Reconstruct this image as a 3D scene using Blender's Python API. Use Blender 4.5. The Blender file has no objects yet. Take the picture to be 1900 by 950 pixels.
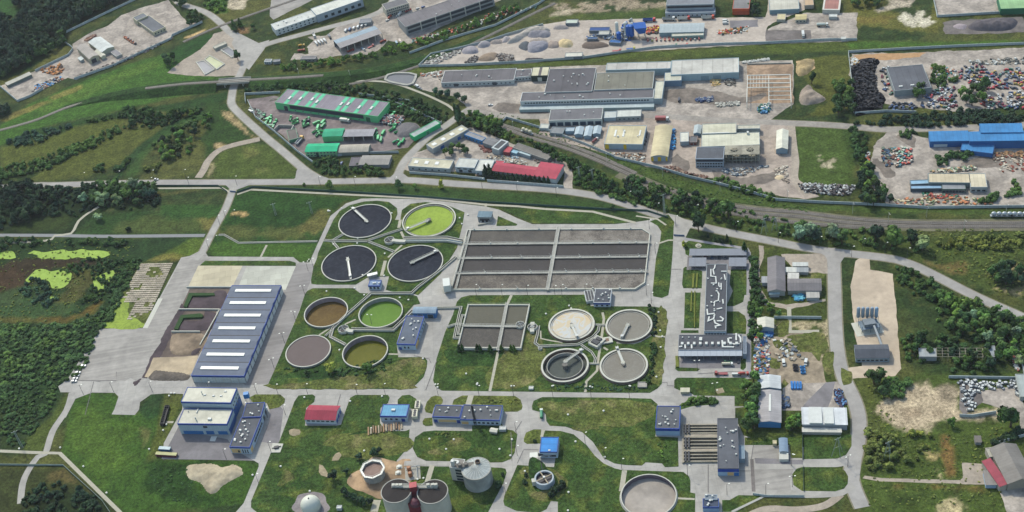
import bpy,math,random
import numpy as np
from mathutils import Vector,Matrix
from mathutils.geometry import tessellate_polygon
random.seed(7)
RNG=np.random.default_rng(11)
S=bpy.context.scene
COL=S.collection
PI=math.pi
H=650.0
FPX=2494.41
TH=math.radians(39.0569)
RO=math.radians(9.2773)
_F=np.array([0,math.cos(TH),-math.sin(TH)])
_R=np.array([1.0,0,0])
_D=np.cross(_F,_R)
CR=math.cos(RO)*_R+math.sin(RO)*_D
CD=-math.sin(RO)*_R+math.cos(RO)*_D
cam=bpy.data.cameras.new('camera')
camo=bpy.data.objects.new('camera',cam)
COL.objects.link(camo)
camo.matrix_world=Matrix(((CR[0],-CD[0],-_F[0],0),(CR[1],-CD[1],-_F[1],0),(CR[2],-CD[2],-_F[2],H),(0,0,0,1)))
cam.sensor_width=36
cam.lens=FPX/1900*36
cam.clip_start=1
cam.clip_end=20000
S.camera=camo

def G(x,y,z=0.0):
 """point of the photograph -> point of the place at height z"""
 d=_F+((x-950)*CR+(y-475)*CD)/FPX
 t=(H-z)/-d[2]
 return Vector((d[0]*t,d[1]*t,z))

def PX(p):
 v=np.array([p[0],p[1],p[2]-H])
 w=v @ _F
 return (950+FPX*(v @ CR)/w,475+FPX*(v @ CD)/w)

def L(s,i=None,j=None):
 """'x,y x,y ...' -> points; i, j = map sheet (sheets are 380x190, drawn five times larger)"""
 o=[]
 for t in s.split():
  a,b=t.split(',')
  a=float(a)
  b=float(b)
  if i is not None:
   a=380*i+a/5
   b=190*j+b/5
  o.append((a,b))
 return o

def W(pts,z=0.0):
 return [G(a,b,z) for a,b in pts]

def _hash(ix,iy,s):
 n=ix.astype(np.int64)*374761393+iy.astype(np.int64)*668265263+s*1442695041&2147483647
 n=(n ^ n>>13)*1274126177&2147483647
 return ((n ^ n>>16)&65535)/65535.0

def vnoise(x,y,s=0):
 x=np.asarray(x,float)
 y=np.asarray(y,float)
 ix=np.floor(x)
 iy=np.floor(y)
 fx=x-ix
 fy=y-iy
 fx=fx*fx*(3-2*fx)
 fy=fy*fy*(3-2*fy)
 a=_hash(ix,iy,s)
 b=_hash(ix+1,iy,s)
 c=_hash(ix,iy+1,s)
 d=_hash(ix+1,iy+1,s)
 return (a*(1-fx)+b*fx)*(1-fy)+(c*(1-fx)+d*fx)*fy

def fbm(x,y,s=0,o=4):
 r=0
 a=1
 t=0
 for k in range(o):
  r=r+a*vnoise(np.asarray(x)*2**k,np.asarray(y)*2**k,s+k*17)
  t+=a
  a*=0.55
 return r/t
GAIN=1.45

def lin(h,g=None):
 h=h.lstrip('#')
 v=[int(h[k:k+2],16)/255 for k in (0,2,4)]
 v=[(c/12.92 if c<=0.04045 else ((c+0.055)/1.055)**2.4)/(g or GAIN) for c in v]
 v[2]*=0.86
 v[0]*=0.985
 return tuple((min(c,0.85) for c in v))
MATS={}

def M(name,hexc='888888',rough=0.85,var=0.18,scale=0.35,ribs=None,metal=0,objcol=False,spec=0.3,stain=0,brick=None,ribd=0.25,streak=None,joints=None):
 if name in MATS:
  return MATS[name]
 m=bpy.data.materials.new(name)
 m.use_nodes=True
 nt=m.node_tree
 N=nt.nodes
 K=nt.links
 b=N['Principled BSDF']
 b.inputs['Roughness'].default_value=rough
 b.inputs['Metallic'].default_value=metal
 b.inputs['Specular IOR Level'].default_value=spec
 tc=N.new('ShaderNodeTexCoord')
 P=tc.outputs['Object']

 def mul(c,f):
  x=N.new('ShaderNodeMix')
  x.data_type='RGBA'
  x.blend_type='MULTIPLY'
  x.inputs[0].default_value=1
  K.new(c,x.inputs[6])
  K.new(f,x.inputs[7])
  return x.outputs[2]

 def remap(v,a,bb,lo,hi):
  x=N.new('ShaderNodeMapRange')
  x.inputs[1].default_value=a
  x.inputs[2].default_value=bb
  x.inputs[3].default_value=lo
  x.inputs[4].default_value=hi
  K.new(v,x.inputs[0])
  return x.outputs[0]
 if objcol:
  oi=N.new('ShaderNodeObjectInfo')
  c=oi.outputs['Color']
 else:
  rgb=N.new('ShaderNodeRGB')
  rgb.outputs[0].default_value=(*lin(hexc),1)
  c=rgb.outputs[0]
 n1=N.new('ShaderNodeTexNoise')
 n1.inputs['Scale'].default_value=scale
 n1.inputs['Detail'].default_value=6
 n1.inputs['Roughness'].default_value=0.65
 K.new(P,n1.inputs[0])
 c=mul(c,remap(n1.outputs[0],0.3,0.7,1-var,1+var))
 if stain:
  n2=N.new('ShaderNodeTexNoise')
  n2.inputs['Scale'].default_value=scale*0.22
  n2.inputs['Detail'].default_value=3
  n2.inputs['Distortion'].default_value=0.6
  K.new(P,n2.inputs[0])
  c=mul(c,remap(n2.outputs[0],0.38,0.62,1-stain,1+stain*0.35))
 bump=None
 if ribs:
  sp=N.new('ShaderNodeSeparateXYZ')
  K.new(P,sp.inputs[0])
  a=N.new('ShaderNodeMath')
  a.operation='MULTIPLY'
  K.new(sp.outputs[ribs[0]],a.inputs[0])
  a.inputs[1].default_value=1/ribs[1]
  f=N.new('ShaderNodeMath')
  f.operation='FRACT'
  K.new(a.outputs[0],f.inputs[0])
  c=mul(c,remap(f.outputs[0],0,0.16,1-ribd,1))
  bump=f.outputs[0]
  fl=N.new('ShaderNodeMath')
  fl.operation='FLOOR'
  K.new(a.outputs[0],fl.inputs[0])
  wn=N.new('ShaderNodeTexWhiteNoise')
  wn.noise_dimensions='1D'
  K.new(fl.outputs[0],wn.inputs['W'])
  c=mul(c,remap(wn.outputs[0],0,1,1-var*0.5,1+var*0.3))
 if streak:
  mp=N.new('ShaderNodeMapping')
  mp.inputs['Rotation'].default_value=(0,0,-streak[0])
  mp.inputs['Scale'].default_value=(0.012,0.5,1)
  K.new(P,mp.inputs[0])
  n3=N.new('ShaderNodeTexNoise')
  n3.inputs['Scale'].default_value=1
  n3.inputs['Detail'].default_value=5
  K.new(mp.outputs[0],n3.inputs[0])
  c=mul(c,remap(n3.outputs[0],0.35,0.65,1-streak[1],1+streak[1]*0.6))
 if joints:
  mp=N.new('ShaderNodeMapping')
  mp.inputs['Rotation'].default_value=(0,0,-joints[0])
  K.new(P,mp.inputs[0])
  bt=N.new('ShaderNodeTexBrick')
  bt.inputs['Scale'].default_value=1
  bt.inputs['Brick Width'].default_value=joints[1]
  bt.offset=0
  bt.inputs['Row Height'].default_value=joints[1]*0.8
  bt.inputs['Mortar Size'].default_value=0.12
  bt.inputs['Color1'].default_value=(1,1,1,1)
  bt.inputs['Color2'].default_value=(0.93,0.93,0.94,1)
  bt.inputs['Mortar'].default_value=(0.8,0.8,0.8,1)
  K.new(mp.outputs[0],bt.inputs[0])
  c=mul(c,bt.outputs[0])
 if brick:
  bt=N.new('ShaderNodeTexBrick')
  bt.inputs['Scale'].default_value=1
  bt.inputs['Brick Width'].default_value=brick[0]
  bt.inputs['Row Height'].default_value=brick[1]
  bt.inputs['Mortar Size'].default_value=brick[2]
  bt.inputs['Color1'].default_value=(1,1,1,1)
  bt.inputs['Color2'].default_value=(0.82,0.82,0.82,1)
  bt.inputs['Mortar'].default_value=(0.45,0.45,0.42,1)
  K.new(P,bt.inputs[0])
  c=mul(c,bt.outputs[0])
 K.new(c,b.inputs['Base Color'])
 if bump is not None:
  bp=N.new('ShaderNodeBump')
  bp.inputs['Strength'].default_value=0.35
  bp.inputs['Distance'].default_value=0.08
  K.new(bump,bp.inputs['Height'])
  K.new(bp.outputs[0],b.inputs['Normal'])
 MATS[name]=m
 return m

def tag(o,label=None,cat=None,group=None,kind=None):
 if label:
  o['label']=label
 if cat:
  o['category']=cat
 if group:
  o['group']=group
 if kind:
  o['kind']=kind
 return o

def empty(name,loc,rz=0,label=None,cat=None,group=None):
 o=bpy.data.objects.new(name,None)
 COL.objects.link(o)
 o.location=loc
 o.rotation_euler=(0,0,rz)
 o.empty_display_size=0.5
 return tag(o,label,cat,group)

class MB:

 def __init__(s):
  s.v=[]
  s.f=[]
  s.m=[]

 def add(s,vs,fs,m=0):
  b=len(s.v)
  s.v+=[tuple(p) for p in vs]
  s.f+=[tuple((b+k for k in f)) for f in fs]
  s.m+=[m]*len(fs)
  return s

 def box(s,x0,x1,y0,y1,z0,z1,m=0):
  return s.add([(x0,y0,z0),(x1,y0,z0),(x1,y1,z0),(x0,y1,z0),(x0,y0,z1),(x1,y0,z1),(x1,y1,z1),(x0,y1,z1)],[(0,3,2,1),(4,5,6,7),(0,1,5,4),(1,2,6,5),(2,3,7,6),(3,0,4,7)],m)

 def prism(s,poly,z0,z1,m=0,ms=None,holes=()):
  n=len(poly)
  ar=sum((poly[k][0]*poly[(k+1) % n][1]-poly[(k+1) % n][0]*poly[k][1] for k in range(n)))
  if ar<0:
   poly=poly[::-1]
  loops=[[Vector((p[0],p[1],0)) for p in poly]]
  for h in holes:
   loops.append([Vector((h[0]+h[2]*math.cos(-2*PI*k/48),h[1]+h[2]*math.sin(-2*PI*k/48),0)) for k in range(48)])
  t=tessellate_polygon(loops)
  fl=[p for l in loops for p in l]
  if holes:
   b=len(s.v)
   s.v+=[(p[0],p[1],z1) for p in fl]
   for a,c,d in t:
    A,B,C=(fl[a],fl[c],fl[d])
    s.f.append((b+a,b+c,b+d) if (B[0]-A[0])*(C[1]-A[1])-(B[1]-A[1])*(C[0]-A[0])>0 else (b+a,b+d,b+c))
    s.m.append(m)
   t=[]
  vs=[(p[0],p[1],z1) for p in poly]+[(p[0],p[1],z0) for p in poly]
  tt=[]
  for a,b,c in t:
   A,B,C=(poly[a],poly[b],poly[c])
   tt.append((a,b,c) if (B[0]-A[0])*(C[1]-A[1])-(B[1]-A[1])*(C[0]-A[0])>0 else (a,c,b))
  s.add(vs,tt,m)
  b=len(s.v)-2*n
  for k in range(n):
   s.f.append((b+k,b+n+k,b+n+(k+1) % n,b+(k+1) % n))
   s.m.append(m if ms is None else ms)
  return s

 def ring(s,cx,cy,ro,ri,z0,z1,n=48,m=0,a0=0,a1=2*PI):
  full=abs(a1-a0-2*PI)<1e-06
  k=n if full else n+1
  vs=[]
  for q in range(k):
   a=a0+(a1-a0)*q/n
   c,d=(math.cos(a),math.sin(a))
   vs+=[(cx+ro*c,cy+ro*d,z1),(cx+ri*c,cy+ri*d,z1),(cx+ro*c,cy+ro*d,z0),(cx+ri*c,cy+ri*d,z0)]
  fs=[]
  for q in range(n):
   A=4*q
   B=4*((q+1) % k)
   fs+=[(A,B,B+1,A+1),(A,A+2,B+2,B),(A+1,B+1,B+3,A+3),(A+2,A+3,B+3,B+2)]
  return s.add(vs,fs,m)

 def lathe(s,prof,cx=0,cy=0,n=32,m=0,cap=True,ax='z'):
  vs=[]
  for r,z in prof:
   for q in range(n):
    a=2*PI*q/n
    p=(cx+r*math.cos(a),cy+r*math.sin(a),z)
    if ax=='x':
     p=(z,cx+r*math.cos(a),cy+r*math.sin(a))
    if ax=='y':
     p=(cx+r*math.sin(a),z,cy+r*math.cos(a))
    vs.append(p)
  fs=[]
  for k in range(len(prof)-1):
   for q in range(n):
    a=k*n+q
    b=k*n+(q+1) % n
    fs.append((a,b,b+n,a+n))
  if cap:
   fs.append(tuple(range(n))[::-1])
   fs.append(tuple(range((len(prof)-1)*n,len(prof)*n)))
  return s.add(vs,fs,m)

 def tube(s,a,b,r0,r1=None,n=6,m=0):
  a=Vector(a)
  b=Vector(b)
  d=(b-a).normalized()
  r1=r0 if r1 is None else r1
  u=d.orthogonal().normalized()
  w=d.cross(u)
  vs=[]
  for p,r in ((a,r0),(b,r1)):
   for q in range(n):
    t=2*PI*q/n
    vs.append(p+u*r*math.cos(t)+w*r*math.sin(t))
  return s.add(vs,[(q,(q+1) % n,n+(q+1) % n,n+q) for q in range(n)]+[tuple(range(n))[::-1],tuple(range(n,2*n))],m)

 def ball(s,c,r,n=8,m=0,k=5):
  rx,ry,rz=r if isinstance(r,tuple) else (r,r,r)
  vs=[(c[0],c[1],c[2]-rz)]
  for i in range(1,k):
   t=PI*i/k
   for q in range(n):
    a=2*PI*q/n
    vs.append((c[0]+rx*math.sin(t)*math.cos(a),c[1]+ry*math.sin(t)*math.sin(a),c[2]-rz*math.cos(t)))
  vs.append((c[0],c[1],c[2]+rz))
  fs=[(0,1+(q+1) % n,1+q) for q in range(n)]
  for i in range(k-2):
   for q in range(n):
    a=1+i*n+q
    b=1+i*n+(q+1) % n
    fs.append((a,b,b+n,a+n))
  e=len(vs)-1
  o=1+(k-2)*n
  fs+=[(o+q,o+(q+1) % n,e) for q in range(n)]
  return s.add(vs,fs,m)

 def mesh(s,name,mats,smooth=False):
  me=bpy.data.meshes.new(name)
  me.from_pydata(s.v,[],s.f)
  for m in mats if isinstance(mats,(list,tuple)) else [mats]:
   me.materials.append(m)
  me.polygons.foreach_set('material_index',s.m)
  if smooth:
   me.polygons.foreach_set('use_smooth',[True]*len(s.f))
  me.update()
  return me

 def build(s,name,mats,parent=None,loc=None,rz=0,smooth=False):
  return inst(name,s.mesh(name,mats,smooth),parent,loc,rz)

def inst(name,me,parent=None,loc=None,rz=0):
 o=bpy.data.objects.new(name,me)
 COL.objects.link(o)
 if parent:
  o.parent=parent
 if loc is not None:
  o.location=loc
 if rz:
  o.rotation_euler=(0,0,rz)
 return o

def dup(o,loc=None,rz=None,sc=None,color=None,label=None,group=None,parent=None):
 c=o.copy()
 COL.objects.link(c)
 if parent:
  c.parent=parent
 if loc is not None:
  c.location=loc
 if rz is not None:
  c.rotation_euler=(0,0,rz)
 if sc is not None:
  c.scale=(sc,sc,sc) if not isinstance(sc,tuple) else sc
 if color:
  c.color=(*color,1)
 if label:
  c['label']=label
 if group:
  c['group']=group
 for ch in o.children:
  k=ch.copy()
  COL.objects.link(k)
  k.parent=c
  if color:
   k.color=(*color,1)
  for g in ch.children:
   d=g.copy()
   COL.objects.link(d)
   d.parent=k
   if color:
    d.color=(*color,1)
 return c

def catmull(p,step=6.0,closed=False):
 """smooth a polyline of world points"""
 n=len(p)
 o=[]
 rng=range(n if closed else n-1)
 for k in rng:
  if closed:
   a,b,c,d=(p[(k-1) % n],p[k],p[(k+1) % n],p[(k+2) % n])
  else:
   a,b,c,d=(p[max(k-1,0)],p[k],p[k+1],p[min(k+2,n-1)])
  m=max(1,int((c-b).length/step))
  for q in range(m):
   t=q/m
   o.append(0.5*(2*b+(c-a)*t+(2*a-5*b+4*c-d)*t*t+(3*b-a-3*c+d)*t**3))
 if not closed:
  o.append(p[-1])
 return o
HOLES=[]

def hole_in(q,h):
 for k in range(24):
  x=h[0]+(h[2]+0.5)*math.cos(k*PI/12)
  y=h[1]+(h[2]+0.5)*math.sin(k*PI/12)
  c=False
  n=len(q)
  for a in range(n):
   x0,y0=q[a]
   x1,y1=q[(a+1) % n]
   if (y0>y) !=(y1>y) and x<(x1-x0)*(y-y0)/(y1-y0)+x0:
    c=not c
  if not c:
   return False
 return True

def rough_poly(p,amp,step=3.0,seed=0):
 o=[]
 n=len(p)
 for k in range(n):
  a,b=(p[k],p[(k+1) % n])
  m=max(1,int((b-a).length/step))
  for q in range(m):
   v=a.lerp(b,q/m)
   dx=(fbm(v.x*0.12,v.y*0.12,seed+5)-0.5)*2*amp*1.8
   dy=(fbm(v.x*0.12,v.y*0.12,seed+9)-0.5)*2*amp*1.8
   o.append(Vector((v.x+dx,v.y+dy,v.z)))
 return o
_zk=[0]

def sheet(name,pts,m,z,kind='structure',rough=0,smooth=0,thick=None,label=None,cat=None,edge=None):
 p=W(pts) if not isinstance(pts[0],Vector) else pts
 if smooth:
  p=catmull(p,smooth,True)
 if rough:
  _zk[0]+=31
  p=rough_poly(p,rough,2.5,_zk[0])
 _zk[0]+=1
 z=z+_zk[0] % 23*0.001
 mb=MB()
 q=[(a.x,a.y) for a in p]
 hs=[h for h in HOLES if hole_in(q,h)]
 mb.prism(q,z-(thick or 0.03),z,0,1 if edge else 0,holes=hs)
 o=mb.build(name,[m,edge] if edge else m)
 return tag(o,label,cat,None,kind)

def ribbon(p,w0,w1=None,off=0.0):
 l=[]
 r=[]
 n=len(p)
 w1=w0 if w1 is None else w1
 for k in range(n):
  d=p[min(k+1,n-1)]-p[max(k-1,0)]
  d.z=0
  d.normalize()
  s=Vector((-d.y,d.x,0))
  w=w0+(w1-w0)*k/(n-1)
  l.append(p[k]+s*(w/2+off))
  r.append(p[k]-s*(w/2-off))
 return (l,r)

def road(name,pts,w,m,z,w1=None,smooth=5.0,kind='structure',shoulder=None):
 p=W(pts)
 p=catmull(p,smooth) if smooth else p
 l,r=ribbon(p,w,w1)
 n=len(p)
 _zk[0]+=1
 z=z+_zk[0] % 23*0.001
 mb=MB()
 vs=[(a.x,a.y,z) for a in l]+[(a.x,a.y,z) for a in r]
 mb.add(vs,[(k,n+k,n+k+1,k+1) for k in range(n-1)])
 o=mb.build(name,m)
 if shoulder:
  ls,rs=ribbon(p,w+shoulder[0]*2,(w1 or w)+shoulder[0]*2)
  mb=MB()
  vs=[(a.x,a.y,0.02+_zk[0] % 23*0.001) for a in ls]+[(a.x,a.y,0.02+_zk[0] % 23*0.001) for a in rs]
  mb.add(vs,[(k,n+k,n+k+1,k+1) for k in range(n-1)])
  tag(mb.build('road_shoulder',shoulder[1]),kind=kind)
 return tag(o,kind=kind)

def sweep(mb,pts,prof,m=0,mats=None,closed=False,cap=True):
 """prof = closed ring of (offset to the left, z); pts = world points (z used as base)"""
 n=len(pts)
 k=len(prof)
 vs=[]
 for a in range(n):
  if closed:
   d0=pts[a]-pts[a-1]
   d1=pts[(a+1) % n]-pts[a]
  else:
   d0=pts[a]-pts[max(a-1,0)] if a else pts[1]-pts[0]
   d1=pts[min(a+1,n-1)]-pts[a] if a<n-1 else d0
  d0=Vector((d0.x,d0.y,0)).normalized()
  d1=Vector((d1.x,d1.y,0)).normalized()
  t=d0+d1
  t=t.normalized() if t.length>0.0001 else d0
  s=Vector((-t.y,t.x,0))
  c=max(0.4,s.dot(Vector((-d0.y,d0.x,0))))
  for o,z in prof:
   vs.append((pts[a].x+s.x*o/c,pts[a].y+s.y*o/c,pts[a].z+z))
 b=len(mb.v)
 mb.v+=vs
 for a in range(n if closed else n-1):
  A=b+a*k
  B=b+(a+1) % n*k
  for q in range(k):
   mb.f.append((A+q,A+(q+1) % k,B+(q+1) % k,B+q))
   mb.m.append(mats[q] if mats else m)
 if cap and (not closed):
  mb.f+=[tuple((b+q for q in range(k)))[::-1],tuple((b+(n-1)*k+q for q in range(k)))]
  mb.m+=[m,m]
 return mb

def rect(w,z0,z1,o=0):
 return [(o-w/2,z0),(o-w/2,z1),(o+w/2,z1),(o+w/2,z0)]

def rel(pts,base):
 return [p-base for p in pts]
mCON=M('concrete','a5a39e',0.9,0.12,0.4,stain=0.15)
mCOW=M('pale_concrete','c2c0b8',0.85,0.08,0.5)
mCOD=M('dark_concrete','77736f',0.9,0.15,0.4,stain=0.2)
mRUST=M('brown_lining','7b6a60',0.9,0.2,0.5,stain=0.3)
mSTL=M('galvanised_steel','a9adb2',0.45,0.08,0.8,metal=0.4)
mDK=M('dark_steel','35383c',0.6,0.1)
mFEN=M('concrete_fence','b3bcc0',0.9,0.12,0.3,ribs=(0,3))
mGRN=M('green_mesh_fence','3c5a52',0.7,0.1)
mWHT=M('white_paint_metal','d6d6d2',0.55,0.05)

def fence(label,pts,h=2.2,m=None,w=0.25,name='concrete_fence',i=None,j=None,posts=0,group=None):
 p=W(L(pts,i,j))
 b=p[0]
 mb=MB()
 sweep(mb,rel(p,b),rect(w,0,h))
 o=mb.build(name,m or mFEN,None,b)
 tag(o,label,'fence',group)
 if posts:
  pm=MB().box(-0.16,0.16,-0.16,0.16,0,h+0.15).mesh('fence_post',mCON)
  tot=0
  c=0
  for a,q in zip(p,p[1:]):
   d=(q-a).length
   k=int(d/posts)
   for t in range(k+1):
    if c<99:
     inst('post',pm,o,a-b+(q-a)*(t/max(k,1)))
     c+=1
 return o

def channel(label,pts,w=2.4,h=1.7,i=None,j=None,water='3f4038',name='concrete_channel',rail=True,z=0):
 p=W(L(pts,i,j),z)
 b=p[0].copy()
 b.z=0
 q=rel(p,b)
 o=empty(name,b,0,label,'channel')
 mb=MB()
 t=0.35
 sweep(mb,q,[(-w/2,0),(-w/2,h),(-w/2+t,h),(-w/2+t,h-0.9),(w/2-t,h-0.9),(w/2-t,h),(w/2,h),(w/2,0)])
 mb.build('channel_wall',mCOW,o)
 mb=MB()
 sweep(mb,q,rect(w-2*t-0.02,h-0.88,h-0.6))
 mb.build('water',M('channel_water'+water,water,0.3,0.1),o)
 return o

def wmat(h,rough=0.25,var=0.12,sc=0.15,stain=0.2,spec=0.3):
 return M('tank_water_'+h+str(sc),h,rough,var,sc,stain=stain,spec=spec)

def tank(name,label,c,R,zr,depth,water,wall=None,inner=None,rim=0.7,rimz=0.0,bridge=None,column=None,double=0,slope=0,group=None,cat='tank',bz=0.5,n=72):
 ctr=G(c[0],c[1],zr)
 ctr.z=0
 R=R*(H-zr)/H
 o=empty(name,ctr,0,label,cat,group)
 ri=R-rim
 zb=zr-depth-0.6
 wall=wall or mCON
 inner=inner or mCOD
 MB().lathe([(R-0.15+slope,-0.3),(R-0.15,zr-0.3)],n=n,cap=False).build('outer_wall',wall,o,smooth=True)
 MB().ring(0,0,R,ri,zr-0.35,zr,n).build('rim',mCOW,o)
 mb=MB()
 mb.lathe([(ri+0.02,zr-0.35),(ri+0.02,zb)],n=n,cap=False)
 mb.build('inner_wall',inner,o,smooth=True)
 rw=ri
 if double:
  MB().ring(0,0,ri-double,ri-double-0.45,zb,zr-0.5,n).build('weir',mCON,o)
 MB().lathe([(rw+0.01,zr-depth-0.05),(rw+0.01,zr-depth)],n=n).build('water',water,o)
 if depth<90 and zr-depth<0.3:
  pass
 if column:
  MB().lathe([(column,zb),(column,zr+0.2),(column*1.25,zr+0.21),(column*1.25,zr+0.5)],n=20).build('centre_column',mCOD,o)
 if bridge:
  a=G(bridge[0],bridge[1],zr+bz)-ctr
  b=G(bridge[2],bridge[3],zr+bz)-ctr
  a.z=b.z=zr+bz
  br=empty('scraper_bridge',(0,0,0))
  br.parent=o
  mb=MB()
  sweep(mb,[a,b],rect(1.7,-0.15,0.05))
  mb.build('deck',mSTL,br)
  for s in (-1,1):
   mb=MB()
   sweep(mb,[a,b],rect(0.22,0.05,0.25,s*0.8))
   sweep(mb,[a,b],rect(0.14,1.0,1.18,s*0.8))
   L_=(b-a).length
   k=int(L_/2.2)
   for q in range(k+1):
    p=a.lerp(b,q/k)
    d=(b-a).normalized()
    s2=Vector((-d.y,d.x,0))*s*0.8
    mb.tube(p+s2,p+s2+Vector((0,0,1.1)),0.07,n=4)
   mb.build('railing',mCOW,br)
  p=a.lerp(b,0.12)
  MB().box(p.x-1,p.x+1,p.y-1,p.y+1,p.z-0.1,p.z+1.3).build('drive_unit',mSTL,br)
  p=a.lerp(b,0.9)
  MB().lathe([(1.5,p.z-0.6),(1.5,p.z+0.1)],p.x,p.y,16).build('turntable',mCOW,br)
 return o
mWIN=M('window_glass','39424c',0.25,0.1,1,spec=0.5)
mFRM=M('window_frame','b8bcbf',0.6,0.05)
mVNT=M('roof_vent_metal','c9cbcb',0.5,0.08)
mSKY=M('skylight_sheet','d9dad8',0.4,0.05,0.5,ribs=(0,1.1))
mSHA=M('door_panel','6b7278',0.6,0.1)
_wm={}

def winmesh(w,h,d,fr='frame'):
 k=(round(w,1),round(h,1),d,fr)
 if k not in _wm:
  mb=MB().box(-w/2-0.12,w/2+0.12,-0.05,0,-0.12,h+0.12,0).box(-w/2,w/2,-0.09,-0.02,0,h,1)
  _wm[k]=mb.mesh('window',[mFRM if fr=='frame' else fr,mWIN])
 return _wm[k]
_bm={}

def box_part(name,parent,x0,x1,y0,y1,z0,z1,m):
 return MB().box(x0,x1,y0,y1,z0,z1).build(name,m,parent)

def side_place(o,side,u,Lx,Ly,z):
 """local position and rotation of something fixed on a wall; u in metres along it"""
 return {'f':((u,0,z),0),'r':((Lx,u,z),PI/2),'l':((0,u,z),-PI/2),'b':((u,Ly,z),PI)}[side]

def B(name,label,cat,pts,h,roof='flat',rh=1.5,wall='c8ccd0',rf='6f7178',trim=None,win=(),door=(),vents=0,sky=(),group=None,i=None,j=None,ribs=(0,0.9),base=0,over=0.35,dim=None,bands=(),wribs=None,parapet=0.35,rfm=None,wm=None,th=None):
 p=L(pts,i,j) if isinstance(pts,str) else pts
 A,Bp,Cc=[G(a,b,h+base) for a,b in p[:3]]
 u=Bp-A
 u.z=0
 Lx=u.length
 u.normalize()
 v=Vector((-u.y,u.x,0))
 dd=Cc-Bp
 Ly=dd.dot(v)
 if dim:
  Ly=dim
 o=empty(name,(A.x,A.y,base),math.atan2(u.y,u.x),label,cat,group)
 mw=wm or M('wall_'+wall+str(wribs or ''),wall,0.85,0.07,0.5,ribs=wribs,stain=0.06)
 mr=rfm or M('roof_'+rf+str(ribs),rf,0.8,0.12,0.25,ribs=ribs,stain=0.15)
 flat=roof=='flat'
 mb=MB()
 zt=h-(0.3 if flat else 0)
 mb.add([(0,0,0),(Lx,0,0),(Lx,Ly,0),(0,Ly,0),(0,0,zt),(Lx,0,zt),(Lx,Ly,zt),(0,Ly,zt)],[(0,1,5,4),(1,2,6,5),(2,3,7,6),(3,0,4,7)])
 if roof=='gx':
  mb.add([(0,0,h),(0,Ly,h),(0,Ly/2,h+rh),(Lx,0,h),(Lx,Ly,h),(Lx,Ly/2,h+rh)],[(1,0,2),(3,4,5)])
 if roof=='gy':
  mb.add([(0,0,h),(Lx,0,h),(Lx/2,0,h+rh),(0,Ly,h),(Lx,Ly,h),(Lx/2,Ly,h+rh)],[(0,1,2),(4,3,5)])
 if roof=='shed':
  mb.add([(0,0,h),(Lx,0,h),(Lx,Ly,h),(0,Ly,h),(0,Ly,h+rh),(Lx,Ly,h+rh)],[(0,4,3),(1,2,5),(3,4,5,2)])
 if roof=='shedf':
  mb.add([(0,0,h),(Lx,0,h),(Lx,Ly,h),(0,Ly,h),(0,0,h+rh),(Lx,0,h+rh)],[(0,3,4),(1,5,2),(0,4,5,1)])
 if roof=='shedr':
  mb.add([(0,0,h),(Lx,0,h),(Lx,Ly,h),(0,Ly,h),(Lx,0,h+rh),(Lx,Ly,h+rh)],[(0,1,4),(2,3,5),(1,2,5,4)])
 if roof in ('ax','ay'):
  n=10
  W_=Ly if roof=='ax' else Lx
  pr=[(W_*k/n,h+rh*math.sin(PI*k/n)) for k in range(n+1)]
  if roof=='ax':
   mb.add([(0,a,b) for a,b in pr]+[(Lx,a,b) for a,b in pr],[tuple(range(n+1))[::-1],tuple(range(n+1,2*n+2))])
  else:
   mb.add([(a,0,b) for a,b in pr]+[(a,Ly,b) for a,b in pr],[tuple(range(n+1)),tuple(range(n+1,2*n+2))[::-1]])
 mb.build('wall',mw,o)
 e=over
 t=0.18
 mb=MB()

 def slab(q):
  b=[(x,y,z-t) for x,y,z in q]
  mb.add(list(q)+b,[(0,1,2,3),(7,6,5,4),(0,4,5,1),(1,5,6,2),(2,6,7,3),(3,7,4,0)])
 zz=h+t+0.02
 if flat:
  mb.box(0.3,Lx-0.3,0.3,Ly-0.3,h-0.35,h-0.15)
 elif roof=='gx':
  k=rh/(Ly/2)
  slab([(-e,-e,zz-e*k),(Lx+e,-e,zz-e*k),(Lx+e,Ly/2,zz+rh),(-e,Ly/2,zz+rh)])
  slab([(-e,Ly/2,zz+rh),(Lx+e,Ly/2,zz+rh),(Lx+e,Ly+e,zz-e*k),(-e,Ly+e,zz-e*k)])
 elif roof=='gy':
  k=rh/(Lx/2)
  slab([(-e,-e,zz-e*k),(Lx/2,-e,zz+rh),(Lx/2,Ly+e,zz+rh),(-e,Ly+e,zz-e*k)])
  slab([(Lx/2,-e,zz+rh),(Lx+e,-e,zz-e*k),(Lx+e,Ly+e,zz-e*k),(Lx/2,Ly+e,zz+rh)])
 elif roof=='shed':
  slab([(-e,-e,zz),(Lx+e,-e,zz),(Lx+e,Ly+e,zz+rh),(-e,Ly+e,zz+rh)])
 elif roof=='shedf':
  slab([(-e,-e,zz+rh),(Lx+e,-e,zz+rh),(Lx+e,Ly+e,zz),(-e,Ly+e,zz)])
 elif roof=='shedr':
  slab([(-e,-e,zz),(Lx+e,-e,zz+rh),(Lx+e,Ly+e,zz+rh),(-e,Ly+e,zz)])
 elif roof in ('ax','ay'):
  n=10
  for k in range(n):
   a0,a1=(PI*k/n,PI*(k+1)/n)
   W_=Ly if roof=='ax' else Lx
   p0=(-e+(W_+2*e)*k/n,zz+rh*math.sin(a0))
   p1=(-e+(W_+2*e)*(k+1)/n,zz+rh*math.sin(a1))
   if roof=='ax':
    slab([(-e,p0[0],p0[1]),(Lx+e,p0[0],p0[1]),(Lx+e,p1[0],p1[1]),(-e,p1[0],p1[1])])
   else:
    slab([(p0[0],-e,p0[1]),(p1[0],-e,p1[1]),(p1[0],Ly+e,p1[1]),(p0[0],Ly+e,p0[1])])
 R_=mb.build('roof',mr,o)
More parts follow.
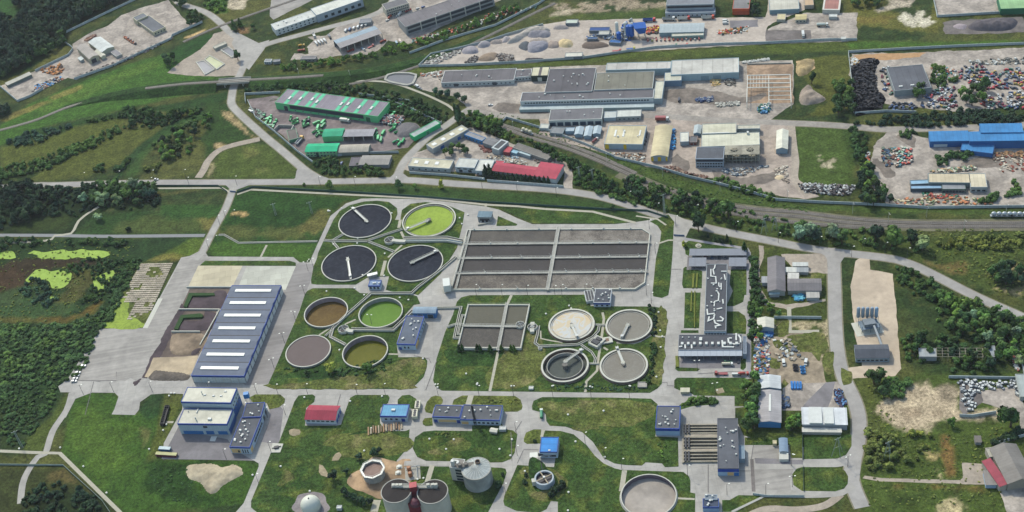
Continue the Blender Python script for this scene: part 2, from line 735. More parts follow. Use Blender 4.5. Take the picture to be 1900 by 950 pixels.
 if flat:
  tm=M('trim_'+(trim or wall),trim or wall,0.6,0.05,0.5)
  th_=th or (1.0 if trim else 0.5)
  z0=h-th_
  z1=h+0.12
  a=0.06
  q=parapet
  mb=MB()
  mb.box(-a,Lx+a,-a,q,z0,z1)
  mb.box(-a,Lx+a,Ly-q,Ly+a,z0,z1)
  mb.box(-a,q,q,Ly-q,z0,z1)
  mb.box(Lx-q,Lx+a,q,Ly-q,z0,z1)
  mb.build('parapet',tm,o)
 elif trim:
  tm=M('trim_'+trim,trim,0.6,0.05,0.5)
  mb=MB()
  q=th or 0.7
  mb.box(-0.1,Lx+0.1,-0.1,-0.01,h-q,h-0.02)
  mb.box(Lx+0.01,Lx+0.1,0,Ly,h-q,h-0.02)
  mb.box(-0.1,-0.01,0,Ly,h-q,h-0.02)
  mb.build('eaves_band',tm,o)
 for bd in bands:
  s,z0,z1,hx,nm=bd[:5]
  x0=bd[5] if len(bd)>5 else 0
  x1=bd[6] if len(bd)>6 else 1
  m_=M('band_'+hx,hx,0.5,0.06,0.5)
  d=0.05+0.012*(hash(nm) % 3)
  if s=='f':
   box_part(nm,o,Lx*x0+0.02,Lx*x1-0.02,-d,-0.005,z0,z1,m_)
  elif s=='r':
   box_part(nm,o,Lx+0.005,Lx+d,Ly*x0+0.02,Ly*x1-0.02,z0,z1,m_)
  elif s=='l':
   box_part(nm,o,-d,-0.005,Ly*x0+0.02,Ly*x1-0.02,z0,z1,m_)
 for ws in win:
  s,n,z,wh,ww=ws[:5]
  x0=ws[5] if len(ws)>5 else 0.03
  x1=ws[6] if len(ws)>6 else 0.97
  T=Lx if s in 'fb' else Ly
  for k in range(n):
   uu=T*(x0+(x1-x0)*(k+0.5)/n)
   pos,r=side_place(o,s,uu,Lx,Ly,z)
   inst('window',winmesh(ww,wh,0),o,pos,r)
 for ds in door:
  s,fr,dw,dh,hx=ds[:5]
  T=Lx if s in 'fb' else Ly
  pos,r=side_place(o,s,T*fr,Lx,Ly,0)
  mb=MB().box(-dw/2-0.15,dw/2+0.15,-0.07,0,0,dh+0.15,0).box(-dw/2,dw/2,-0.11,-0.05,0.02,dh,1)
  mb.build('door',[mFRM,M('door_'+hx,hx,0.6,0.08)],o,pos,r)
 top=h-0.15 if flat else h

 def zroof(x,y):
  if flat:
   return h-0.15
  if roof=='gx':
   return zz+rh*(1-abs(y/Ly*2-1))
  if roof=='gy':
   return zz+rh*(1-abs(x/Lx*2-1))
  if roof=='shed':
   return zz+rh*y/Ly
  if roof=='shedf':
   return zz+rh*(1-y/Ly)
  if roof=='shedr':
   return zz+rh*x/Lx
  if roof=='ax':
   return zz+rh*math.sin(PI*y/Ly)
  return zz+rh*math.sin(PI*x/Lx)
 rr=random.Random(len(label)*7+int(Lx*10))
 for k in range(vents if isinstance(vents,int) else 0):
  x=Lx*rr.uniform(0.1,0.9)
  y=Ly*rr.uniform(0.12,0.88)
  s=rr.uniform(0.35,0.8)
  z=zroof(x,y)
  if rr.random()<0.5:
   mb=MB().box(-s,s,-s*0.8,s*0.8,-0.3,0.7+s*0.5)
  else:
   mb=MB().lathe([(s*0.5,-0.3),(s*0.5,0.8),(s*0.9,0.85),(s*0.9,1.15)],n=10)
  inst('roof_vent',mb.mesh('roof_vent',mVNT),R_,(x,y,z))
 if not isinstance(vents,int):
  for fx,fy,sx,sy,sz in vents:
   x,y=(Lx*fx,Ly*fy)
   inst('roof_vent',MB().box(-sx/2,sx/2,-sy/2,sy/2,-0.2,sz).mesh('roof_vent',mVNT),R_,(x,y,zroof(x,y)))
 for q in sky:
  x0,x1,y0,y1=(q[0]*Lx,q[1]*Lx,q[2]*Ly,q[3]*Ly)
  m_=q[4] if len(q)>4 else mSKY
  up=q[5] if len(q)>5 else 0.35
  cs=[(x0,y0),(x1,y0),(x1,y1),(x0,y1)]
  tp=[(a,b,zroof(a,b)+up) for a,b in cs]
  bt=[(a,b,zroof(a,b)-0.02) for a,b in cs]
  MB().add(tp+bt,[(0,1,2,3),(0,4,5,1),(1,5,6,2),(2,6,7,3),(3,7,4,0)]).build('skylight',m_,R_)
 o['_L']=(Lx,Ly)
 return o

def LXY(o):
 v=tuple(o['_L'])
 return v
mLEAF=bpy.data.materials.new('foliage')
mLEAF.use_nodes=True

def leafmat(m):
 nt=m.node_tree
 b=nt.nodes['Principled BSDF']
 b.inputs['Roughness'].default_value=0.9
 b.inputs['Specular IOR Level'].default_value=0.12
 oi=nt.nodes.new('ShaderNodeObjectInfo')
 tc=nt.nodes.new('ShaderNodeNewGeometry')
 c=oi.outputs['Color']
 for sc,lo,hi in ((0.16,0.62,1.45),(1.1,0.6,1.4)):
  n=nt.nodes.new('ShaderNodeTexNoise')
  n.inputs['Scale'].default_value=sc
  n.inputs['Detail'].default_value=3
  nt.links.new(tc.outputs['Position'],n.inputs[0])
  r=nt.nodes.new('ShaderNodeMapRange')
  r.inputs[1].default_value=0.35
  r.inputs[2].default_value=0.65
  r.inputs[3].default_value=lo
  r.inputs[4].default_value=hi
  nt.links.new(n.outputs[0],r.inputs[0])
  x=nt.nodes.new('ShaderNodeMix')
  x.data_type='RGBA'
  x.blend_type='MULTIPLY'
  x.inputs[0].default_value=1
  nt.links.new(c,x.inputs[6])
  nt.links.new(r.outputs[0],x.inputs[7])
  c=x.outputs[2]
 n=nt.nodes.new('ShaderNodeTexNoise')
 n.inputs['Scale'].default_value=0.045
 n.inputs['Detail'].default_value=2
 nt.links.new(tc.outputs['Position'],n.inputs[0])
 r=nt.nodes.new('ShaderNodeMapRange')
 r.inputs[1].default_value=0.48
 r.inputs[2].default_value=0.68
 r.inputs[4].default_value=0.55
 nt.links.new(n.outputs[0],r.inputs[0])
 hs=nt.nodes.new('ShaderNodeMix')
 hs.data_type='RGBA'
 hs.blend_type='MULTIPLY'
 hs.inputs[7].default_value=(1.8,1.5,0.8,1)
 nt.links.new(r.outputs[0],hs.inputs[0])
 nt.links.new(c,hs.inputs[6])
 c=hs.outputs[2]
 nt.links.new(c,b.inputs['Base Color'])
leafmat(mLEAF)
mBARK=M('bark','5b4c3f',0.95,0.2,2)

def crown_arrays(seed,n,shape):
 """leaf clumps through the volume of a few lobes; unit crown: radius .5, height 1 (z 0..1)"""
 r=np.random.default_rng(seed)
 nl={'broad':7,'shrub':5,'willow':8,'column':6,'conifer':9}[shape]
 lob=[]
 for k in range(nl):
  if shape=='column':
   c=(r.normal(0,0.05),r.normal(0,0.05),0.12+0.76*k/(nl-1))
   s=(0.32,0.32,0.17)
  elif shape=='conifer':
   t=k/(nl-1)
   c=(r.normal(0,0.03),r.normal(0,0.03),0.1+0.8*t)
   s=(0.46*(1-t)+0.06,)*2+(0.13,)
  elif shape=='shrub':
   a=r.uniform(0,6.28)
   q=r.uniform(0,0.26)
   c=(q*math.cos(a),q*math.sin(a),r.uniform(0.3,0.55))
   s=(r.uniform(0.2,0.3),)*2+(r.uniform(0.28,0.42),)
  else:
   a=r.uniform(0,6.28)
   q=r.uniform(0.08,0.3) if k else 0
   c=(q*math.cos(a),q*math.sin(a),r.uniform(0.35,0.72) if k else 0.55)
   s=(r.uniform(0.17,0.27),)*2+(r.uniform(0.2,0.33),)
  lob.append((c,s))
 P=[]
 Nn=[]
 for k in range(n):
  c,s=lob[r.integers(nl)]
  d=r.normal(size=3)
  d/=np.linalg.norm(d)
  q=r.uniform(0.55,1.05)
  P.append((c[0]+d[0]*s[0]*q,c[1]+d[1]*s[1]*q,c[2]+d[2]*s[2]*q))
  Nn.append(d+r.normal(0,0.45,3)+np.array([0,0,0.25]))
 P=np.array(P)
 Nn=np.array(Nn)
 Nn/=np.linalg.norm(Nn,axis=1)[:,None]
 sz=r.uniform(0.055,0.11,n)*(1.25 if shape in ('shrub',) else 1)
 a=np.cross(Nn,r.normal(size=(n,3)))
 a/=np.linalg.norm(a,axis=1)[:,None]
 b=np.cross(Nn,a)
 a*=sz[:,None]
 b*=(sz*r.uniform(0.6,1.1,n))[:,None]
 V=np.stack([P-a-b*0.4,P+a*0.3-b,P+a+b*0.5,P-a*0.4+b],1).reshape(-1,3)
 F=np.arange(4*n).reshape(-1,4)
 cv=[]
 cf=[]
 for c,s in lob:
  mbb=MB().ball(c,(s[0]*0.78,s[1]*0.78,s[2]*0.78),6,0,4)
  bse=len(V)+len(cv)
  cv+=mbb.v
  for f in mbb.f:
   cf.append([bse+q for q in f])
 V=np.concatenate([V,np.array(cv)])
 V[:,2]=np.maximum(V[:,2],0.0)
 return (V,[tuple(f) for f in F]+[tuple(f) for f in cf])
CR_={}

def crown_mesh(shape,k,n=190):
 if (shape,k) not in CR_:
  V,F=crown_arrays(100*k+len(shape),n,shape)
  me=bpy.data.meshes.new(shape+'_crown')
  me.from_pydata(V.tolist(),[],F)
  me.materials.append(mLEAF)
  CR_[shape,k]=me
 return CR_[shape,k]
TR_={}

def trunk_mesh(shape,k):
 if (shape,k) not in TR_:
  r=random.Random(k*5+len(shape))
  mb=MB()
  hh={'shrub':0.4,'column':0.9,'conifer':0.9}.get(shape,0.6)
  mb.tube((0,0,-0.05),(r.uniform(-0.03,0.03),r.uniform(-0.03,0.03),hh*0.6),0.045,0.03,7)
  mb.tube((0,0,hh*0.55),(0,0,hh),0.03,0.012,6)
  for q in range(5):
   a=q*1.26+r.uniform(-0.3,0.3)
   z=hh*r.uniform(0.35,0.6)
   mb.tube((0,0,z),(0.28*math.cos(a),0.28*math.sin(a),z+0.22),0.02,0.007,5)
  TR_[shape,k]=mb.mesh('trunk',mBARK)
 return TR_[shape,k]
GC={'dark':'3b5531','mid':'4d6838','green':'58783a','yellow':'8d9a48','silver':'71896a','olive':'66713c','deep':'2c4130','blue':'3c5745'}

def col_of(k,r):
 c=lin(GC[k])
 f=r.uniform(0.8,1.25)
 return (c[0]*f*r.uniform(0.9,1.12),c[1]*f,c[2]*f*r.uniform(0.85,1.15))
_nt=[0]

def tree(x,y,d,hgt=None,shape='broad',colr='mid',label=None,group=None,name=None,loc=None,cat=None):
 """x,y = photo point of the foot; d crown diameter in m"""
 _nt[0]+=1
 r=random.Random(_nt[0]*13)
 p=loc or G(x,y,0)
 hgt=hgt or d*{'broad':1.05,'shrub':0.75,'willow':0.95,'column':3,'conifer':1.5}[shape]
 nm=name or {'broad':'broadleaf_tree','shrub':'shrub','willow':'willow_tree','column':'poplar_tree','conifer':'conifer_tree'}[shape]
 o=empty(nm,p,r.uniform(0,6.28),label,cat or ('shrub' if shape=='shrub' else 'tree'),group)
 k=r.randrange(4)
 c=inst('crown',crown_mesh(shape,k),o,(0,0,hgt*(0.0 if shape=='shrub' else 0.08)))
 c.scale=(d,d,hgt*(1 if shape=='shrub' else 0.95))
 c.color=(*col_of(colr,r),1)
 t=inst('trunk',trunk_mesh(shape,k),o)
 t.scale=(d,d,hgt)
 return o

def pick_pts(poly,n,seed,mind=0):
 """n scattered world points inside a photo polygon"""
 w=[(v.x,v.y) for v in W(poly)]
 xs=[a for a,_ in w]
 ys=[b for _,b in w]
 r=np.random.default_rng(seed)
 out=[]
 tr=0
 while len(out)<n and tr<n*60:
  tr+=1
  x=r.uniform(min(xs),max(xs))
  y=r.uniform(min(ys),max(ys))
  if not inpoly(np.array([x]),np.array([y]),w)[0]:
   continue
  if mind and any(((x-a)**2+(y-b)**2<mind*mind for a,b in out)):
   continue
  out.append((x,y))
 return out

def inpoly(px,py,poly):
 ins=np.zeros(px.shape,bool)
 n=len(poly)
 for k in range(n):
  x0,y0=poly[k]
  x1,y1=poly[(k+1) % n]
  if y0==y1:
   continue
  ins ^=((y0>py) !=(y1>py))&(px<(x1-x0)*(py-y0)/(y1-y0)+x0)
 return ins

def grove(label,group,pts,n,d=(6,10),shape='broad',cols=('mid','dark'),i=None,j=None,seed=1,hk=1.0,mind=0.6):
 """single trees scattered in a photo polygon, every one an object of its own"""
 r=random.Random(seed)
 for x,y in pick_pts(L(pts,i,j),n,seed,d[0]*mind):
  dd=r.uniform(*d)
  sh=r.choice(shape) if isinstance(shape,tuple) else shape
  k={'broad':1.05,'shrub':0.75,'willow':0.95,'column':2.6,'conifer':1.4}[sh]
  tree(0,0,dd,dd*k*hk*r.uniform(0.85,1.15),sh,r.choice(cols),label,group,loc=Vector((x,y,0)))

def GM(label,group,pts,n,d=(6,10),shape='broad',cols=('mid','dark'),i=None,j=None,seed=1,hk=1.0,mind=0.6):
 mass('tree_belt',label.replace('tree ','trees ',1),pts,n,d,'broad',cols[0],i,j,seed,hk,'trees',150)
_ms={}

def mass(name,label,pts,n,d=(4,7),shape='shrub',colr='dark',i=None,j=None,seed=1,hk=1.0,cat='woodland',leaves=70):
 """a closed thicket nobody could count: one object"""
 r=np.random.default_rng(seed)
 P=pick_pts(L(pts,i,j),n,seed)
 Vs=[]
 Fs=[]
 b=0
 protos=[]
 for k in range(4):
  if (shape,k,leaves) not in _ms:
   _ms[shape,k,leaves]=crown_arrays(900+k,leaves,shape)
  protos.append(_ms[shape,k,leaves])
 kk={'broad':1.05,'shrub':0.75,'willow':0.95,'column':2.6,'conifer':1.4}[shape]*hk
 for x,y in P:
  V,F=protos[r.integers(4)]
  s=r.uniform(*d)*(0.75+0.5*float(fbm(x*0.03,y*0.03,seed)))
  a=r.uniform(0,6.28)
  c,q=(math.cos(a),math.sin(a))
  hgt=s*kk*r.uniform(0.75,1.2)
  X=V[:,0]*s
  Y=V[:,1]*s
  Vs.append(np.stack([x+X*c-Y*q,y+X*q+Y*c,V[:,2]*hgt],1))
  Fs+=[tuple((b+t for t in f)) for f in F]
  b+=len(V)
 if not Vs:
  return
 me=bpy.data.meshes.new(name)
 me.from_pydata(np.concatenate(Vs).tolist(),[],Fs)
 me.materials.append(mLEAF)
 o=inst(name,me)
 o.color=(*lin(GC[colr]),1)
 return tag(o,label,cat,None,'stuff')
mPNT=M('vehicle_paint','888888',0.35,0.06,1,objcol=True,spec=0.5)
mTYR=M('tyre','222224',0.9,0.1)
mGLS=M('vehicle_glass','20262c',0.15,0.05,spec=0.6)
mTRM=M('vehicle_trim','4a4c50',0.6,0.1)

def body(prof,w,m=0,mb=None,y0=None):
 """side profile (x,z) extruded across the width"""
 mb=mb or MB()
 n=len(prof)
 a=-w/2 if y0 is None else y0
 vs=[(x,a,z) for x,z in prof]+[(x,a+w,z) for x,z in prof]
 return mb.add(vs,[tuple(range(n)),tuple(range(n,2*n))[::-1]]+[(k,n+k,n+(k+1) % n,(k+1) % n) for k in range(n)],m)

def wheels(mb,xs,w,r=0.34,m=2):
 for x in xs:
  for s in (-1,1):
   mb.tube((x,s*(w/2-0.12),r),(x,s*(w/2+0.06),r),r,n=10,m=m)
 return mb

def car_mesh():
 mb=body([(-2.15,0.35),(-2.1,0.85),(-1.2,0.95),(1.9,0.95),(2.15,0.75),(2.15,0.35)][::-1],1.75)
 body([(-1.95,0.93),(-1.6,1.42),(0.35,1.45),(1.1,0.95)][::-1],1.5,1,mb)
 body([(-1.55,1.4),(-1.5,1.49),(0.25,1.5),(0.38,1.42)][::-1],1.46,0,mb)
 return wheels(mb,(-1.35,1.35),1.7).mesh('car',[mPNT,mGLS,mTYR])

def van_mesh():
 mb=body([(-2.7,0.4),(-2.7,2.2),(1.3,2.25),(1.9,1.3),(2.7,1.1),(2.75,0.4)][::-1],1.9)
 body([(1.25,1.35),(1.25,2.1),(1.36,2.15),(1.95,1.3)][::-1],1.93,1,mb)
 return wheels(mb,(-1.7,1.75),1.85,0.38).mesh('van',[mPNT,mGLS,mTYR])
CARM,VANM=(car_mesh(),van_mesh())

def cab(mb,x=3.2,w=2.4):
 body([(x,0.6),(x,2.9),(x+1.7,2.9),(x+2.0,1.9),(x+2.1,0.6)][::-1],w,0,mb)
 body([(x+1.2,1.9),(x+1.2,2.6),(x+1.82,2.62),(x+2.06,1.9)][::-1],w+0.04,1,mb)
 return mb

def truck_parts(kind):
 c=cab(MB()).mesh('cab',[mPNT,mGLS,mTYR])
 ch=wheels(MB().box(-4.2,4.9,-0.5,0.5,0.6,0.95,0),(-3.2,-2,3.9),2.3,0.5,1).mesh('chassis',[mTRM,mTYR])
 if kind=='tipper':
  b=MB().add([(-4.4,-1.2,1.0),(2.9,-1.2,1.0),(2.9,1.2,1.0),(-4.4,1.2,1.0),(-4.6,-1.25,2.3),(3,-1.25,2.3),(3,1.25,2.3),(-4.6,1.25,2.3),(-4.4,-1.05,2.3),(2.8,-1.05,2.3),(2.8,1.05,2.3),(-4.4,1.05,2.3),(-4.3,-1,1.2),(2.7,-1,1.2),(2.7,1,1.2),(-4.3,1,1.2)],[(0,3,2,1),(0,1,5,4),(1,2,6,5),(2,3,7,6),(3,0,4,7),(4,5,9,8),(5,6,10,9),(6,7,11,10),(7,4,8,11),(8,9,13,12),(9,10,14,13),(10,11,15,14),(11,8,12,15),(12,13,14,15)])
 elif kind=='box':
  b=MB().box(-4.5,2.9,-1.25,1.25,1.0,3.5)
 elif kind=='tank':
  b=MB().lathe([(0.6,-4.4),(1.15,-4.2),(1.15,2.6),(0.6,2.8)],0,2.15,14,0,True,'x')
 elif kind=='flat':
  b=MB().box(-4.5,2.9,-1.25,1.25,1.0,1.25).box(2.7,2.9,-1.25,1.25,1.25,2.3)
 else:
  b=MB().lathe([(0.5,-4),(1.3,-2.4),(1.3,0.4),(0.7,2.4)],0,2.3,14,0,True,'x')
 return (c,ch,b.mesh('cargo_body',mPNT))
TRK={k:truck_parts(k) for k in ('tipper','box','tank','flat','mixer')}

def ang(px,py,dx,dy):
 a,b=(G(px,py),G(px+dx,py+dy))
 return math.atan2(b.y-a.y,b.x-a.x)

def car(x,y,dx,dy,hx,label,group=None,me=None,cat='car',name='parked_car',z=0.12):
 o=inst(name,me or CARM,None,G(x,y)+Vector((0,0,z)),ang(x,y,dx,dy))
 o.color=(*lin(hx),1)
 return tag(o,label,cat,group)

def van(x,y,dx,dy,hx,label,group=None):
 return car(x,y,dx,dy,hx,label,group,VANM,'van','parked_van')

def truck(x,y,dx,dy,hx,bx,kind,label,group=None,s=1.0,name='truck'):
 o=empty(name,G(x,y)+Vector((0,0,0.12)),ang(x,y,dx,dy),label,'truck',group)
 o.scale=(s,s,s)
 c,ch,b=TRK[kind]
 a=inst('cab',c,o)
 a.color=(*lin(hx),1)
 inst('chassis',ch,o)
 k=inst('cargo_body',b,o)
 k.color=(*lin(bx),1)
 return o

def heap(name,label,pts,h,m,i=None,j=None,cat='heap',seed=1,steep=3.0,kind=None):
 w=W(L(pts,i,j))
 w=catmull(w,2.5,True)
 pl=[(v.x,v.y) for v in w]
 xs=[a for a,_ in pl]
 ys=[b for _,b in pl]
 st=max(1.0,(max(xs)-min(xs)+max(ys)-min(ys))/70)
 ax=np.arange(min(xs)-st,max(xs)+2*st,st)
 ay=np.arange(min(ys)-st,max(ys)+2*st,st)
 X,Y=np.meshgrid(ax,ay)
 sh=X.shape
 X=X.ravel()
 Y=Y.ravel()
 d=sdist(X,Y,pl)
 Z=np.where(d>0,h*(1-np.exp(-np.maximum(d,0)/steep))*(0.45+0.8*fbm(X*0.11,Y*0.11,seed,4)+0.55*fbm(X*0.42,Y*0.42,seed+3,3)-0.15)+0.05,-0.3)
 b=Vector((pl[0][0],pl[0][1],0))
 ny,nx=sh
 idx=[r*nx+c for r in range(ny-1) for c in range(nx-1)]
 F=[(k,k+1,k+nx+1,k+nx) for k in idx if max(Z[k],Z[k+1],Z[k+nx],Z[k+nx+1])>0]
 me=bpy.data.meshes.new(name)
 me.from_pydata(np.stack([X-b.x,Y-b.y,Z+0.1],1).tolist(),[],F)
 me.materials.append(m)
 me.polygons.foreach_set('use_smooth',[True]*len(F))
 return tag(inst(name,me,None,b),label,cat,None,kind)

def sdist(px,py,poly):
 d=np.full(px.shape,1000000000.0)
 n=len(poly)
 for k in range(n):
  x0,y0=poly[k]
  x1,y1=poly[(k+1) % n]
  dx,dy=(x1-x0,y1-y0)
  l2=dx*dx+dy*dy+1e-09
  t=np.clip(((px-x0)*dx+(py-y0)*dy)/l2,0,1)
  d=np.minimum(d,np.hypot(px-x0-t*dx,py-y0-t*dy))
 return np.where(inpoly(px,py,poly),d,-d)

def clutter(name,label,pts,n,s=(0.4,1.6),cols=('9a9a9a','6f5a4a','c8c8c4','43474d'),i=None,j=None,seed=1,hgt=1.2,cat='scrap',pile=0):
 """scrap lying about in one area, tangled beyond counting"""
 r=random.Random(seed)
 P=pick_pts(L(pts,i,j),n,seed)
 b=Vector((P[0][0],P[0][1],0))
 mb=MB()
 ms=[M('scrap_'+c,c,0.7,0.15,1) for c in cols]
 w=[(v.x,v.y) for v in W(L(pts,i,j))]
 for x,y in P:
  a,q,c=(r.uniform(*s),r.uniform(*s)*0.7,r.uniform(0.2,hgt))
  t=r.uniform(0,3.14)
  m=r.randrange(len(cols))
  z0=0
  if pile:
   z0=pile*min(1,max(0,float(sdist(np.array([x]),np.array([y]),w)[0]))/3)*r.uniform(0.4,1)
  R3=Matrix.Rotation(t,3,'Z') @ Matrix.Rotation(r.uniform(-0.35,0.35),3,'X')
  bb=MB().box(-a,a,-q,q,0,c)
  mb.add([tuple(R3 @ Vector(v)+Vector((x-b.x,y-b.y,z0+0.1))) for v in bb.v],bb.f,m)
 return tag(mb.build(name,ms,None,b),label,cat,None,'stuff')

def foam(name,base,fo,amt=0.5,sc=0.12):
 m=bpy.data.materials.new(name)
 m.use_nodes=True
 nt=m.node_tree
 b=nt.nodes['Principled BSDF']
 b.inputs['Roughness'].default_value=0.12
 b.inputs['Specular IOR Level'].default_value=0.03
 tc=nt.nodes.new('ShaderNodeTexCoord')
 n=nt.nodes.new('ShaderNodeTexNoise')
 n.inputs['Scale'].default_value=sc*1.6
 n.inputs['Detail'].default_value=4
 n.inputs['Distortion'].default_value=1.2
 nt.links.new(tc.outputs['Object'],n.inputs[0])
 a=nt.nodes.new('ShaderNodeMath')
 a.operation='SUBTRACT'
 a.inputs[1].default_value=0.5
 nt.links.new(n.outputs[0],a.inputs[0])
 c=nt.nodes.new('ShaderNodeMath')
 c.operation='ABSOLUTE'
 nt.links.new(a.outputs[0],c.inputs[0])
 r=nt.nodes.new('ShaderNodeMapRange')
 r.inputs[1].default_value=0.0
 r.inputs[2].default_value=0.06
 r.inputs[3].default_value=amt
 r.inputs[4].default_value=0
 nt.links.new(c.outputs[0],r.inputs[0])
 n2=nt.nodes.new('ShaderNodeTexNoise')
 n2.inputs['Scale'].default_value=sc*0.35
 n2.inputs['Detail'].default_value=3
 nt.links.new(tc.outputs['Object'],n2.inputs[0])
 r2=nt.nodes.new('ShaderNodeMapRange')
 r2.inputs[1].default_value=0.35
 r2.inputs[2].default_value=0.65
 r2.inputs[4].default_value=amt*0.9
 nt.links.new(n2.outputs[0],r2.inputs[0])
 ad=nt.nodes.new('ShaderNodeMath')
 ad.operation='ADD'
 ad.use_clamp=True
 nt.links.new(r.outputs[0],ad.inputs[0])
 nt.links.new(r2.outputs[0],ad.inputs[1])
 x=nt.nodes.new('ShaderNodeMix')
 x.data_type='RGBA'
 x.inputs[6].default_value=(*lin(base),1)
 x.inputs[7].default_value=(*lin(fo),1)
 nt.links.new(ad.outputs[0],x.inputs[0])
 nt.links.new(x.outputs[2],b.inputs['Base Color'])
 return m
mW_DK=foam('clear_dark_water','20242f','3a404c',0.4,0.07)
mW_GR=foam('green_algae','98ad4c','809440',0.6,0.1)

def pit(o,c,R,zr,rim):
 ctr=o.location
 HOLES.append((ctr.x,ctr.y,R*(H-zr)/H-rim+0.25))
RA,RB,RC=(21.88,16.79,16.67)
for nm,c,br in (('dark settling tank furthest to the upper left, its bridge pointing down and right',(677.1,409.4),(652.6,384.7,682.1,411.9)),('dark round settling tank with its bridge reaching down to the near rim',(647.15,487.65),(650.8,517.1,644.6,477.7)),('dark settling tank beside the large rectangular basin, bridge reaching the upper right rim',(770.45,487.65),(813.7,464.3,760.9,488.5))):
 tank('settling_tank',nm,c,RA,1.2,0.7,mW_DK,rim=0.75,bridge=br,group='large round settling tanks')
t=tank('settling_tank','large round tank filled with bright lime green algae, walkway to its centre',(795.85,407.65),RA,1.6,1.3,mW_GR,rim=1.0,bridge=(751.9,426.7,795.8,408),column=1.5,double=0.9,group='large round settling tanks')
pit(t,0,RA,1.6,1.0)
for nm,c,dep,wt,inn in (('brown watered open tank with a high inner wall, close to the wide hall road',(604.75,578.5),4.3,foam('brown_water','5c4a2c','75623c',0.5,0.12),'a08f92'),('open round tank with grass green water, left of the blue trimmed pump building',(706.15,579.2),3.6,foam('grass_green_water','5f7f38','6c8c40',0.5,0.1),'9c9c98'),('round tank with olive green water far below its rim, bushy tree in front of it',(677.25,651.5),4.6,foam('olive_water','5f6026','6e6e32',0.5,0.1),'9b8b90')):
 t=tank('digestion_tank',nm,c,RB,1.9,dep,wt,rim=0.75,inner=M('lining_'+inn,inn,0.9,0.15,0.5,stain=0.2),group='medium round tanks left of the rectangular basin')
 pit(t,0,RB,1.9,0.75)
tank('digestion_tank','round tank brim full of flat grey brown sludge, nearest the long hall road',(571.75,650.6),RB,1.9,0.45,foam('brown_sludge','6a5f5f','736868',0.3,0.6),rim=0.75,group='medium round tanks left of the rectangular basin')
for nm,c,dep,wt,br,zz in (('round tank with cream and orange foam under a thin walkway',(1060.35,601.6),0.8,foam('cream_scum','cdb897','c3c5c8',0.8,0.05),(1072.1,627.1,1059.6,601.2),2.2),('grey water round tank next to the main works road, bridge with a white hub',(1166.8,602.75),0.8,foam('grey_water','837e77','8e8a84',0.4,0.1),(1152.7,628,1166,600.3),2.2),('half empty round tank with a tall centre column and its bridge casting a shadow',(1048,677),3.2,foam('low_grey_water','525755','5d615e',0.4,0.1),(1082,647.7,1046.2,672.7),2.2),('grey water tank at the near right of four, bridge running to the top rim',(1157.15,677.2),0.8,foam('grey_water2','807b75','908c86',0.4,0.1),(1143.7,643.2,1157.1,675.4),2.2)):
 t=tank('primary_tank',nm,c,RC,zz,dep,wt,wall=mRUST,inner=mRUST,rim=1.3,bridge=br,column=1.6 if dep>2 else 0.9,double=0.9 if dep<2 else 2.6,slope=0.8,group='round tanks with brown outer walls')
 if dep>2:
  pit(t,0,RC,zz,1.3)
t=tank('storm_tank','empty round concrete tank with a dry pale floor at the bottom edge',(1203.4,919),17.4,1.6,3.6,M('dry_tank_floor','a9a09a',0.9,0.14,0.2,stain=0.25),rim=0.6,inner=M('shaded_lining','6a5d66',0.9,0.15,0.5),slope=1.2)  # inner wall's dark purple is its shade, put into the colour
pit(t,0,17.4,1.6,0.6)

def poly_at(s,z,i=None,j=None):
 return W(L(s,i,j),z)

def basin(name,label,outl,walks,waters,zr=1.6,zw=0.8,ww=2.0):
 p=poly_at(outl,zr)
 b=p[0].copy()
 b.z=0
 o=empty(name,b,0,label,'basin')
 q=[Vector((v.x-b.x,v.y-b.y,0)) for v in p]
 mb=MB()
 sweep(mb,q,rect(0.8,0,zr),closed=True)
 mb.build('wall',mCOW,o)
 mb=MB()
 sweep(mb,q,rect(0.1,zr+1.0,zr+1.12,0.3),closed=True)
 mb.build('railing',mCOW,o)
 for k,(s,w) in enumerate(walks):
  a=[Vector((v.x-b.x,v.y-b.y,0)) for v in poly_at(s,zr)]
  mb=MB()
  sweep(mb,a,rect(w,zr-0.25+0.011*k,zr+0.12+0.011*k))
  sweep(mb,a,rect(0.5,0.2,zr-0.2))
  wk=mb.build('walkway',mCON,o)
  mb=MB()
  for s_ in (-1,1):
   sweep(mb,a,rect(0.09,zr+1.05,zr+1.2,s_*(w/2-0.1)))
   for c,d in zip(a,a[1:]):
    n=int((d-c).length/3)
    dr=(d-c).normalized()
    pp=Vector((-dr.y,dr.x,0))*s_*(w/2-0.1)
    for t in range(n+1):
     e=c.lerp(d,t/max(n,1))+pp
     mb.box(e.x-0.05,e.x+0.05,e.y-0.05,e.y+0.05,zr+0.1,zr+1.1)
  mb.build('railing',mWHT,wk)
 for s,m in waters:
  a=[(v.x-b.x,v.y-b.y) for v in poly_at(s,zr)]
  MB().prism(a,0.02,zw).build('water',m,o)
 return o
mF1=foam('aerated_water_strong','5c5653','8f8882',0.75,0.3)
mF2=foam('aerated_water','54504e','6d6863',0.5,0.2)
mF3=foam('calm_sludge_water','4a4747','565252',0.4,0.12)
mF4=foam('bubbling_water','534e4b','827a73',0.55,0.2)
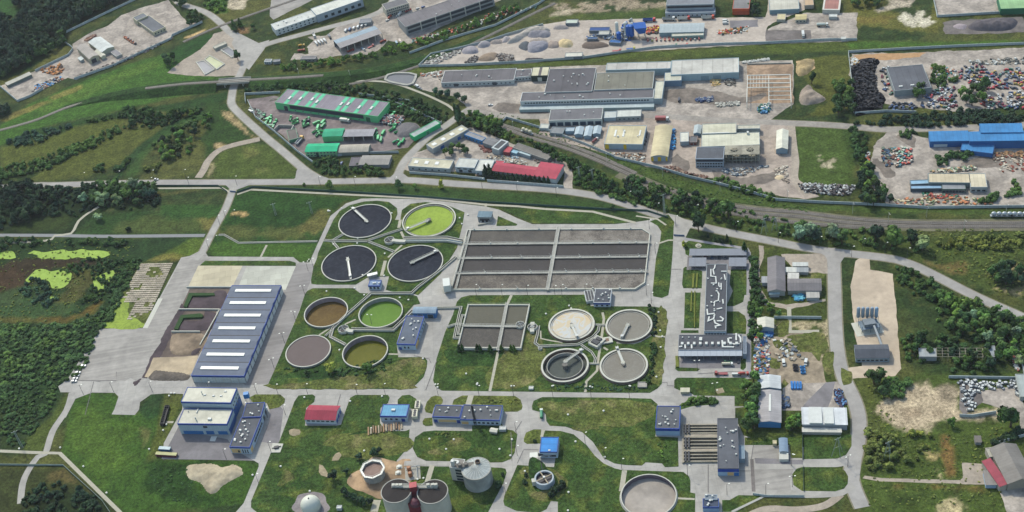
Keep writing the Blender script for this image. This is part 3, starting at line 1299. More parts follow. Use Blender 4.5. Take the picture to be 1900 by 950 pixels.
o=basin('aeration_basin','very large rectangular aeration basin split in four long lanes by grey walkways','867.5,426.1 1191.4,423.9 1205.7,433.2 1195.8,523.8 1178,535.3 837.2,536.4',[('859.8,452.6 1036,451 1206.8,449.6',2.4),('848.7,479.1 1030,478 1202.4,476',2.0),('844.3,507.2 1024,505.5 1201.3,503.6',2.2),('1036.6,421 1015.6,538.2',2.6),('873,427 846,535.5',1.4),('866,440 838,536',0.8)],[('867.5,426.1 1035,425 1031,452 862,453',mF2),('1035,425 1191.4,423.9 1205.7,433.2 1203,451 1031,452',mF1),('862,453 1203,451 1200,477 856,479',mF3),('856,479 1200,477 1197,504 848,507',mF3),('848,507 1021,505 1016,536 837.2,536.4',mF4),('1021,505 1197,504 1195.8,523.8 1178,535.3 1016,536',mF1)])
mast=MB().tube((0,0,0),(0,0,2.6),0.09).tube((0,0,2.5),(-1.1,0.5,3.1),0.08).box(-0.6,0.6,-0.3,0.3,0,0.8).mesh('mixer_mast',mWHT)
for s in ('960,452 1100,451 910,452 1180,450 1150,450','912,478 968,478 1022,477 1076,477 1131,476 1186,476','1050,504 1107,504 1166,504 985,505 1138,504 900,506 1190,504','880,426 940,426 1000,425 1060,425 1120,424 1170,424','890,536 960,536 1050,535 1100,535 1150,535'):
 for a in W(L(s),1.6):
  inst('mixer_mast',mast,o,a-o.location)
tr=MB()
for x in range(14):
 a=G(846+x*2.6,503.5,2.6)-o.location
 b2=G(848.6+x*2.6,503.5,2.6)-o.location
 tr.tube(a,b2,0.09,n=4)
 tr.tube(a+Vector((0,0,-1)),b2+Vector((0,0,0)),0.07,n=4)
 tr.tube(a+Vector((0,0,-1)),b2+Vector((0,0,-1)),0.09,n=4)
tr.build('pipe_truss',mDK,o)
basin('sludge_basin','smaller rectangular basin with a walkway cross, row of small conifers along its near wall','869,565 982,565 966,645 849,645',[('858,604 972,605.6',2.2),('941,562 924,650',2.2)],[('869,565 982,565 974,605 859,605',foam('grey_green_sludge','605e55','6e6b61',0.35,0.15)),('859,605 974,605 966,645 849,645',foam('brown_sludge_water','53504e','6b6662',0.5,0.12))],zr=2.3,zw=1.3)
b=G(1262,785,0)
o=empty('grit_channels',b,0,'bank of long parallel grit channels between two grey roofed buildings','grit tank')
mb=MB()
mb2=MB()

def fr(x,y,z=0,i=3,j=4):
 return G(380*i+x/5,190*j+y/5,z)-b
for y0,y1 in ((138,218),(256,352),(386,478)):
 for k in range(4):
  y=y0+(y1-y0)*k/3
  sweep(mb,[Vector((*fr(642,y,1.3).xy,0)),Vector((*fr(960,y-2,1.3).xy,0))],rect(0.9 if k in (0,3) else 0.7,0,1.3))
 for k in range(3):
  ya=y0+(y1-y0)*k/3+4
  yb=y0+(y1-y0)*(k+1)/3-4
  MB().prism([tuple(fr(x,y,0.5).xy) for x,y in ((645,ya),(958,ya),(958,yb),(645,yb))],0.05,0.35).build('water',M('grit_water','37372f',0.3,0.15,0.3),o)
 for x in (660,690):
  sweep(mb2,[Vector((*fr(x,y0,2).xy,0)),Vector((*fr(x,y1,2).xy,0))],rect(1.2,1.45,2.3))
sweep(mb,[Vector((*fr(x,y,1.3).xy,0)) for x,y in ((636,120),(636,490))],rect(1.0,0,1.35))
mb.build('channel_wall',M('buff_concrete','9f978a',0.9,0.15,0.5,stain=0.2),o)
mb2.build('scraper_carriage',mDK,o)
for y in (238,368):
 MB().prism([tuple(fr(x,yy,1).xy) for x,yy in ((640,y-14),(960,y-16),(960,y+12),(640,y+12))],0.02,0.9).build('walkway',M('buff_walk','a3998c',0.9,0.15,0.4,stain=0.2),o)
channel('straight concrete channel between the dark settling tanks','602,447 616,448 682,448.4',2.2,1.1)
channel('short channel from the junction up to the upper left dark tank','618,446.8 638,435',2,1.05)
channel('short channel from the junction down to the lower left dark tank','618,450 628,462',2,1.05)
channel('diagonal channel rising to the lime green tank','683,447 747,426',2,1.15)
channel('diagonal channel falling to the dark tank by the rectangular basin','684,449.5 731,468',2,1.15)
channel('thin white gutter channel across the grass left of the ring road','406,436 416,436 443,451 589,448',1.7,0.5,water='7c8278')
channel('upper lane of the wide twin channel to the rectangular basin','749,444 758,443.5 830,443 858,449',2.6,1.9)
channel('lower lane of the wide twin channel to the rectangular basin','752,449 830,448 858,453',2.4,2.0,water='5d7a8e')
channel('long bent channel beside the dark tank down to the medium tanks','846,478 819,501 776,534 764,545.2 717.4,545.7 689,545.7 638,590.8 618,610.5 613.6,626.6 641.3,641',2.1,1.4)
channel('short spur channel above the brown sludge tank','616,614 604,624.8',1.5,1.2)
channel('channel from the round chamber to the pump building below the grass green tank','652,613.2 729.9,614 750.5,594.4 766.6,578.3',2.4,1.9)
channel('outer loop channel at the left of the smaller rectangular basin','806,573 856,572 852,586 843,628.5 855,628.5',1.7,1.5)
channel('inner loop channel at the left of the smaller rectangular basin','866,587 858,587 850,622 856,622',1.3,1.5)
channel('short channel crossing the lawn to the smaller basin walkway','830,608.5 846,603.5 858,604',1.5,1.6)
channel('bent channel from the valve chamber to the round tanks with brown walls','1000,606 997,624 993,638 1001,644 1072,641 1100,627 1110,616 1112,606',1.8,1.3)
channel('curved channel around the half empty round tank','1078,641 1098,655 1105,666 1103,677',1.6,1.2)
channel('short link channel between the two near round tanks','1093,676 1112,676',1.3,1.1)
channel('short link channel between the two far round tanks','1104,603.6 1124,604.4',1.3,1.1)

def chamber(label,c,R,zr,ext=None,dome=None):
 p=G(c[0],c[1],zr)
 p.z=0
 o=empty('distribution_chamber',p,0,label,'chamber',None)
 MB().lathe([(R,0),(R,zr),(R-0.4,zr),(R-0.4,zr-1.2)],n=10,cap=False).build('wall',mCOW,o)
 MB().lathe([(R-0.4,zr-1.25),(R-0.4,zr-1.2)],n=10).build('water',M('chamber_water','3d4448',0.3,0.1),o)
 MB().lathe([(R*0.55,zr-1.2),(R*0.55,zr-0.1),(R*0.4,zr-0.1),(R*0.4,zr-1)],n=16,cap=False).build('overflow_ring',mCOD,o)
 mb=MB()
 for a in (0,1.57,3.14,4.71):
  mb.tube((0,0,zr+0.1),((R-0.2)*math.cos(a+0.4),(R-0.2)*math.sin(a+0.4),zr+0.1),0.18)
 mb.build('beam',mSTL,o)
 if ext:
  q=[G(a,b_,zr)-p for a,b_ in L(ext)]
  m2=MB()
  sweep(m2,[Vector((v.x,v.y,0)) for v in q],rect(3,0,zr-0.1))
  m2.build('outlet_box',mCOW,o)
 return o
chamber('octagonal chamber with a dark ring at the start of the twin channel',(722.4,444.5),4.2,2.3,'727,444.5 738,446 752,446.5')
chamber('octagonal chamber between the brown and grass green tanks',(636.9,609.5),4.2,2.3,'642,610 648,613 655,613.5')
chamber('round chamber set into the right wall of the smaller rectangular basin',(965,601.5),3.4,3.0)
chamber('free standing valve chamber with side boxes right of the smaller basin',(987.5,605.5),3.6,2.4,'988,597 987,615')
chamber('small chamber where the bent channel turns below the foamy tank',(1002,645),1.6,1.6)

def drum(name,label,c,R,h,roofm,wallm,cat,cone=0,n=48,rim=None):
 p=G(c[0],c[1],h)
 p.z=0
 o=empty(name,p,0,label,cat)
 MB().lathe([(R,0),(R,h)],n=n,cap=False).build('wall',wallm,o,smooth=True)
 MB().lathe([(R+0.15,h-0.05),(R+0.15,h+0.12),(0.01,h+0.12+cone)],n=n).build('roof',roofm,o)
 MB().ring(0,0,R+0.3,R-0.3,h-0.5,h+0.35,n).build('rim',rim or mCON,o)
 return o
mDR=M('bitumen_roof','332e2c',0.95,0.12,0.4,stain=0.2)
mDW=M('digester_wall','c3bfb5',0.8,0.08,0.2,stain=0.12)
mRED=M('red_cladding','7d2c34',0.6,0.08,0.5,ribs=(0,1.0))
d1=drum('sludge_digester','left one of two tall white digesters with a dark flat roof',(735.5,911),9.6,17,mDR,mDW,'digester',0.8)
d2=drum('sludge_digester','right one of two tall white digesters with a dark flat roof',(802.5,912.5),9.6,17,mDR,mDW,'digester',0.8)
a,bq=(G(727,902,18),G(812,903,18))
b0=a.copy()
b0.z=0
o=empty('roof_gallery',b0,0,'pale walkway gallery linking the tops of the two digesters','gallery')
mb=MB()
sweep(mb,[a-b0,bq-b0],rect(2.6,-0.6,0.3))
mb.build('deck',mCON,o)
for s in (-1.1,1.1):
 mb=MB()
 sweep(mb,[a-b0,bq-b0],rect(0.12,1.2,1.4,s))
 mb.build('railing',mWHT,o)
for f in (0.04,0.12,0.2,0.8,0.9,0.97):
 p=(a-b0).lerp(bq-b0,f)
 MB().box(p.x-1,p.x+1,p.y-0.8,p.y+0.8,p.z+0.3,p.z+1.6+f).build('machine_box',mCOW,o)
p=G(766,899,21)
o=empty('lift_tower',(p.x,p.y,0),0,'dark red clad lift tower between the two digesters','tower')
MB().box(-2.2,2.2,-2.5,1.5,0,21).build('shaft',mRED,o)
MB().box(-2.35,2.35,-2.65,1.65,21,21.4).build('roof',M('red_roof','b04a50',0.6),o)
MB().box(-6,6,-7,-2.4,0,12).build('annex',mRED,o)
MB().lathe([(4,12),(3.4,14),(1.8,15.4),(0.05,16)],0,-7.5,24).build('dome',M('brown_dome','5d2f3a',0.5),o)
s=drum('sludge_silo','tall grey concrete silo with a shallow cone roof beside a stair tower',(883.5,869.5),9.3,12.5,M('zinc_cone','aab0b2',0.7,0.15,0.4,stain=0.25),M('weathered_concrete','a4a6a6',0.85,0.14,0.25,stain=0.3),'silo',2.4)
for k in range(24):
 a=2*PI*k/24
 m2=MB().tube((9.2*math.cos(a),9.2*math.sin(a),12.72),(1.2*math.cos(a),1.2*math.sin(a),14.9),0.1,n=4)
 m2.build('roof_rib',mWHT,s)
m2=MB().lathe([(1.7,13.4),(1.7,15.9),(1.4,15.9),(1.4,14)],0,0,16,cap=False)
m2.build('hatch',M('rusty_hatch','7d6a5a',0.8),s,(1.5,3,0))
st=B('stair_tower','white stair tower with a grid of slots attached to the grey silo','tower',[(834,867),(857,869.5),(858,852)],12.5,wall='c5c6c4',rf='8f8a86',win=[('f',5,z,1.9,0.9,0.42,0.98) for z in (0.8,3.6,6.4,9.2)])
for q in ((2,2,2,2,4.5),(5,3,1.5,2.5,2.5),(3,5,2.6,1,1.6)):
 MB().box(q[0]-q[2]/2,q[0]+q[2]/2,q[1]-q[3]/2,q[1]+q[3]/2,12.3,12.5+q[4]).build('machine_box',mVNT,st)
m2=MB().box(-12,-1,1.5,4.5,14,14.4).box(-11,-9,2,4,14.4,16).box(-7,-5,2,4,14.4,15.6)
m2.build('gantry',mCOD,s)
p=G(578.4,943,0)
o=empty('gas_holder',p,0,'smooth white spherical gas holder standing on a round gravel pad','gas holder')
MB().lathe([(5.6,0)]+[(6.5*math.cos(t),3.2+6.5*math.sin(t)) for t in [-0.4+1.97*k/12 for k in range(12)]]+[(0.02,9.7)],n=40).build('membrane',M('white_membrane','cfd0c8',0.45,0.03,0.5),o,smooth=True)
MB().ring(0,0,6.6,5.5,0,0.5).build('foundation_ring',mCON,o)
MB().box(-0.4,0.4,-0.4,0.4,9.6,10.1).build('vent',mCOD,o)
p=G(691,869.5,7)
p.z=0
R=7.2
o=empty('sludge_thickener',p,0,'round grey tank with brown sludge and an octagonal railed walkway on stilts','thickener')
MB().lathe([(R,0),(R,6),(R-0.4,6),(R-0.4,5)],n=40,cap=False).build('wall',mCON,o,smooth=True)
MB().lathe([(R-0.4,4.9),(R-0.4,5.0)],n=40).build('water',M('brown_sludge_top','8b7268',0.7,0.12,0.3,stain=0.2),o)
MB().ring(0,0,R+1.1,R-0.2,6.5,6.7,8).build('walkway',mSTL,o)
for r_,z_ in ((R+1.0,7.8),(R+1.0,7.25),(R-0.2,7.8)):
 MB().ring(0,0,r_,r_-0.12,z_-0.08,z_,8).build('railing',mWHT,o)
for k in range(16):
 a=2*PI*k/16
 MB().tube(((R+0.9)*math.cos(a),(R+0.9)*math.sin(a),0 if k % 2 else 6.5),((R+0.9)*math.cos(a),(R+0.9)*math.sin(a),7.8),0.1,n=5).build('post',mSTL,o)
for a in (2.2,0.4):
 MB().tube((R*math.cos(a),R*math.sin(a),6),((R+0.2)*math.cos(a),(R+0.2)*math.sin(a),12),0.08,n=5).build('mast',mSTL,o)
p=G(1009.5,886,4.5)
p.z=0
R=5.9
o=empty('mixing_tank',p,0,'small pale open tank with a cross of beams over dark water','tank')
MB().lathe([(R+0.6,0),(R,4.2),(R+0.3,4.5),(R-0.7,4.5),(R-0.7,3)],n=40,cap=False).build('wall',M('blueish_wall','a7b0bb',0.8,0.1),o,smooth=False)
MB().lathe([(R-0.7,2.6),(R-0.7,2.7)],n=40).build('water',M('black_water','2e2d2f',0.3),o)
MB().box(-R,R,-0.35,0.35,4.2,4.6).box(-0.35,0.35,-R,R,4.21,4.61).build('cross_beam',M('tan_beam','a39681',0.8),o,None,0).rotation_euler=(0,0,0.35)
MB().lathe([(0.8,4.2),(0.8,5.3)],n=12).build('motor',mSTL,o)
MB().box(-R-2.2,-R+0.4,-1.8,1.2,0,4).build('side_box',mCOW,o)
sheet('round_pad',[(578+34*math.cos(a)*(1+0.08*math.sin(5*a)),938+25*math.sin(a)) for a in [k*PI/16 for k in range(32)]],M('pad_gravel','8e8689',1,0.2,0.5,stain=0.2),0.19,rough=0.8,thick=0.03)
gx=np.arange(-570,571,2.2)
gy=np.arange(455,1430,2.2)
NX,NY=(len(gx),len(gy))
XX,YY=np.meshgrid(gx,gy)
XX=XX.ravel()
YY=YY.ravel()
N1=fbm(XX*0.012,YY*0.012,3,5)
N2=fbm(XX*0.05,YY*0.05,8,4)
N3=fbm(XX*0.2,YY*0.2,21,3)

def C3(h):
 return np.array(lin(h))

def smooth01(a):
 a=np.clip(a,0,1)
 return a*a*(3-2*a)
CC=C3('35482a')[None,:]*np.ones((len(XX),3))

def lay(m,h,st=1.0):
 global CC
 m=(smooth01(m)*st)[:,None]
 CC=CC*(1-m)+C3(h)[None,:]*m
lay((N1-0.42)/0.2,'535a33')
lay((N2-0.5)/0.14,'2f4426',0.8)
lay((N3-0.55)/0.2,'5f6239',0.45)

def paint(h,pts,i=None,j=None,f=3.0,amp=6.0,st=1.0,spots=None):
 """mix cover colour h inside a polygon; f feather and amp raggedness in metres"""
 global CC
 p=[(v.x,v.y) for v in W(L(pts,i,j))]
 xs=[a for a,_ in p]
 ys=[b for _,b in p]
 mg=f+amp+2
 k=np.where((XX>min(xs)-mg)&(XX<max(xs)+mg)&(YY>min(ys)-mg)&(YY<max(ys)+mg))[0]
 if not len(k):
  return
 d=sdist(XX[k],YY[k],p)+(N2[k]-0.5)*2*amp+(N3[k]-0.5)*amp
 m=smooth01(d/f+0.5)*st
 if spots:
  m=m*smooth01((N2[k]*0.5+N3[k]*0.5-spots)/0.08)
 m=m[:,None]
 CC[k]=CC[k]*(1-m)+C3(h)[None,:]*m

def paintN(h,pts,i=None,j=None,**a):
 paint(h,pts,i,j,**a)
GR,GB,GD,OL,DRY,SOIL,TAN=('3b5629','456a30','27401f','5b6034','857a4e','a5968c','b9a07c')
paint('33582b','-60,-40 60,-40 52,0 12,14 56,20 0,40 -60,60',f=8)
paint(GD,'0,60 250,-10 130,60 100,90 60,130 0,165',f=8)
paint('43672c','-40,262 60,190 150,152 240,118 312,98 340,132 400,142 436,146 400,166 200,208 60,240 -40,290',f=5,amp=3)
paint('5f7a38','60,200 200,140 290,110 300,122 180,170 80,212',f=5,amp=4,st=0.5)
paint('2d4a26','-40,292 60,244 200,212 330,190 430,168 436,180 400,196 250,212 80,272 -40,300',f=4,amp=3)
paint('3f6a2c','304,104 376,72 400,70 410,90 360,120 320,130',f=4,amp=2,st=0.6)
paint('2c4f27','318,92 376,66 398,62 400,78 350,104 322,120',f=4,amp=2)
paint('6a6a3a','100,92 134,84 130,100 70,126 0,150 0,160 60,130',f=5,amp=4,st=0.7)
paint(TAN,'340,70 380,54 380,58 352,72',f=2,amp=1)
paint('8d8350','84,182 150,158 152,164 100,186',f=3,amp=3,st=0.7)
paint('8d8350','0,222 80,188 84,194 10,226',f=3,amp=3,st=0.7)
paint('7d7647','22,210 90,186 96,190 30,216',f=2,amp=2,st=0.6)
paint('56602f','0,430 700,230 1150,150 1160,230 700,420 300,590 0,690',0,1,f=8)
paint('565f30','400,620 1000,330 1300,220 1530,240 1500,290 1200,440 1100,560 900,660 400,730 300,720',0,1,f=8)
paint('64683c','1500,560 1900,250 1900,620 1700,700 1350,700',0,1,f=10,st=0.6)
paint('2f4a2a','1560,200 1900,60 1900,150 1500,330 1150,640 1120,705 1050,700 1250,430',0,1,f=3,amp=2)
paint('3d5d31','1640,170 1900,90 1900,120 1560,320 1330,520 1250,690 1150,700 1280,480',0,1,f=5,amp=2,st=0.7)
paint('39542a','100,640 400,560 600,640 850,640 900,700 100,740',1,1,f=6,st=0.8)
paint('4f5f30','120,480 400,380 600,400 850,600 840,680 500,700 60,700',1,1,f=4,amp=3)
paint('7f8050','360,420 450,420 480,470 400,500',1,1,f=6,amp=6,st=0.5)
paint('7f8050','440,580 560,600 600,640 460,640',1,1,f=6,amp=6,st=0.4)
paint('334d26','0,0 210,0 260,90 400,200 480,320 150,400 0,520',1,1,f=5,amp=5)
paint('b09a7c','170,80 250,90 330,200 420,290 490,330 440,330 300,210 190,130',1,1,f=2,amp=4,st=0.7)
paint('b09a7c','90,380 150,370 190,400 130,440 90,420',1,1,f=3,amp=3,st=0.8)
paint('a59a80','60,560 100,600 80,650 30,690 20,650',1,1,f=3,amp=3,st=0.7)
paint('37512a','0,352 120,350 380,343 560,345 760,343 860,351 1000,361 1140,380 1240,412 1240,418 1140,396 900,378 700,368 460,348 440,356 400,352 0,360',f=3,amp=2)
paint(GD,'900,372 960,378 1040,392 1140,404 1180,412 1140,416 1040,417 990,416 930,388',f=4,amp=3,st=0.7)
paint('305026','430,352 470,352 640,366 800,374 900,380 860,388 640,372 600,420 586,470 400,480 388,450',f=4,amp=2)
paint('2c4a24','200,30 1000,40 1050,140 950,230 200,210',1,2,f=8,amp=6)
paint('6f6b41','1050,30 1200,20 1130,160 1040,290 900,240 1000,100',1,2,f=8,amp=8,st=0.8)
paint('b89d74','215,70 300,55 400,60 410,100 240,105',1,2,f=3,amp=5,st=0.9)
paint('6c6a42','200,205 900,200 1000,330 400,335 230,300',1,2,f=8,amp=10,st=0.5)
paint('47662d','100,350 1030,360 980,520 900,530 800,490 100,480 40,430',1,2,f=4,amp=3)
paint('38592b','1490,0 2200,0 2040,220 1500,150',0,2,f=3,amp=2)
paint('7c7546','1700,120 2040,130 2000,260 1500,270 1060,260 1060,190 1400,100',0,2,f=8,amp=8,st=0.75)
paint('566b2f','1400,320 1980,300 1860,450 1690,490 1340,520',0,2,f=3,amp=2)
paint('8a7c49','1340,470 1600,460 1680,500 1330,530',0,2,f=6,amp=5,st=0.6)
paint('80744a','260,352 300,358 370,346 372,352 300,366 262,360',f=3,amp=3,st=0.3)
paint('30502a','150,395 350,395 400,440 380,440 130,438',f=6,amp=6,st=0.7)
paint('26391f','0,350 180,350 180,400 130,436 0,442',f=5,amp=4)
paint('3f4e28','10,408 130,402 125,425 10,430',f=4,amp=5,st=0.6)
paint('2c4427','-40,446 360,440 262,490 190,610 180,700 120,704 100,760 -40,860',f=5,amp=4)
paint('3f2f28','-40,500 60,480 150,476 180,490 100,500 60,520 40,560 0,570 -40,560',f=5,amp=9,st=0.8)
paint('4b3a2b','-40,510 30,500 50,530 20,560 -40,560',f=5,amp=6,st=0.6)
paint('575732','110,505 170,500 180,520 140,560 120,580 90,560 130,540',f=6,amp=6,st=0.8)
paint('3f5a38','-40,550 60,530 90,560 170,565 100,590 -40,600',f=6,amp=5,st=0.8)
paint('605c30','-40,588 120,590 190,560 176,578 130,598 -40,602',f=4,amp=5,st=0.85)
paint('6b5128','60,590 130,590 186,556 180,570 130,595',f=4,amp=5,st=0.5)
for s in ('250,455 300,430 420,440 590,415 640,425 820,420 1030,450 990,485 850,500 700,490 620,505 400,490 350,465','240,690 340,610 420,598 480,625 560,605 660,625 650,690 580,770 490,780 470,730 330,690 280,720','880,680 960,630 1060,600 1070,630 960,780 870,810','-100,460 110,430 150,490 100,510 -100,490','450,840 510,840 500,880 450,880'):
 paint('2b3c20',s,0,2,f=6,amp=3)
paint('3f5d28','172,728 212,728 250,770 340,740 304,822 300,852 460,855 490,866 452,934 240,960 224,950 112,842 130,760 140,740',f=3,amp=1)
paint('56702f','140,760 200,750 260,850 190,900 120,842',f=16,amp=12,st=0.6)
paint('29482a','258,760 280,732 306,730 296,770 276,776',f=3,amp=3,st=0.8)
paint('5b6232','306,730 340,730 338,745 318,790 300,850 272,856 292,790',f=3,amp=1,st=0.8)
paint('26421f','280,860 400,856 350,875 360,915 400,930 330,940 270,900',f=8,amp=10,st=0.8)
paint('7b7550','265,800 283,802 280,812 264,830',f=4,amp=5,st=0.6)
paint('35462a','-40,760 100,760 110,790 70,845 -40,842',f=5,amp=5)
paint('51602f','110,790 84,842 40,842 60,800 100,770 118,735 130,735',f=4,amp=3,st=0.9)
paint('3d4628','-40,866 120,866 240,960 -40,960',f=5,amp=5)
paint('6c6140','60,870 120,872 170,915 150,900 90,890',f=4,amp=7,st=0.7)
paint('24361f','80,910 190,915 220,955 60,955',f=5,amp=5,st=0.8)
paint('4d5c2e','480,210 1500,215 1660,260 1900,580 1900,700 1500,640 1200,400',4,1,f=6,amp=2,st=0)
paint('4b6030','1476,232 1600,240 1590,300 1580,345 1478,342',f=4,amp=3)
paint('334b26','1560,240 1600,240 1610,320 1570,300',f=6,amp=5,st=0.7)
paint('b0a79c','0,480 180,430 160,600 60,610 0,540',4,1,f=4,amp=9,st=0.8,spots=0.48)
paint('51602f','820,118 1120,98 1300,92 1440,78 1570,78 1900,72 1900,86 1575,95 1440,100 1300,104 1140,112 800,140 520,132 440,152 460,160 700,140',f=4,amp=3)
paint('456a2c','1570,80 1900,74 1900,84 1580,90',f=3,amp=3,st=0.8)
paint('6a6b38','1570,0 1640,0 1640,16 1720,40 1732,0 1760,40 1740,60 1600,50 1570,60',f=5,amp=7,st=0.8)
paint('8a7c48','1580,30 1660,30 1640,44 1574,44',f=5,amp=5,st=0.6)
paint('c4c0bb','760,100 1000,90 1045,200 960,240 820,230 750,190',4,0,f=3,amp=8,st=0.95,spots=0.42)
paint('a9a19c','500,90 650,50 640,0 880,0 850,70 700,80 540,120',4,0,f=3,amp=4)
paint('585f30','1475,108 1576,100 1586,205 1480,222 1540,190 1500,160',f=4,amp=4)
paint('4c612e','0,480 400,520 1000,560 1900,700 1900,950 1650,900 1000,580 400,440 0,400',3,1,f=4,amp=3,st=0)
paint('49592e','1040,300 1140,320 1260,360 1400,400 1520,420 1700,440 1900,436 1900,560 1720,486 1500,460 1330,420 1200,380 1080,350',f=5,amp=4)
paint('7b6a45','1710,482 1790,490 1790,506 1720,500',f=5,amp=7,st=0.7)
paint('a3937a','1825,512 1850,500 1900,480 1900,520 1850,500',f=4,amp=8,st=0.7)
paint('a3937a','1855,535 1900,530 1900,550 1870,548',f=4,amp=5,st=0.6)
paint('4a5f30','900,210 1000,230 1200,330 1340,372 1500,392 1900,400 1900,390 1500,380 1400,365 1250,330 1000,232',f=3,amp=3)
paint('49572c','1390,470 1410,460 1540,474 1550,700 1590,780 1590,860 1575,900 1490,800 1400,820',f=3,amp=2)
paint('b3a693','1400,585 1450,600 1540,600 1540,700 1400,700',f=4,amp=7,st=0.8,spots=0.44)
paint('4b5d2d','1555,700 1900,690 1900,960 1600,960',f=4,amp=3)
paint('586034','1580,700 1640,700 1630,830 1580,880',f=6,amp=7,st=0.7)
paint('aea193','600,840 760,790 900,700 1000,700 1050,780 1200,740 1300,800 1320,950 1340,1000 1680,960 1680,1020 1300,1030 1100,1060 980,1140 700,1080 560,960',4,3,f=4,amp=7)
paint('8f857a','1080,760 1180,700 1270,720 1280,860 1150,900',4,3,f=4,amp=5,st=0.8)
paint('8c7d70','780,960 930,950 920,1010 830,1040',4,3,f=4,amp=5,st=0.7)
paint('8c7d70','1010,970 1130,950 1140,1000 1060,1020',4,3,f=4,amp=4,st=0.7)
paint('7d6440','1130,230 1210,240 1260,420 1280,620 1180,630 1130,450',4,4,f=3,amp=4,st=0.9)
paint('b5a37c','990,390 1110,410 1100,470 1000,460',4,4,f=3,amp=5,st=0.8)
paint('b5a98e','1090,850 1300,820 1340,960 1120,960',4,4,f=4,amp=8,st=0.9,spots=0.45)
paint('b5a98e','1080,560 1160,560 1160,640 1080,640',4,4,f=4,amp=6,st=0.8,spots=0.45)
paint('7d6840','700,690 1600,710 1600,760 1200,740 700,720',4,4,f=4,amp=5,st=0.7)
paint('26381d','700,800 1300,750 1000,800 800,880 700,900',4,4,f=6,amp=6,st=0.6)
paint('6d7638','560,700 600,700 590,760 556,760',f=4,amp=4,st=0)
paint('5c6c30','1380,700 1395,700 1390,760 1400,830 1376,830',f=3,amp=3)
paint('4d5c2e','380,150 500,60 700,90 1000,15 1040,0 1200,0 1140,60 900,120 760,160 500,190',f=5,amp=4,st=0)
paint('6b6b3c','400,0 520,0 560,-20 560,-40 700,-60 380,60 380,50',f=5,amp=3,st=0.6)
paint('45652a','380,0 424,0 424,24 400,26 380,18',f=3,amp=2)
paint('b3aaa0','424,0 460,0 450,16 420,16',f=3,amp=5)
paint('9c8f86','1024,8 1140,0 1240,0 1240,12 1160,20 1040,24',f=4,amp=8,st=0.8,spots=0.44)
paint('b0a69c','1024,22 1072,14 1060,28 1020,30',f=4,amp=5,st=0.8)
paint('51652f','1030,30 1230,14 1236,40 1020,34',f=4,amp=5,st=0.5)
paint('93735a','440,52 462,50 462,62 446,62',f=3,amp=4,st=0.8)
lum=CC.mean(1,keepdims=True)
CC=(CC*0.97+lum*0.03)*np.where(lum<0.12,0.86,1.0)*np.array([1.05,1,0.86])
me=bpy.data.meshes.new('ground')
nv=len(XX)
me.vertices.add(nv)
me.vertices.foreach_set('co',np.stack([XX,YY,np.zeros(nv)],-1).ravel())
ii=(np.arange(NY-1)[:,None]*NX+np.arange(NX-1)[None,:]).ravel()
for hx,hy,hr in HOLES:
 ii=ii[np.hypot(XX[ii]+1.1-hx,YY[ii]+1.1-hy)>hr+1.6]
q=np.stack([ii,ii+1,ii+NX+1,ii+NX],-1).ravel().astype(np.int32)
nf=len(ii)
me.loops.add(nf*4)
me.loops.foreach_set('vertex_index',q)
me.polygons.add(nf)
me.polygons.foreach_set('loop_start',np.arange(nf,dtype=np.int32)*4)
me.polygons.foreach_set('loop_total',np.full(nf,4,np.int32))
me.update()
me.validate()
at=me.color_attributes.new('cover','FLOAT_COLOR','POINT')
at.data.foreach_set('color',np.concatenate([CC,np.ones((nv,1))],1).ravel())
gm=bpy.data.materials.new('meadow')
gm.use_nodes=True
nt=gm.node_tree
b=nt.nodes['Principled BSDF']
b.inputs['Roughness'].default_value=1
b.inputs['Specular IOR Level'].default_value=0.1

def ground_nodes(nt,base_socket,lo=0.66,hi=1.34):
 b=nt.nodes['Principled BSDF']
 tc=nt.nodes.new('ShaderNodeTexCoord')
 out=base_socket
 for sc,a in ((0.12,0.3),(0.5,0.42),(2.0,0.38)):
  n=nt.nodes.new('ShaderNodeTexNoise')
  n.inputs['Scale'].default_value=sc
  n.inputs['Detail'].default_value=5
  nt.links.new(tc.outputs['Object'],n.inputs[0])
  r=nt.nodes.new('ShaderNodeMapRange')
  r.inputs[1].default_value=0.32
  r.inputs[2].default_value=0.68
  r.inputs[3].default_value=1-a
  r.inputs[4].default_value=1+a
  nt.links.new(n.outputs[0],r.inputs[0])
  x=nt.nodes.new('ShaderNodeMix')
  x.data_type='RGBA'
  x.blend_type='MULTIPLY'
  x.inputs[0].default_value=1
  nt.links.new(out,x.inputs[6])
  nt.links.new(r.outputs[0],x.inputs[7])
  out=x.outputs[2]
 nt.links.new(out,b.inputs['Base Color'])
 bp=nt.nodes.new('ShaderNodeBump')
 bp.inputs['Strength'].default_value=0.8
 bp.inputs['Distance'].default_value=0.5
 nt.links.new(n.outputs[0],bp.inputs['Height'])
 nt.links.new(bp.outputs[0],b.inputs['Normal'])
va=nt.nodes.new('ShaderNodeVertexColor')
va.layer_name='cover'
ground_nodes(nt,va.outputs[0])
me.materials.append(gm)
tag(inst('ground',me),kind='structure')
fm=bpy.data.materials.new('far_meadow')
fm.use_nodes=True
rg=fm.node_tree.nodes.new('ShaderNodeRGB')
rg.outputs[0].default_value=(*lin('414f2c'),1)
fm.node_tree.nodes['Principled BSDF'].inputs['Roughness'].default_value=1
ground_nodes(fm.node_tree,rg.outputs[0])
mb=MB()
x0,x1,y0,y1=(gx[0],gx[-1],gy[0],gy[-1])
B0=9000
mb.add([(-B0,-B0,0),(B0,-B0,0),(B0,B0,0),(-B0,B0,0),(x0,y0,0),(x1,y0,0),(x1,y1,0),(x0,y1,0)],[(0,1,5,4),(1,2,6,5),(2,3,7,6),(3,0,4,7)])
tag(mb.build('outer_ground',fm),kind='structure')
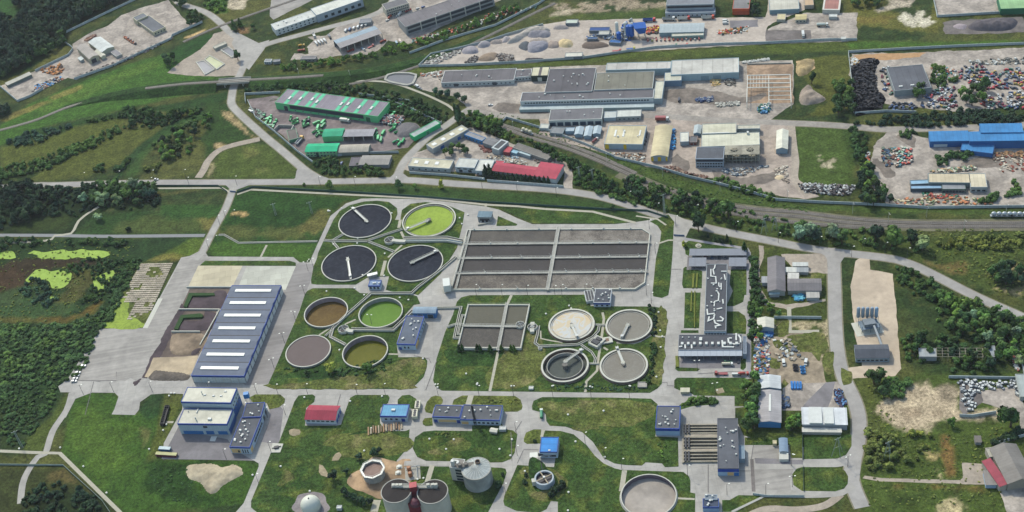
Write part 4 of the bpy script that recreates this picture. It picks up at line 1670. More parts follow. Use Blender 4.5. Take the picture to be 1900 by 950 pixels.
mROAD=M('road_asphalt','a5a19e',0.9,0.12,0.3,stain=0.14)
HD=-0.035
mPAVE=M('works_concrete','aba7a4',0.88,0.12,0.25,stain=0.16,joints=(HD,7))
mPUB=M('public_asphalt','a09c9b',0.9,0.1,0.3,stain=0.13)
mDIRT=M('dirt_track','a79b90',1,0.2,0.4,stain=0.15)
mYARD=M('yard_asphalt','a09b98',0.92,0.12,0.2,stain=0.18,streak=(1.25,0.16))
mGRAV=M('gravel_yard','a99f98',1,0.3,0.35,stain=0.3)
mGDK=M('dark_gravel','77706f',1,0.22,0.3,stain=0.3)
mPATH=M('path_slabs','aba699',0.9,0.12,0.5)
mSHO=M('verge_gravel','807b68',1,0.2,0.5)
mWIDE=M('wide_asphalt','918c8c',0.9,0.08,0.25,stain=0.14,streak=(1.25,0.13))
mLAWN=bpy.data.materials.new('lawn_grass')
mLAWN.use_nodes=True

def lawn_mat(m,h1,h2,h3):
 nt=m.node_tree
 b=nt.nodes['Principled BSDF']
 b.inputs['Roughness'].default_value=1
 b.inputs['Specular IOR Level'].default_value=0.1
 tc=nt.nodes.new('ShaderNodeTexCoord')
 out=None
 for k,(sc,h) in enumerate(((None,h1),(0.022,h2),(0.075,h3))):
  rg=nt.nodes.new('ShaderNodeRGB')
  rg.outputs[0].default_value=(*lin(h),1)
  if sc is None:
   out=rg.outputs[0]
   continue
  n=nt.nodes.new('ShaderNodeTexNoise')
  n.inputs['Scale'].default_value=sc
  n.inputs['Detail'].default_value=5
  nt.links.new(tc.outputs['Object'],n.inputs[0])
  r=nt.nodes.new('ShaderNodeMapRange')
  r.inputs[1].default_value=0.5
  r.inputs[2].default_value=0.66
  nt.links.new(n.outputs[0],r.inputs[0])
  x=nt.nodes.new('ShaderNodeMix')
  x.data_type='RGBA'
  nt.links.new(r.outputs[0],x.inputs[0])
  nt.links.new(out,x.inputs[6])
  nt.links.new(rg.outputs[0],x.inputs[7])
  out=x.outputs[2]
 ground_nodes(nt,out)
lawn_mat(mLAWN,'3d5228','344b23','59632f')
mLAW2=bpy.data.materials.new('dry_lawn_grass')
mLAW2.use_nodes=True
lawn_mat(mLAW2,'586130','445729','6d703c')
mKERB=M('kerb_stone','a9a8a4',0.9,0.1)
Zr,Zp,Zl,Zt=(0.08,0.05,0.15,0.19)
PB=L('108,717 125,704 186,610 266,609 336,478 352,475 378,462 386,476 544,477 556,487 574,487 590,451 613,401 642,377.5 670,368.6 697,368 790,370 900,383 926,389 960,405 988,416 1140,416 1180,412 1206,408 1240,396 1256,400 1290,416 1276,428 1268,444 1280,443 1386,460 1393,468 1394,702 1386,704 1384,755 1364,757 1364,775 1380,808 1440,826 1480,826 1520,840 1490,918 1420,918 1356,955 1340,1040 898,1040 420,970 452,934 480,866 480,860 472,855 376,853 300,852 304,822 338,760 340,731 308,730 280,732 260,746 258,760 250,770 207,769 212,760 220,736 212,728 172,728 140,740 122,775 112,775 130,730 132,727 112,727')
sheet('works_pavement',PB,mPAVE,Zp)

def lawn(s,m=mLAWN,i=None,j=None,sm=0):
 sheet('lawn',L(s,i,j),m,Zl,thick=0.14,edge=mKERB,smooth=sm)
lawn('370.5,493 380.6,484 537,484 549,487.6 549,493.5')
lawn('590,470 597,454.5 618.6,408 630,392 649,381 676,374 700,372.5 722,375 736.7,386.5 737.6,397 733,408 743,408 745.7,390 761.8,378.4 790,375 830,381 862,394 858,418 848,460 818,508 776,548 760,543 730,542 716,538 722,513 684,514 660,528.4 588,528.4 578,527 577,520 582,494 588,480')
lawn('566,546 570,540 580.5,535 655.7,535 668,544 688,545 768,548 774,550 780,564 768,566 752,584 736,637 739,663 788,663 793,670 792,682 786,700 772,714 754,722 508,722 500,718 498,712 508,690 556,576')
lawn('924,401 960,416 958,419 921,419.6')
lawn('932,389 1000,386 1090,392 1180,411 1140,415 990,414.5 962,403')
lawn('1206,411 1240,398 1251,412 1250,420 1248,470 1243,530 1240,548 1228,553 1212,550 1211,540 1217,480 1225,446 1227,430 1220,419')
lawn('848,560 856,552 872,548 1088,547 1096,568 1134,568.6 1212.6,569 1234,573 1237.6,578 1228,712 1220,721 1206,729 1140,729 820,725 808,718 803.6,706 810,666 826,616 840,585')
lawn('1270,452 1278,447 1380,462 1385,465 1280,466 1278,475 1272,472')
lawn('1268,498 1272,495 1303,503 1302,535 1268,535 1265.6,528')
lawn('1271,543 1300,543 1297,609 1269,609')
lawn('1264,613 1296,613 1296,618 1263,618')
lawn('1356,500 1385,500 1385.6,550 1380,560 1360,569 1348,568 1360,540 1354,528')
lawn('1349,578 1370,578 1382,586 1385,596 1384,620 1349,618')
lawn('1375,664 1384,658 1384,682 1379,687 1374,685')
lawn('1255,661 1260,660 1260,682 1294,683 1299,685 1294,689 1258,689 1253,685')
lawn('1256,701 1383,701 1384,754 1363,754 1363,735 1288,734 1280,728 1260,724 1251,720 1251,706')
lawn('1260,752 1280,742 1310,740 1334,746 1332,750 1284,754 1264,760')
lawn('462,738 474,732 520,732 529,740 528,748 518,756 500,760 495,748 470,748',mLAW2)
lawn('541,760 546,746 554,734 580,732 585,736 583,746 568,757 566,790 625,790 633,788 642,760 650,738 660,733 720,733 723,738 720,748 706,757 705,785 716,800 752,800 760,797 759,812 754,834 736,855 735,865 925,867 938,870 940,877 934,897 898,965 482,965 476,950 466,942 466,930 502,842 518,820')
lawn('738,750 738,742 746,734 760,732.5 772,740 778,752 776,760 750,757')
lawn('788,758 792,746 800,737 808,734 818,736 822,742 821,748 816,753 805,756 802,768 790,765',mLAW2)
lawn('784,782 788,776 802,775 803,790 790,791 785,788',mLAW2)
lawn('839,751 842,742 858,734 956,735 966,742 969.6,754 968,760 960,764 930,764 900,752',mLAW2)
lawn('766,832 770,812 786,801 806,799 876,800 876,790 930,786 940,797 952,799 960,806 955,840 948,852 932,858 908,858.4 790,855 774,848')
lawn('987,754 990,744 1006,737 1140,738 1208,740 1220,750 1220,760 1216,810 1258,812 1259,866 1234,867 1228,860 1198,858 1191,864 1160,863 1140,860 1120,850 1100,820 1080,802 1050,792 1020,790 1014,782 1012,764 1000,764 988,761')
lawn('972,814 976,803 990,797 1004,797 1003,823 978,824 972,820',mLAW2)
lawn('1010,799 1040,800 1064,806 1088,826 1104,846 1120,860 1140,869 1152,872 1268,876 1278,884 1281,892 1281,914 1290,916 1289,1030 1035,1030 1035,931 1022,930 1014,945 1000,952 958,948 936,938 934,930 936,920 960,863 1028,867 1036,815 1008,812')
lawn('1340,928 1354,928 1370,919 1418,920 1356,950 1340,950')
lawn('1382,812 1382,826 1440,826 1442,812')
lawn('1462,812 1488,808 1489,850 1468,850',mLAW2)
lawn('1491,808 1580,807 1580,828 1570,844 1554,851 1520,852 1491,852')
lawn('1470,880 1478,870 1488,867 1556,867 1568,874 1573.6,884 1573,898 1566,907 1550,912 1488,911 1472,900')

def patch(s,m,rough=1.2,i=None,j=None,z=0.185,name='bare_patch'):
 sheet(name,L(s,i,j),m,z,rough=rough,smooth=3,thick=0.012)
mBARE=M('bare_soil','9c8f78',1,0.25,0.5,stain=0.2)
mOLG=bpy.data.materials.new('worn_grass')
mOLG.use_nodes=True
lawn_mat(mOLG,'5c6334','4e5b2d','74704a')
mDKG=bpy.data.materials.new('lush_grass')
mDKG.use_nodes=True
lawn_mat(mDKG,'2a4220','304a23','3a5228')
for s in ('512,715 620,700 700,690 740,668 786,664 790,682 770,712 750,721 510,721 500,712','600,820 700,800 750,812 740,835 650,850 620,830','1218,580 1236,580 1228,705 1216,715 1206,690','1290,745 1300,738 1220,745 1214,800 1240,800','970,620 1010,640 1000,700 940,720 900,700','1190,745 1020,745 1000,760 1060,790 1160,790 1210,770'):
 if not s.startswith('1290'):
  patch(s,mOLG,1.6)
for s in ('540,690 600,680 640,700 560,702 530,700','640,810 690,800 720,830 660,840','990,850 1020,872 1040,900 1000,910 980,880','830,650 970,655 960,680 850,676'):
 patch(s,mDKG,1.6)
patch('775,205 825,185 880,190 890,210 850,250 800,240',mBARE,0.8,1,4,0.19)
patch('1060,790 1100,785 1110,795 1075,800',mOLG)
patch('1330,550 1420,600 1460,680 1430,800 1300,860 1130,830 1050,680 1080,560 1200,540',mOLG,2,2,4)
patch('1060,530 1300,545 1310,600 1040,600',mOLG,1,2,4)
patch('180,380 450,270 600,330 500,390 300,410',mOLG,2,2,4)
patch('940,760 1010,750 1030,790 960,810',mBARE,0.5,3,3)
patch('700,600 800,570 830,620 720,720 660,740',mOLG,3,1,4)
patch('1150,270 1450,210 1900,270 1880,380 1500,460 1300,420',mOLG,1.6,1,4)
patch('1050,520 1120,560 1130,640 1080,610',mBARE,1,1,4)
patch('1200,420 1290,400 1250,480 1190,490',mBARE,1.5,1,4)
SH=(0.9,mSHO)
road('public_road',L('-90,354 60,344 100,343.5 240,339.5 380,338.5 560,337.5 700,335 760,334.5 860,342 1000,350 1080,359 1140,372 1240,405 1330,427 1420,445 1520,464 1640,478 1680,487 1720,504 1800,545 1850,568 1900,590 2000,640'),7.6,mPUB,0.1,shoulder=SH)
road('works_access_road',L('434,340 432,352 418,388 400,420 386,447 374,470 362,482'),6,mROAD,0.11,shoulder=SH)
road('bridge_road',L('-40,-60 300,-20 330,4 380,22 406,40 426,60 446,74 458,90 456,112 444,140 434,160 430,180 431,196 454,220 474,238 492,254 524,280 554,306 572,320 600,336'),7,mROAD,0.085,shoulder=SH)
road('industrial_road',L('456,96 480,88 508,78 560,64 620,48 680,32 720,12 740,-20'),7.5,mROAD,0.09,shoulder=SH)
road('station_road',L('736,340 738,326 750,300 768,280 800,250 826,234 856,212 872,202'),7,mROAD,0.09,shoulder=SH)
road('yard_road',L('860,208 880,206 920,214 1016,216 1100,212 1200,214 1300,221 1380,225 1520,231 1580,235 1640,240 1720,239 1820,236 1960,228'),7.5,M('pale_dirt_road','9b948f',1,0.2,0.3,stain=0.15),0.1,shoulder=SH)
road('side_road',L('1538,462 1546,480 1548,520 1549,560 1550,600 1554,650 1564,696 1584,740 1593,770 1594,800 1590,830 1582,860 1579,880 1584,905 1600,942'),9,mPUB,0.095,shoulder=SH)
road('works_driveway',L('1592,838 1570,853 1540,859 1480,861 1400,862'),8,mROAD,0.09)
road('works_driveway',L('1582,900 1560,913 1500,917 1400,915'),6,mROAD,0.1)
sheet('road_junction',L('1552,846 1572,846 1590,820 1600,840 1590,930 1576,905 1572,875'),mPUB,0.093)
sheet('road_junction',L('1520,469 1530,474 1540,490 1558,490 1566,478 1580,474 1560,466'),mPUB,0.098)
sheet('road_junction',L('548,330 550,318 555,308 570,318 610,331 600,337 540,337'),mPUB,0.092)
sheet('road_junction',L('418,343 428,352 440,352 464,343'),mPUB,0.092)
sheet('road_junction',L('722,331 734,320 748,322 760,331'),mPUB,0.092)
sheet('road_junction',L('440,60 480,80 500,74 490,92 462,130 448,118 430,80'),mROAD,0.088)
sheet('road_junction',L('1240,403 1252,402 1296,415 1280,424 1268,450 1250,446'),mROAD,0.1)
road('dirt_path',L('482,258 455,264 430,270 410,277 395,288 385,300 378,315 368,330'),7,mDIRT,0.07)
for s,w in (('-40,436 0,436.5 100,437 200,438.5 380,437',4),):
 road('service_path',L(s),w,M('grey_path','85868a',0.9,0.1),0.1)
road('gravel_path',L('-60,450 0,450 60,449 96,444 102,437 132,433 146,410 166,394 183,384'),2.6,mPATH,0.1)
road('works_road',L('134,728 124,760 98,800 84,842 70,848 52,874 42,898 38,934'),5,mROAD,0.1,w1=4.6)
for s in ('-40,836 0,837 70,840 111,841 224,952',):
 road('perimeter_path',L(s),2.6,mPATH,0.11,smooth=0)
road('perimeter_path',L('433,361 412,349 380,349 230,350'),2.2,mPATH,0.1,smooth=0)
road('perimeter_path',L('440,361 466,352 560,357 700,364 800,369 900,380 960,383 1010,388 1100,393 1180,414'),2.4,mPATH,0.2,smooth=0)
road('perimeter_path',L('1180,401 1220,407 1236,418'),1.6,mPATH,0.2,smooth=0)
road('garden_path',L('1222,452 1240,446 1250,446'),1.6,mPATH,0.2)
road('garden_path',L('1270,443 1310,450 1386,462 1390,470 1388,560 1389,600 1389,660 1390,700'),2.6,M('grey_slabs','97949a',0.9,0.1),0.2)
road('garden_path',L('1386,548 1383,562 1366,571 1345,572'),3.5,mPAVE,0.2)
road('service_path',L('112,727 430,730'),1,mPAVE,0.06)
road('works_road',L('430,728 500,727.5 760,730 1000,733 1140,735.5 1260,742 1362,746'),5.2,mROAD,0.1)
road('works_road',L('750,860 860,861 930,864'),4,mPAVE,0.2)
mSTRP=M('white_paint','d5d5d2',0.7,0.05)
sheet('storage_yard',L('188,610 268,609 290,566 300,585 262,690 232,707 170,706 130,706'),mYARD,0.075)
sheet('storage_yard',L('338,479 352,476 376,464 390,480 372,494 338,565 300,650 262,712 240,700 270,615 285,580'),mYARD,0.08)
sheet('wide_road',L('556,488 583,490 575,525 500,712 455,715 450,710 548,492'),mWIDE,0.08)
sheet('concrete_slab',L('368,493 450,493 431,533 348,535.6'),M('cream_concrete','c9bea6',0.9,0.08,0.2,stain=0.1,brick=(9,7,0.05)),0.1)
sheet('concrete_slab',L('457.7,494.5 549,494 530,538 440,538'),M('white_concrete','c2c1b8',0.9,0.07,0.2,stain=0.1,brick=(9,7,0.05)),0.105)
mSOI=M('compost_soil','50454a',1,0.22,0.3,stain=0.25)
sheet('compost_yard',L('348,536 428,535 404,576 384,630 366,664 262,662 330,560'),M('compost_base','6d6059',1,0.25,0.25,stain=0.3),0.09,rough=0.8)
sheet('dirt_strip',L('338,562 330,580 300,625 285,655 262,700 272,702 300,655 330,600 346,575'),mSOI,0.1,rough=1.5)
sheet('concrete_slab',L('285,664 368,660 356,692 338,705 268,700'),M('buff_slab','b9a78f',0.95,0.18,0.2,stain=0.25),0.11,rough=0.3)
sheet('concrete_slab',L('262,706 354,708 348,720 258,718'),mPAVE,0.115)
mDKA=M('patched_asphalt','7f7b80',0.9,0.12,0.3,stain=0.2)
sheet('tarmac_yard',L('1264,642 1374,650 1374,683 1300,684 1262,682'),mDKA,0.085)
sheet('tarmac_yard',L('1392,862 1400,826 1440,826 1472,828 1472,872 1466,890 1468,916 1400,918 1394,860'),mYARD,0.085)
sheet('tarmac_strip',L('1392,852 1398,852 1402,912 1395,912'),mGDK,0.13)
sheet('tarmac_strip',L('1400,850 1490,854 1490,862 1402,860'),mDKA,0.155)
sheet('tarmac_yard',L('332,790 300,852 376,853 472,855 440,838 422,815 340,800 345,775'),mDKA,0.085)
sheet('tarmac_yard',L('500,736 526,760 518,822 500,822 484,820 500,780'),mDKA,0.085)
for s in ('505,790 515,765 519,745 521,746 518,768 508,795','1110,160 1120,165 1115,230 1108,230'):
 pass
mTAR=M('fresh_patch','6d6a70',0.9,0.1)
sheet('tarmac_yard',L('970,826 1003,826 1001,856 958,862'),mPAVE,0.09)
sheet('concrete_slab',L('1115,400 1190,395 1188,445 1113,443',2,4),mSTRP,0.1)
sheet('concrete_slab',L('60,250 115,248 95,295 45,293',1,4),mSTRP,0.1)

def path(s,w=1.8,i=None,j=None,m=None,name='garden_path'):
 road(name,L(s,i,j),w,m or mPATH,0.215,smooth=0)
path('575,375 520,485',1.8,1,2)
path('820,420 745,780',2,2,3)
path('945,840 915,905 900,935',2.2,2,2)
path('705,-10 708,20',2,2,2)
path('1790,50 1803,110 1795,180 1775,330 1750,480 1740,590 1640,690 1630,790',1.8,2,3)
path('340,260 240,320 180,338 20,330',1.5,3,3)
path('360,262 410,275 470,276',1.5,3,3)
path('1800,375 1840,400',1.6,2,3)
path('1215,220 1218,292 1300,310 1420,330',1.2,2,3)
path('210,520 160,685',3.4,2,4)
path('1243,190 1225,255',2,2,4)
path('95,565 65,760',3.2,3,4)
path('585,825 745,832',1.5,3,4)
path('570,820 545,905',4,2,3)
path('1700,436 1800,438',1.4,1,3)
path('1640,660 1675,520',2.6,1,2)
path('1700,490 1830,375',1.8,1,2)
path('1800,215 1815,140',2.6,1,2)
path('1820,250 1850,310',2,1,2)
path('1600,840 1570,950',5,1,4)
path('1540,118 1610,118',2,0,4)
path('1090,950 1390,805 1755,812',1.6,3,4,mKERB)
path('1300,160 1400,115',1.5,1,3)
path('1060,260 1170,190',1.5,1,3)
BL='1c489c'
o=B('long_hall','very long low hall, grey roof in seven bays with white skylights and blue edge','hall',[(354.6,696.6),(452.7,697.8),(526,529.3)],7,wall='c3ccd6',rf='6c7080',trim=BL,th=1.6,ribs=(0,0.8),wribs=(0,2.2))
Lx,Ly=LXY(o)
rfo=[c for c in o.children if c.name.startswith('roof')][0]
for k in range(7):
 y0=Ly*k/7
 y1=Ly*(k+1)/7
 ym=(y0+y1)/2
 MB().add([(0.3,y0+0.35,6.9),(Lx-0.3,y0+0.35,6.9),(Lx-0.3,ym,7.75),(0.3,ym,7.75),(Lx-0.3,y1-0.35,6.9),(0.3,y1-0.35,6.9)],[(0,1,2,3),(3,2,4,5),(0,3,5),(1,4,2)]).build('roof_bay',M('bay_roof','5d677b',0.7,0.08,0.3,ribs=(0,0.8),stain=0.08),o)
 MB().box(Lx*0.13,Lx*0.85,ym-1.45,ym+1.45,7.4,8.1).build('skylight',mSKY,rfo)
 if k:
  MB().box(0.2,Lx-0.2,y0-0.25,y0+0.25,6.7,7.05).build('gutter',mDK,rfo)
for k in range(14):
 y=Ly*(k+0.5)/14
 MB().box(Lx+0.06,Lx+0.25,y-Ly/34,y+Ly/34,0.2,5.2).build('roller_door',M('white_door','cdd0d3',0.6,0.05),o)
 MB().box(Lx+0.02,Lx+0.06,y-Ly/29,y+Ly/29,0,5.35).build('door_opening',mDK,o)
for k in range(7):
 MB().box(Lx*(k+0.02)/7,Lx*(k+0.06)/7+0.4,-0.14,-0.02,0,5.4).build('pilaster',mFRM,o)
B('process_building','tall front block with cream roof, thick blue edges and a row of blue gates','industrial building',[(329,786),(421,787),(431,759)],10.5,wall='a9bac9',rf='cbc7ba',trim=BL,th=1.4,ribs=None,wribs=(0,1.5),win=[('f',1,6.5,2,3,0.48,0.6)],bands=[('f',0.2,3.4,'2d6fae','gate_row',0.06,0.46),('f',0.2,3.6,'2a68a8','gate',0.52,0.68),('f',0.2,3.4,'2d6fae','gate',0.76,0.95),('r',0,5,'2460a8','wall_band')],vents=[(0.12,0.8,0.5,0.5,1.2),(0.3,0.85,0.5,4,0.8),(0.62,0.3,2.4,1.6,1.2),(0.35,0.25,0.6,0.6,3)])
B('process_building','taller rear block with cream roof and dark hatches behind the cream roofed front block','industrial building',[(335.5,745.5),(428,747.5),(440,720)],15,wall='b3c2cf',rf='cfcbbe',trim=BL,th=1.4,ribs=None,win=[('r',4,10,1.4,1.2),('r',4,6.5,1.4,1.2)],vents=[(0.42,0.5,1.6,1,0.6),(0.6,0.45,1.6,1,0.6),(0.75,0.45,1.6,1,0.6),(0.8,0.75,1.6,1,0.6),(0.36,0.55,0.5,0.5,3)],bands=[('r',0,8,'2460a8','wall_band')])
B('office_building','long dark flat roof with blue edge and tan panels beside the cream roofed blocks','building',[(425.6,829),(463,830),(484,775)],6.5,wall='b3c4d8',rf='53565e',trim=BL,th=1.3,ribs=None,vents=16,bands=[('f',0.6,4.6,'d9b784','tan_panel',0.05,0.5),('r',0.5,4.4,'d9b784','tan_panel',0.02,0.16)],win=[('f',3,0.8,3.4,0.7,0.55,0.9),('r',7,1.6,2,2.2,0.3,0.98),('f',1,1.2,2,1.2,0.3,0.5)])
B('annex_building','dark roofed annex with blue edge behind the long dark office roof','building',[(449,774.5),(484,773),(496,746)],7.2,wall='aebfd2',rf='4e525b',trim=BL,th=1.3,ribs=None,vents=4,door=[('r',0.3,3,3.5,'3b4048'),('r',0.7,3,3.5,'3b4048')])
o=empty('dust_filter',G(463,750,0),0,'bright blue dust filter box on legs at the annex corner','filter')
MB().box(-1.8,1.8,-1.5,1.5,7,11).build('housing',M('filter_blue','2b7cc0',0.5),o)
mb=MB()
[mb.tube((x,y,0),(x,y,7),0.15) for x in (-1.5,1.5) for y in (-1.2,1.2)]
mb.build('frame',mSTL,o)
B('garage','white building with a wine red gable roof and a row of small windows','building',[(565.5,778),(622,779.5),(630,753.5)],4.6,'gx',2.2,wall='cfd4e0',rf='a13a4d',ribs=(0,0.7),win=[('f',6,2.6,1.1,2.2)],bands=[('f',0.05,0.7,'8b93a5','plinth')],door=[('r',0.2,3,3.2,'2f4f9a'),('r',0.5,3,3.2,'2f4f9a'),('r',0.8,3,3.2,'2f4f9a')])
B('blower_house','pale blue ribbed roof house with one roof vent and a pipe stack in front','building',[(705,772),(754,772.4),(758,750.5)],5.2,wall='b8c4d6',rf='6aa3c9',trim='1d3f9a',th=1.2,ribs=(0,1.6),vents=[(0.45,0.5,2.6,1.6,1)],win=[('f',3,1.5,1.5,1.6,0.1,0.7)],door=[('f',0.85,2.4,3,'23479a')])
B('workshop','left wing of the dark roofed workshop with a wide tan front panel','building',[(802,773),(853,774.5),(855,752.5)],5.6,wall='b5c6da',rf='565960',trim=BL,th=1.1,ribs=None,vents=5,bands=[('f',0.5,3.2,'d8b98c','tan_panel',0.2,0.85)],door=[('f',0.1,2.4,3,'24489c'),('f',0.93,2.4,3,'24489c')])
B('workshop','right wing of the dark roofed workshop with small square windows','building',[(853.5,778),(927,780),(929,752.5)],5.2,wall='b5c6da',rf='595c63',trim=BL,th=1.0,ribs=None,vents=9,win=[('f',6,1.6,1.5,1.7,0.3,0.98)],bands=[('f',0.5,3.2,'cfae80','tan_panel',0.02,0.2)])
B('sludge_house','small house with a bright blue striped roof beside a concrete yard','building',[(1001,838.5),(1033.5,838.5),(1036,811)],6,wall='a9b9cf',rf='3f8bd6',trim='1d4fa0',th=0.7,ribs=(1,1.5),vents=[(0.55,0.1,1.4,1,0.5)],win=[('f',2,1.5,1.6,4)],door=[('r',0.5,3,3.2,'9aa3b0')])
p=G(1016,843)
o=empty('sludge_press',(p.x,p.y,0),0,'pipework and steel frame standing in front of the blue striped roof','machinery')
mb=MB()
for x in (-6,-2,2,6):
 mb.tube((x,0,0),(x,0,4),0.15).tube((x,-4,0),(x,-4,3),0.15)
mb.box(-6,6,-4,0,2.8,3).build('platform',mSTL,o)
MB().tube((-6,-2,3.6),(5,-2,3.6),0.8,n=12).tube((-5,-5,0.3),(-5,-16,0.3),0.3).build('pipe',mDK,o)
B('pump_building','dark roofed pump building with blue edge beside the grass green tank','building',[(736.2,638.2),(770.2,639.1),(780,586.5)],5.6,wall='b4c6da',rf='5a6373',trim='1c4aa6',th=1.1,ribs=None,vents=10,win=[('f',2,1.4,1.8,1.2,0.3,0.7),('r',6,1.4,2,2,0.25,0.98)],bands=[('r',0.3,3.8,'d8b078','tan_panel',0.02,0.3)],door=[('f',0.15,2,2.6,'24489c')])
o=B('pump_canopy','grey blue curved canopy over blue machines at the end of the pump building','canopy',[(766,581),(808,581),(809.5,570)],5,'ax',1,wall='2f6ca8',rf='8b9fb3',ribs=(0,0.9),door=[('f',0.3,4,3.5,'3a4650'),('f',0.75,4,3.5,'3a4650')])
B('control_house','small blue and white house with glass front among the dark settling tanks','building',[(683,530),(704.5,530),(703,519.5)],4.5,wall='b7c6d8',rf='8094b5',trim='24509f',th=1.2,ribs=None,vents=3,win=[('f',3,1.2,2,1.6)])
p=G(692,514)
o=empty('screening_unit',(p.x,p.y,0),0.1,'steel screen frame directly behind the small control house','machinery')
MB().box(-4,4,-1.5,1.5,2.8,3.1).box(-3.4,3.4,-1,1,0,1.6).build('deck',mSTL,o)
mb=MB()
[mb.tube((x,y,0),(x,y,4.2),0.12) for x in (-4,0,4) for y in (-1.5,1.5)]
mb.build('post',mSTL,o)
B('pump_shelter','slate blue canopy over pumps inside the turning loop above the rectangular basin','shelter',[(886,402.5),(911,403),(913,394)],5,'shed',0.6,wall='8d9298',rf='6f8797',ribs=(0,0.8),door=[('f',0.5,8,3.6,'33373c')])
p=G(900,412)
o=empty('pump_set',(p.x,p.y,0),0,'group of grey pumps and pipes in front of the slate blue canopy','machinery')
MB().tube((-3,3,1),(-3,-2,1),0.7,n=10).tube((0,3,1),(0,-2,1),0.7,n=10).tube((3,3,1),(3,-2,1),0.7,n=10).build('pipe',mSTL,o)
MB().box(-6,6,-3.4,-2,0,1.3).build('base',mCON,o)
B('switch_house','dark roofed house with round vents at the near edge of the largest basin','building',[(1101,561.5),(1132,561.5),(1134,536)],4.5,wall='c2c9d6',rf='4f535c',trim='b8bcc4',th=0.5,ribs=None,vents=9,bands=[('f',2.6,4,'26469a','blue_band')],win=[('f',3,1,1.3,1.6)])
p=G(1094.5,553,0)
o=empty('cooler_bank',(p.x,p.y,0),0,'dark louvred cooler bank beside the house with round vents','machinery')
MB().box(-3.4,3.4,-6,6,0,2.6).build('casing',mFRM,o)
[MB().box(-2.8+k*2.0,-1.2+k*2.0,-5.4,5.4,2.6,2.75).build('louvre',mDK,o) for k in range(3)]
B('screen_building','square dark roof with wide blue edge left of the grit channels','building',[(1216,795),(1260.6,795.6),(1262,753.5)],6.5,wall='9fb8d6',rf='5b5e66',trim='1b45a0',th=2.2,ribs=None,vents=13)
o=B('grit_building','long narrow dark grey roof right of the grit channels, blue band in front','building',[(1331.6,869),(1371,869),(1364.5,776)],7,wall='9fb8d6',rf='5a5d66',trim='565a66',th=0.5,ribs=None,vents=15,bands=[('f',3.6,6.4,'1b45a0','blue_band'),('f',0.3,3.4,'d8b07c','tan_panel',0.45,0.75)],door=[('f',0.88,3,3.2,'2a6ab0')])
B('loading_canopy','flat slate blue canopy on the right side of the long narrow roof','canopy',[(1371.5,851),(1382,851),(1381.5,826)],4,wall='8797a8',rf='7f93a6',ribs=None)
B('inlet_house','small dark roofed house with white vents at the bottom edge of the concrete yard','building',[(1304,941),(1334,941),(1330,925)],4.4,wall='8fa8cc',rf='3f4a60',trim='244a94',th=1.2,ribs=None,vents=5)
B('inlet_annex','grey annex directly behind the small dark roofed inlet house','building',[(1308,927),(1331,927),(1329,918)],5,wall='8797aa',rf='7d8794',ribs=None,vents=2)
B('weighbridge_office','narrow gatehouse with slate blue roof at the right edge of the yard','gatehouse',[(1447,838),(1461.6,838),(1459.5,814)],3.2,'ay',0.7,wall='b9bcc0',rf='7f93ac',ribs=(1,1))
B('weighbridge_ramp','white slab roof joined to the near end of the slate blue gatehouse','canopy',[(1446,852),(1463,852),(1462,839.5)],2.6,wall='c8c8c4',rf='c6c5c0',ribs=None)
B('guard_hut','tiny cream hut beside the slate blue gatehouse','hut',[(1434,823),(1441,823),(1440.5,817)],2.6,wall='c5b99a',rf='cfc4a4',ribs=None)
B('valve_hut','low pale hut on the lawn corner beside the red lorries','hut',[(1263,727),(1279,727),(1279,721)],2.2,'shed',0.4,wall='c4bfa8',rf='cbc6b2',ribs=(0,2))
B('grid_cover','small square concrete cover at the hedge below the grey water tanks','tank cover',[(1183,718),(1200,718),(1201,708.5)],1.4,wall='8d8b88',rf='a7a29c',ribs=(0,1.2))
B('meter_box','white box on the grass left of the hedge by the works road','box',[(981,721),(989,721),(989,716.5)],1.6,wall='cfcfcb',rf='dadad6',ribs=None)
B('tool_container','white container beside the right wing of the workshop','container',[(926,797),(938,797),(938,790.5)],2.4,wall='bfc1c2',rf='cfd0ce',ribs=(0,2))
B('picnic_shed','small white shed at the near edge of the lawn by the workshop','shed',[(909,800),(921,802),(921,795.5)],2.2,'gx',0.5,wall='bdb8ae',rf='d2cec4',ribs=None)
B('cabinet','white cabinet on legs right of the spherical gas holder','cabinet',[(624,943),(633,943),(634,937.5)],2.6,wall='b5b8ba',rf='d0d2d2',ribs=None)
p=G(831,538,0)
o=empty('storage_tank',(p.x,p.y,0),0,'upright white box tank by the left corner of the largest basin','tank')
MB().box(-2.6,2.6,-4.5,4.5,2,8).build('body',M('white_box','d0d2d0',0.6,0.05),o)
mb=MB()
[mb.tube((x,y,0),(x,y,2.2),0.25) for x in (-2.2,2.2) for y in (-4,4)]
mb.build('leg',mSTL,o)
MB().lathe([(4.6,0),(4.6,0.3)],n=16).build('base',mCON,o)
for px,py in ((771,772),(776,756)):
 o=empty('generator',G(px,py,0),-0.15,'nearer cream generator container with black fans' if py>760 else 'farther cream generator container with black fans','generator','cream generator containers')
 MB().box(-1.8,1.8,-3.4,3.4,0.3,3.2).build('casing',M('cream_casing','cdc9b6',0.6),o)
 for k in (-2,0,2):
  MB().lathe([(1,3.2),(1,3.45)],0,k,12).build('fan',mDK,o)
p=G(882.5,787.5)
o=empty('chimney_mast',(p.x,p.y,0),0,'tall black lattice mast in front of the workshop','mast')
mb=MB()
for x in (-0.8,0.8):
 for y in (-0.8,0.8):
  mb.tube((x,y,0),(x*0.8,y*0.8,17),0.14)
for k in range(12):
 z=k*1.4
 mb.tube((-0.8,-0.8,z),(0.8,-0.8,z+1.4),0.08,n=4).tube((0.8,-0.8,z),(0.8,0.8,z+1.4),0.08,n=4).tube((-0.8,0.8,z),(-0.8,-0.8,z+1.4),0.08,n=4)
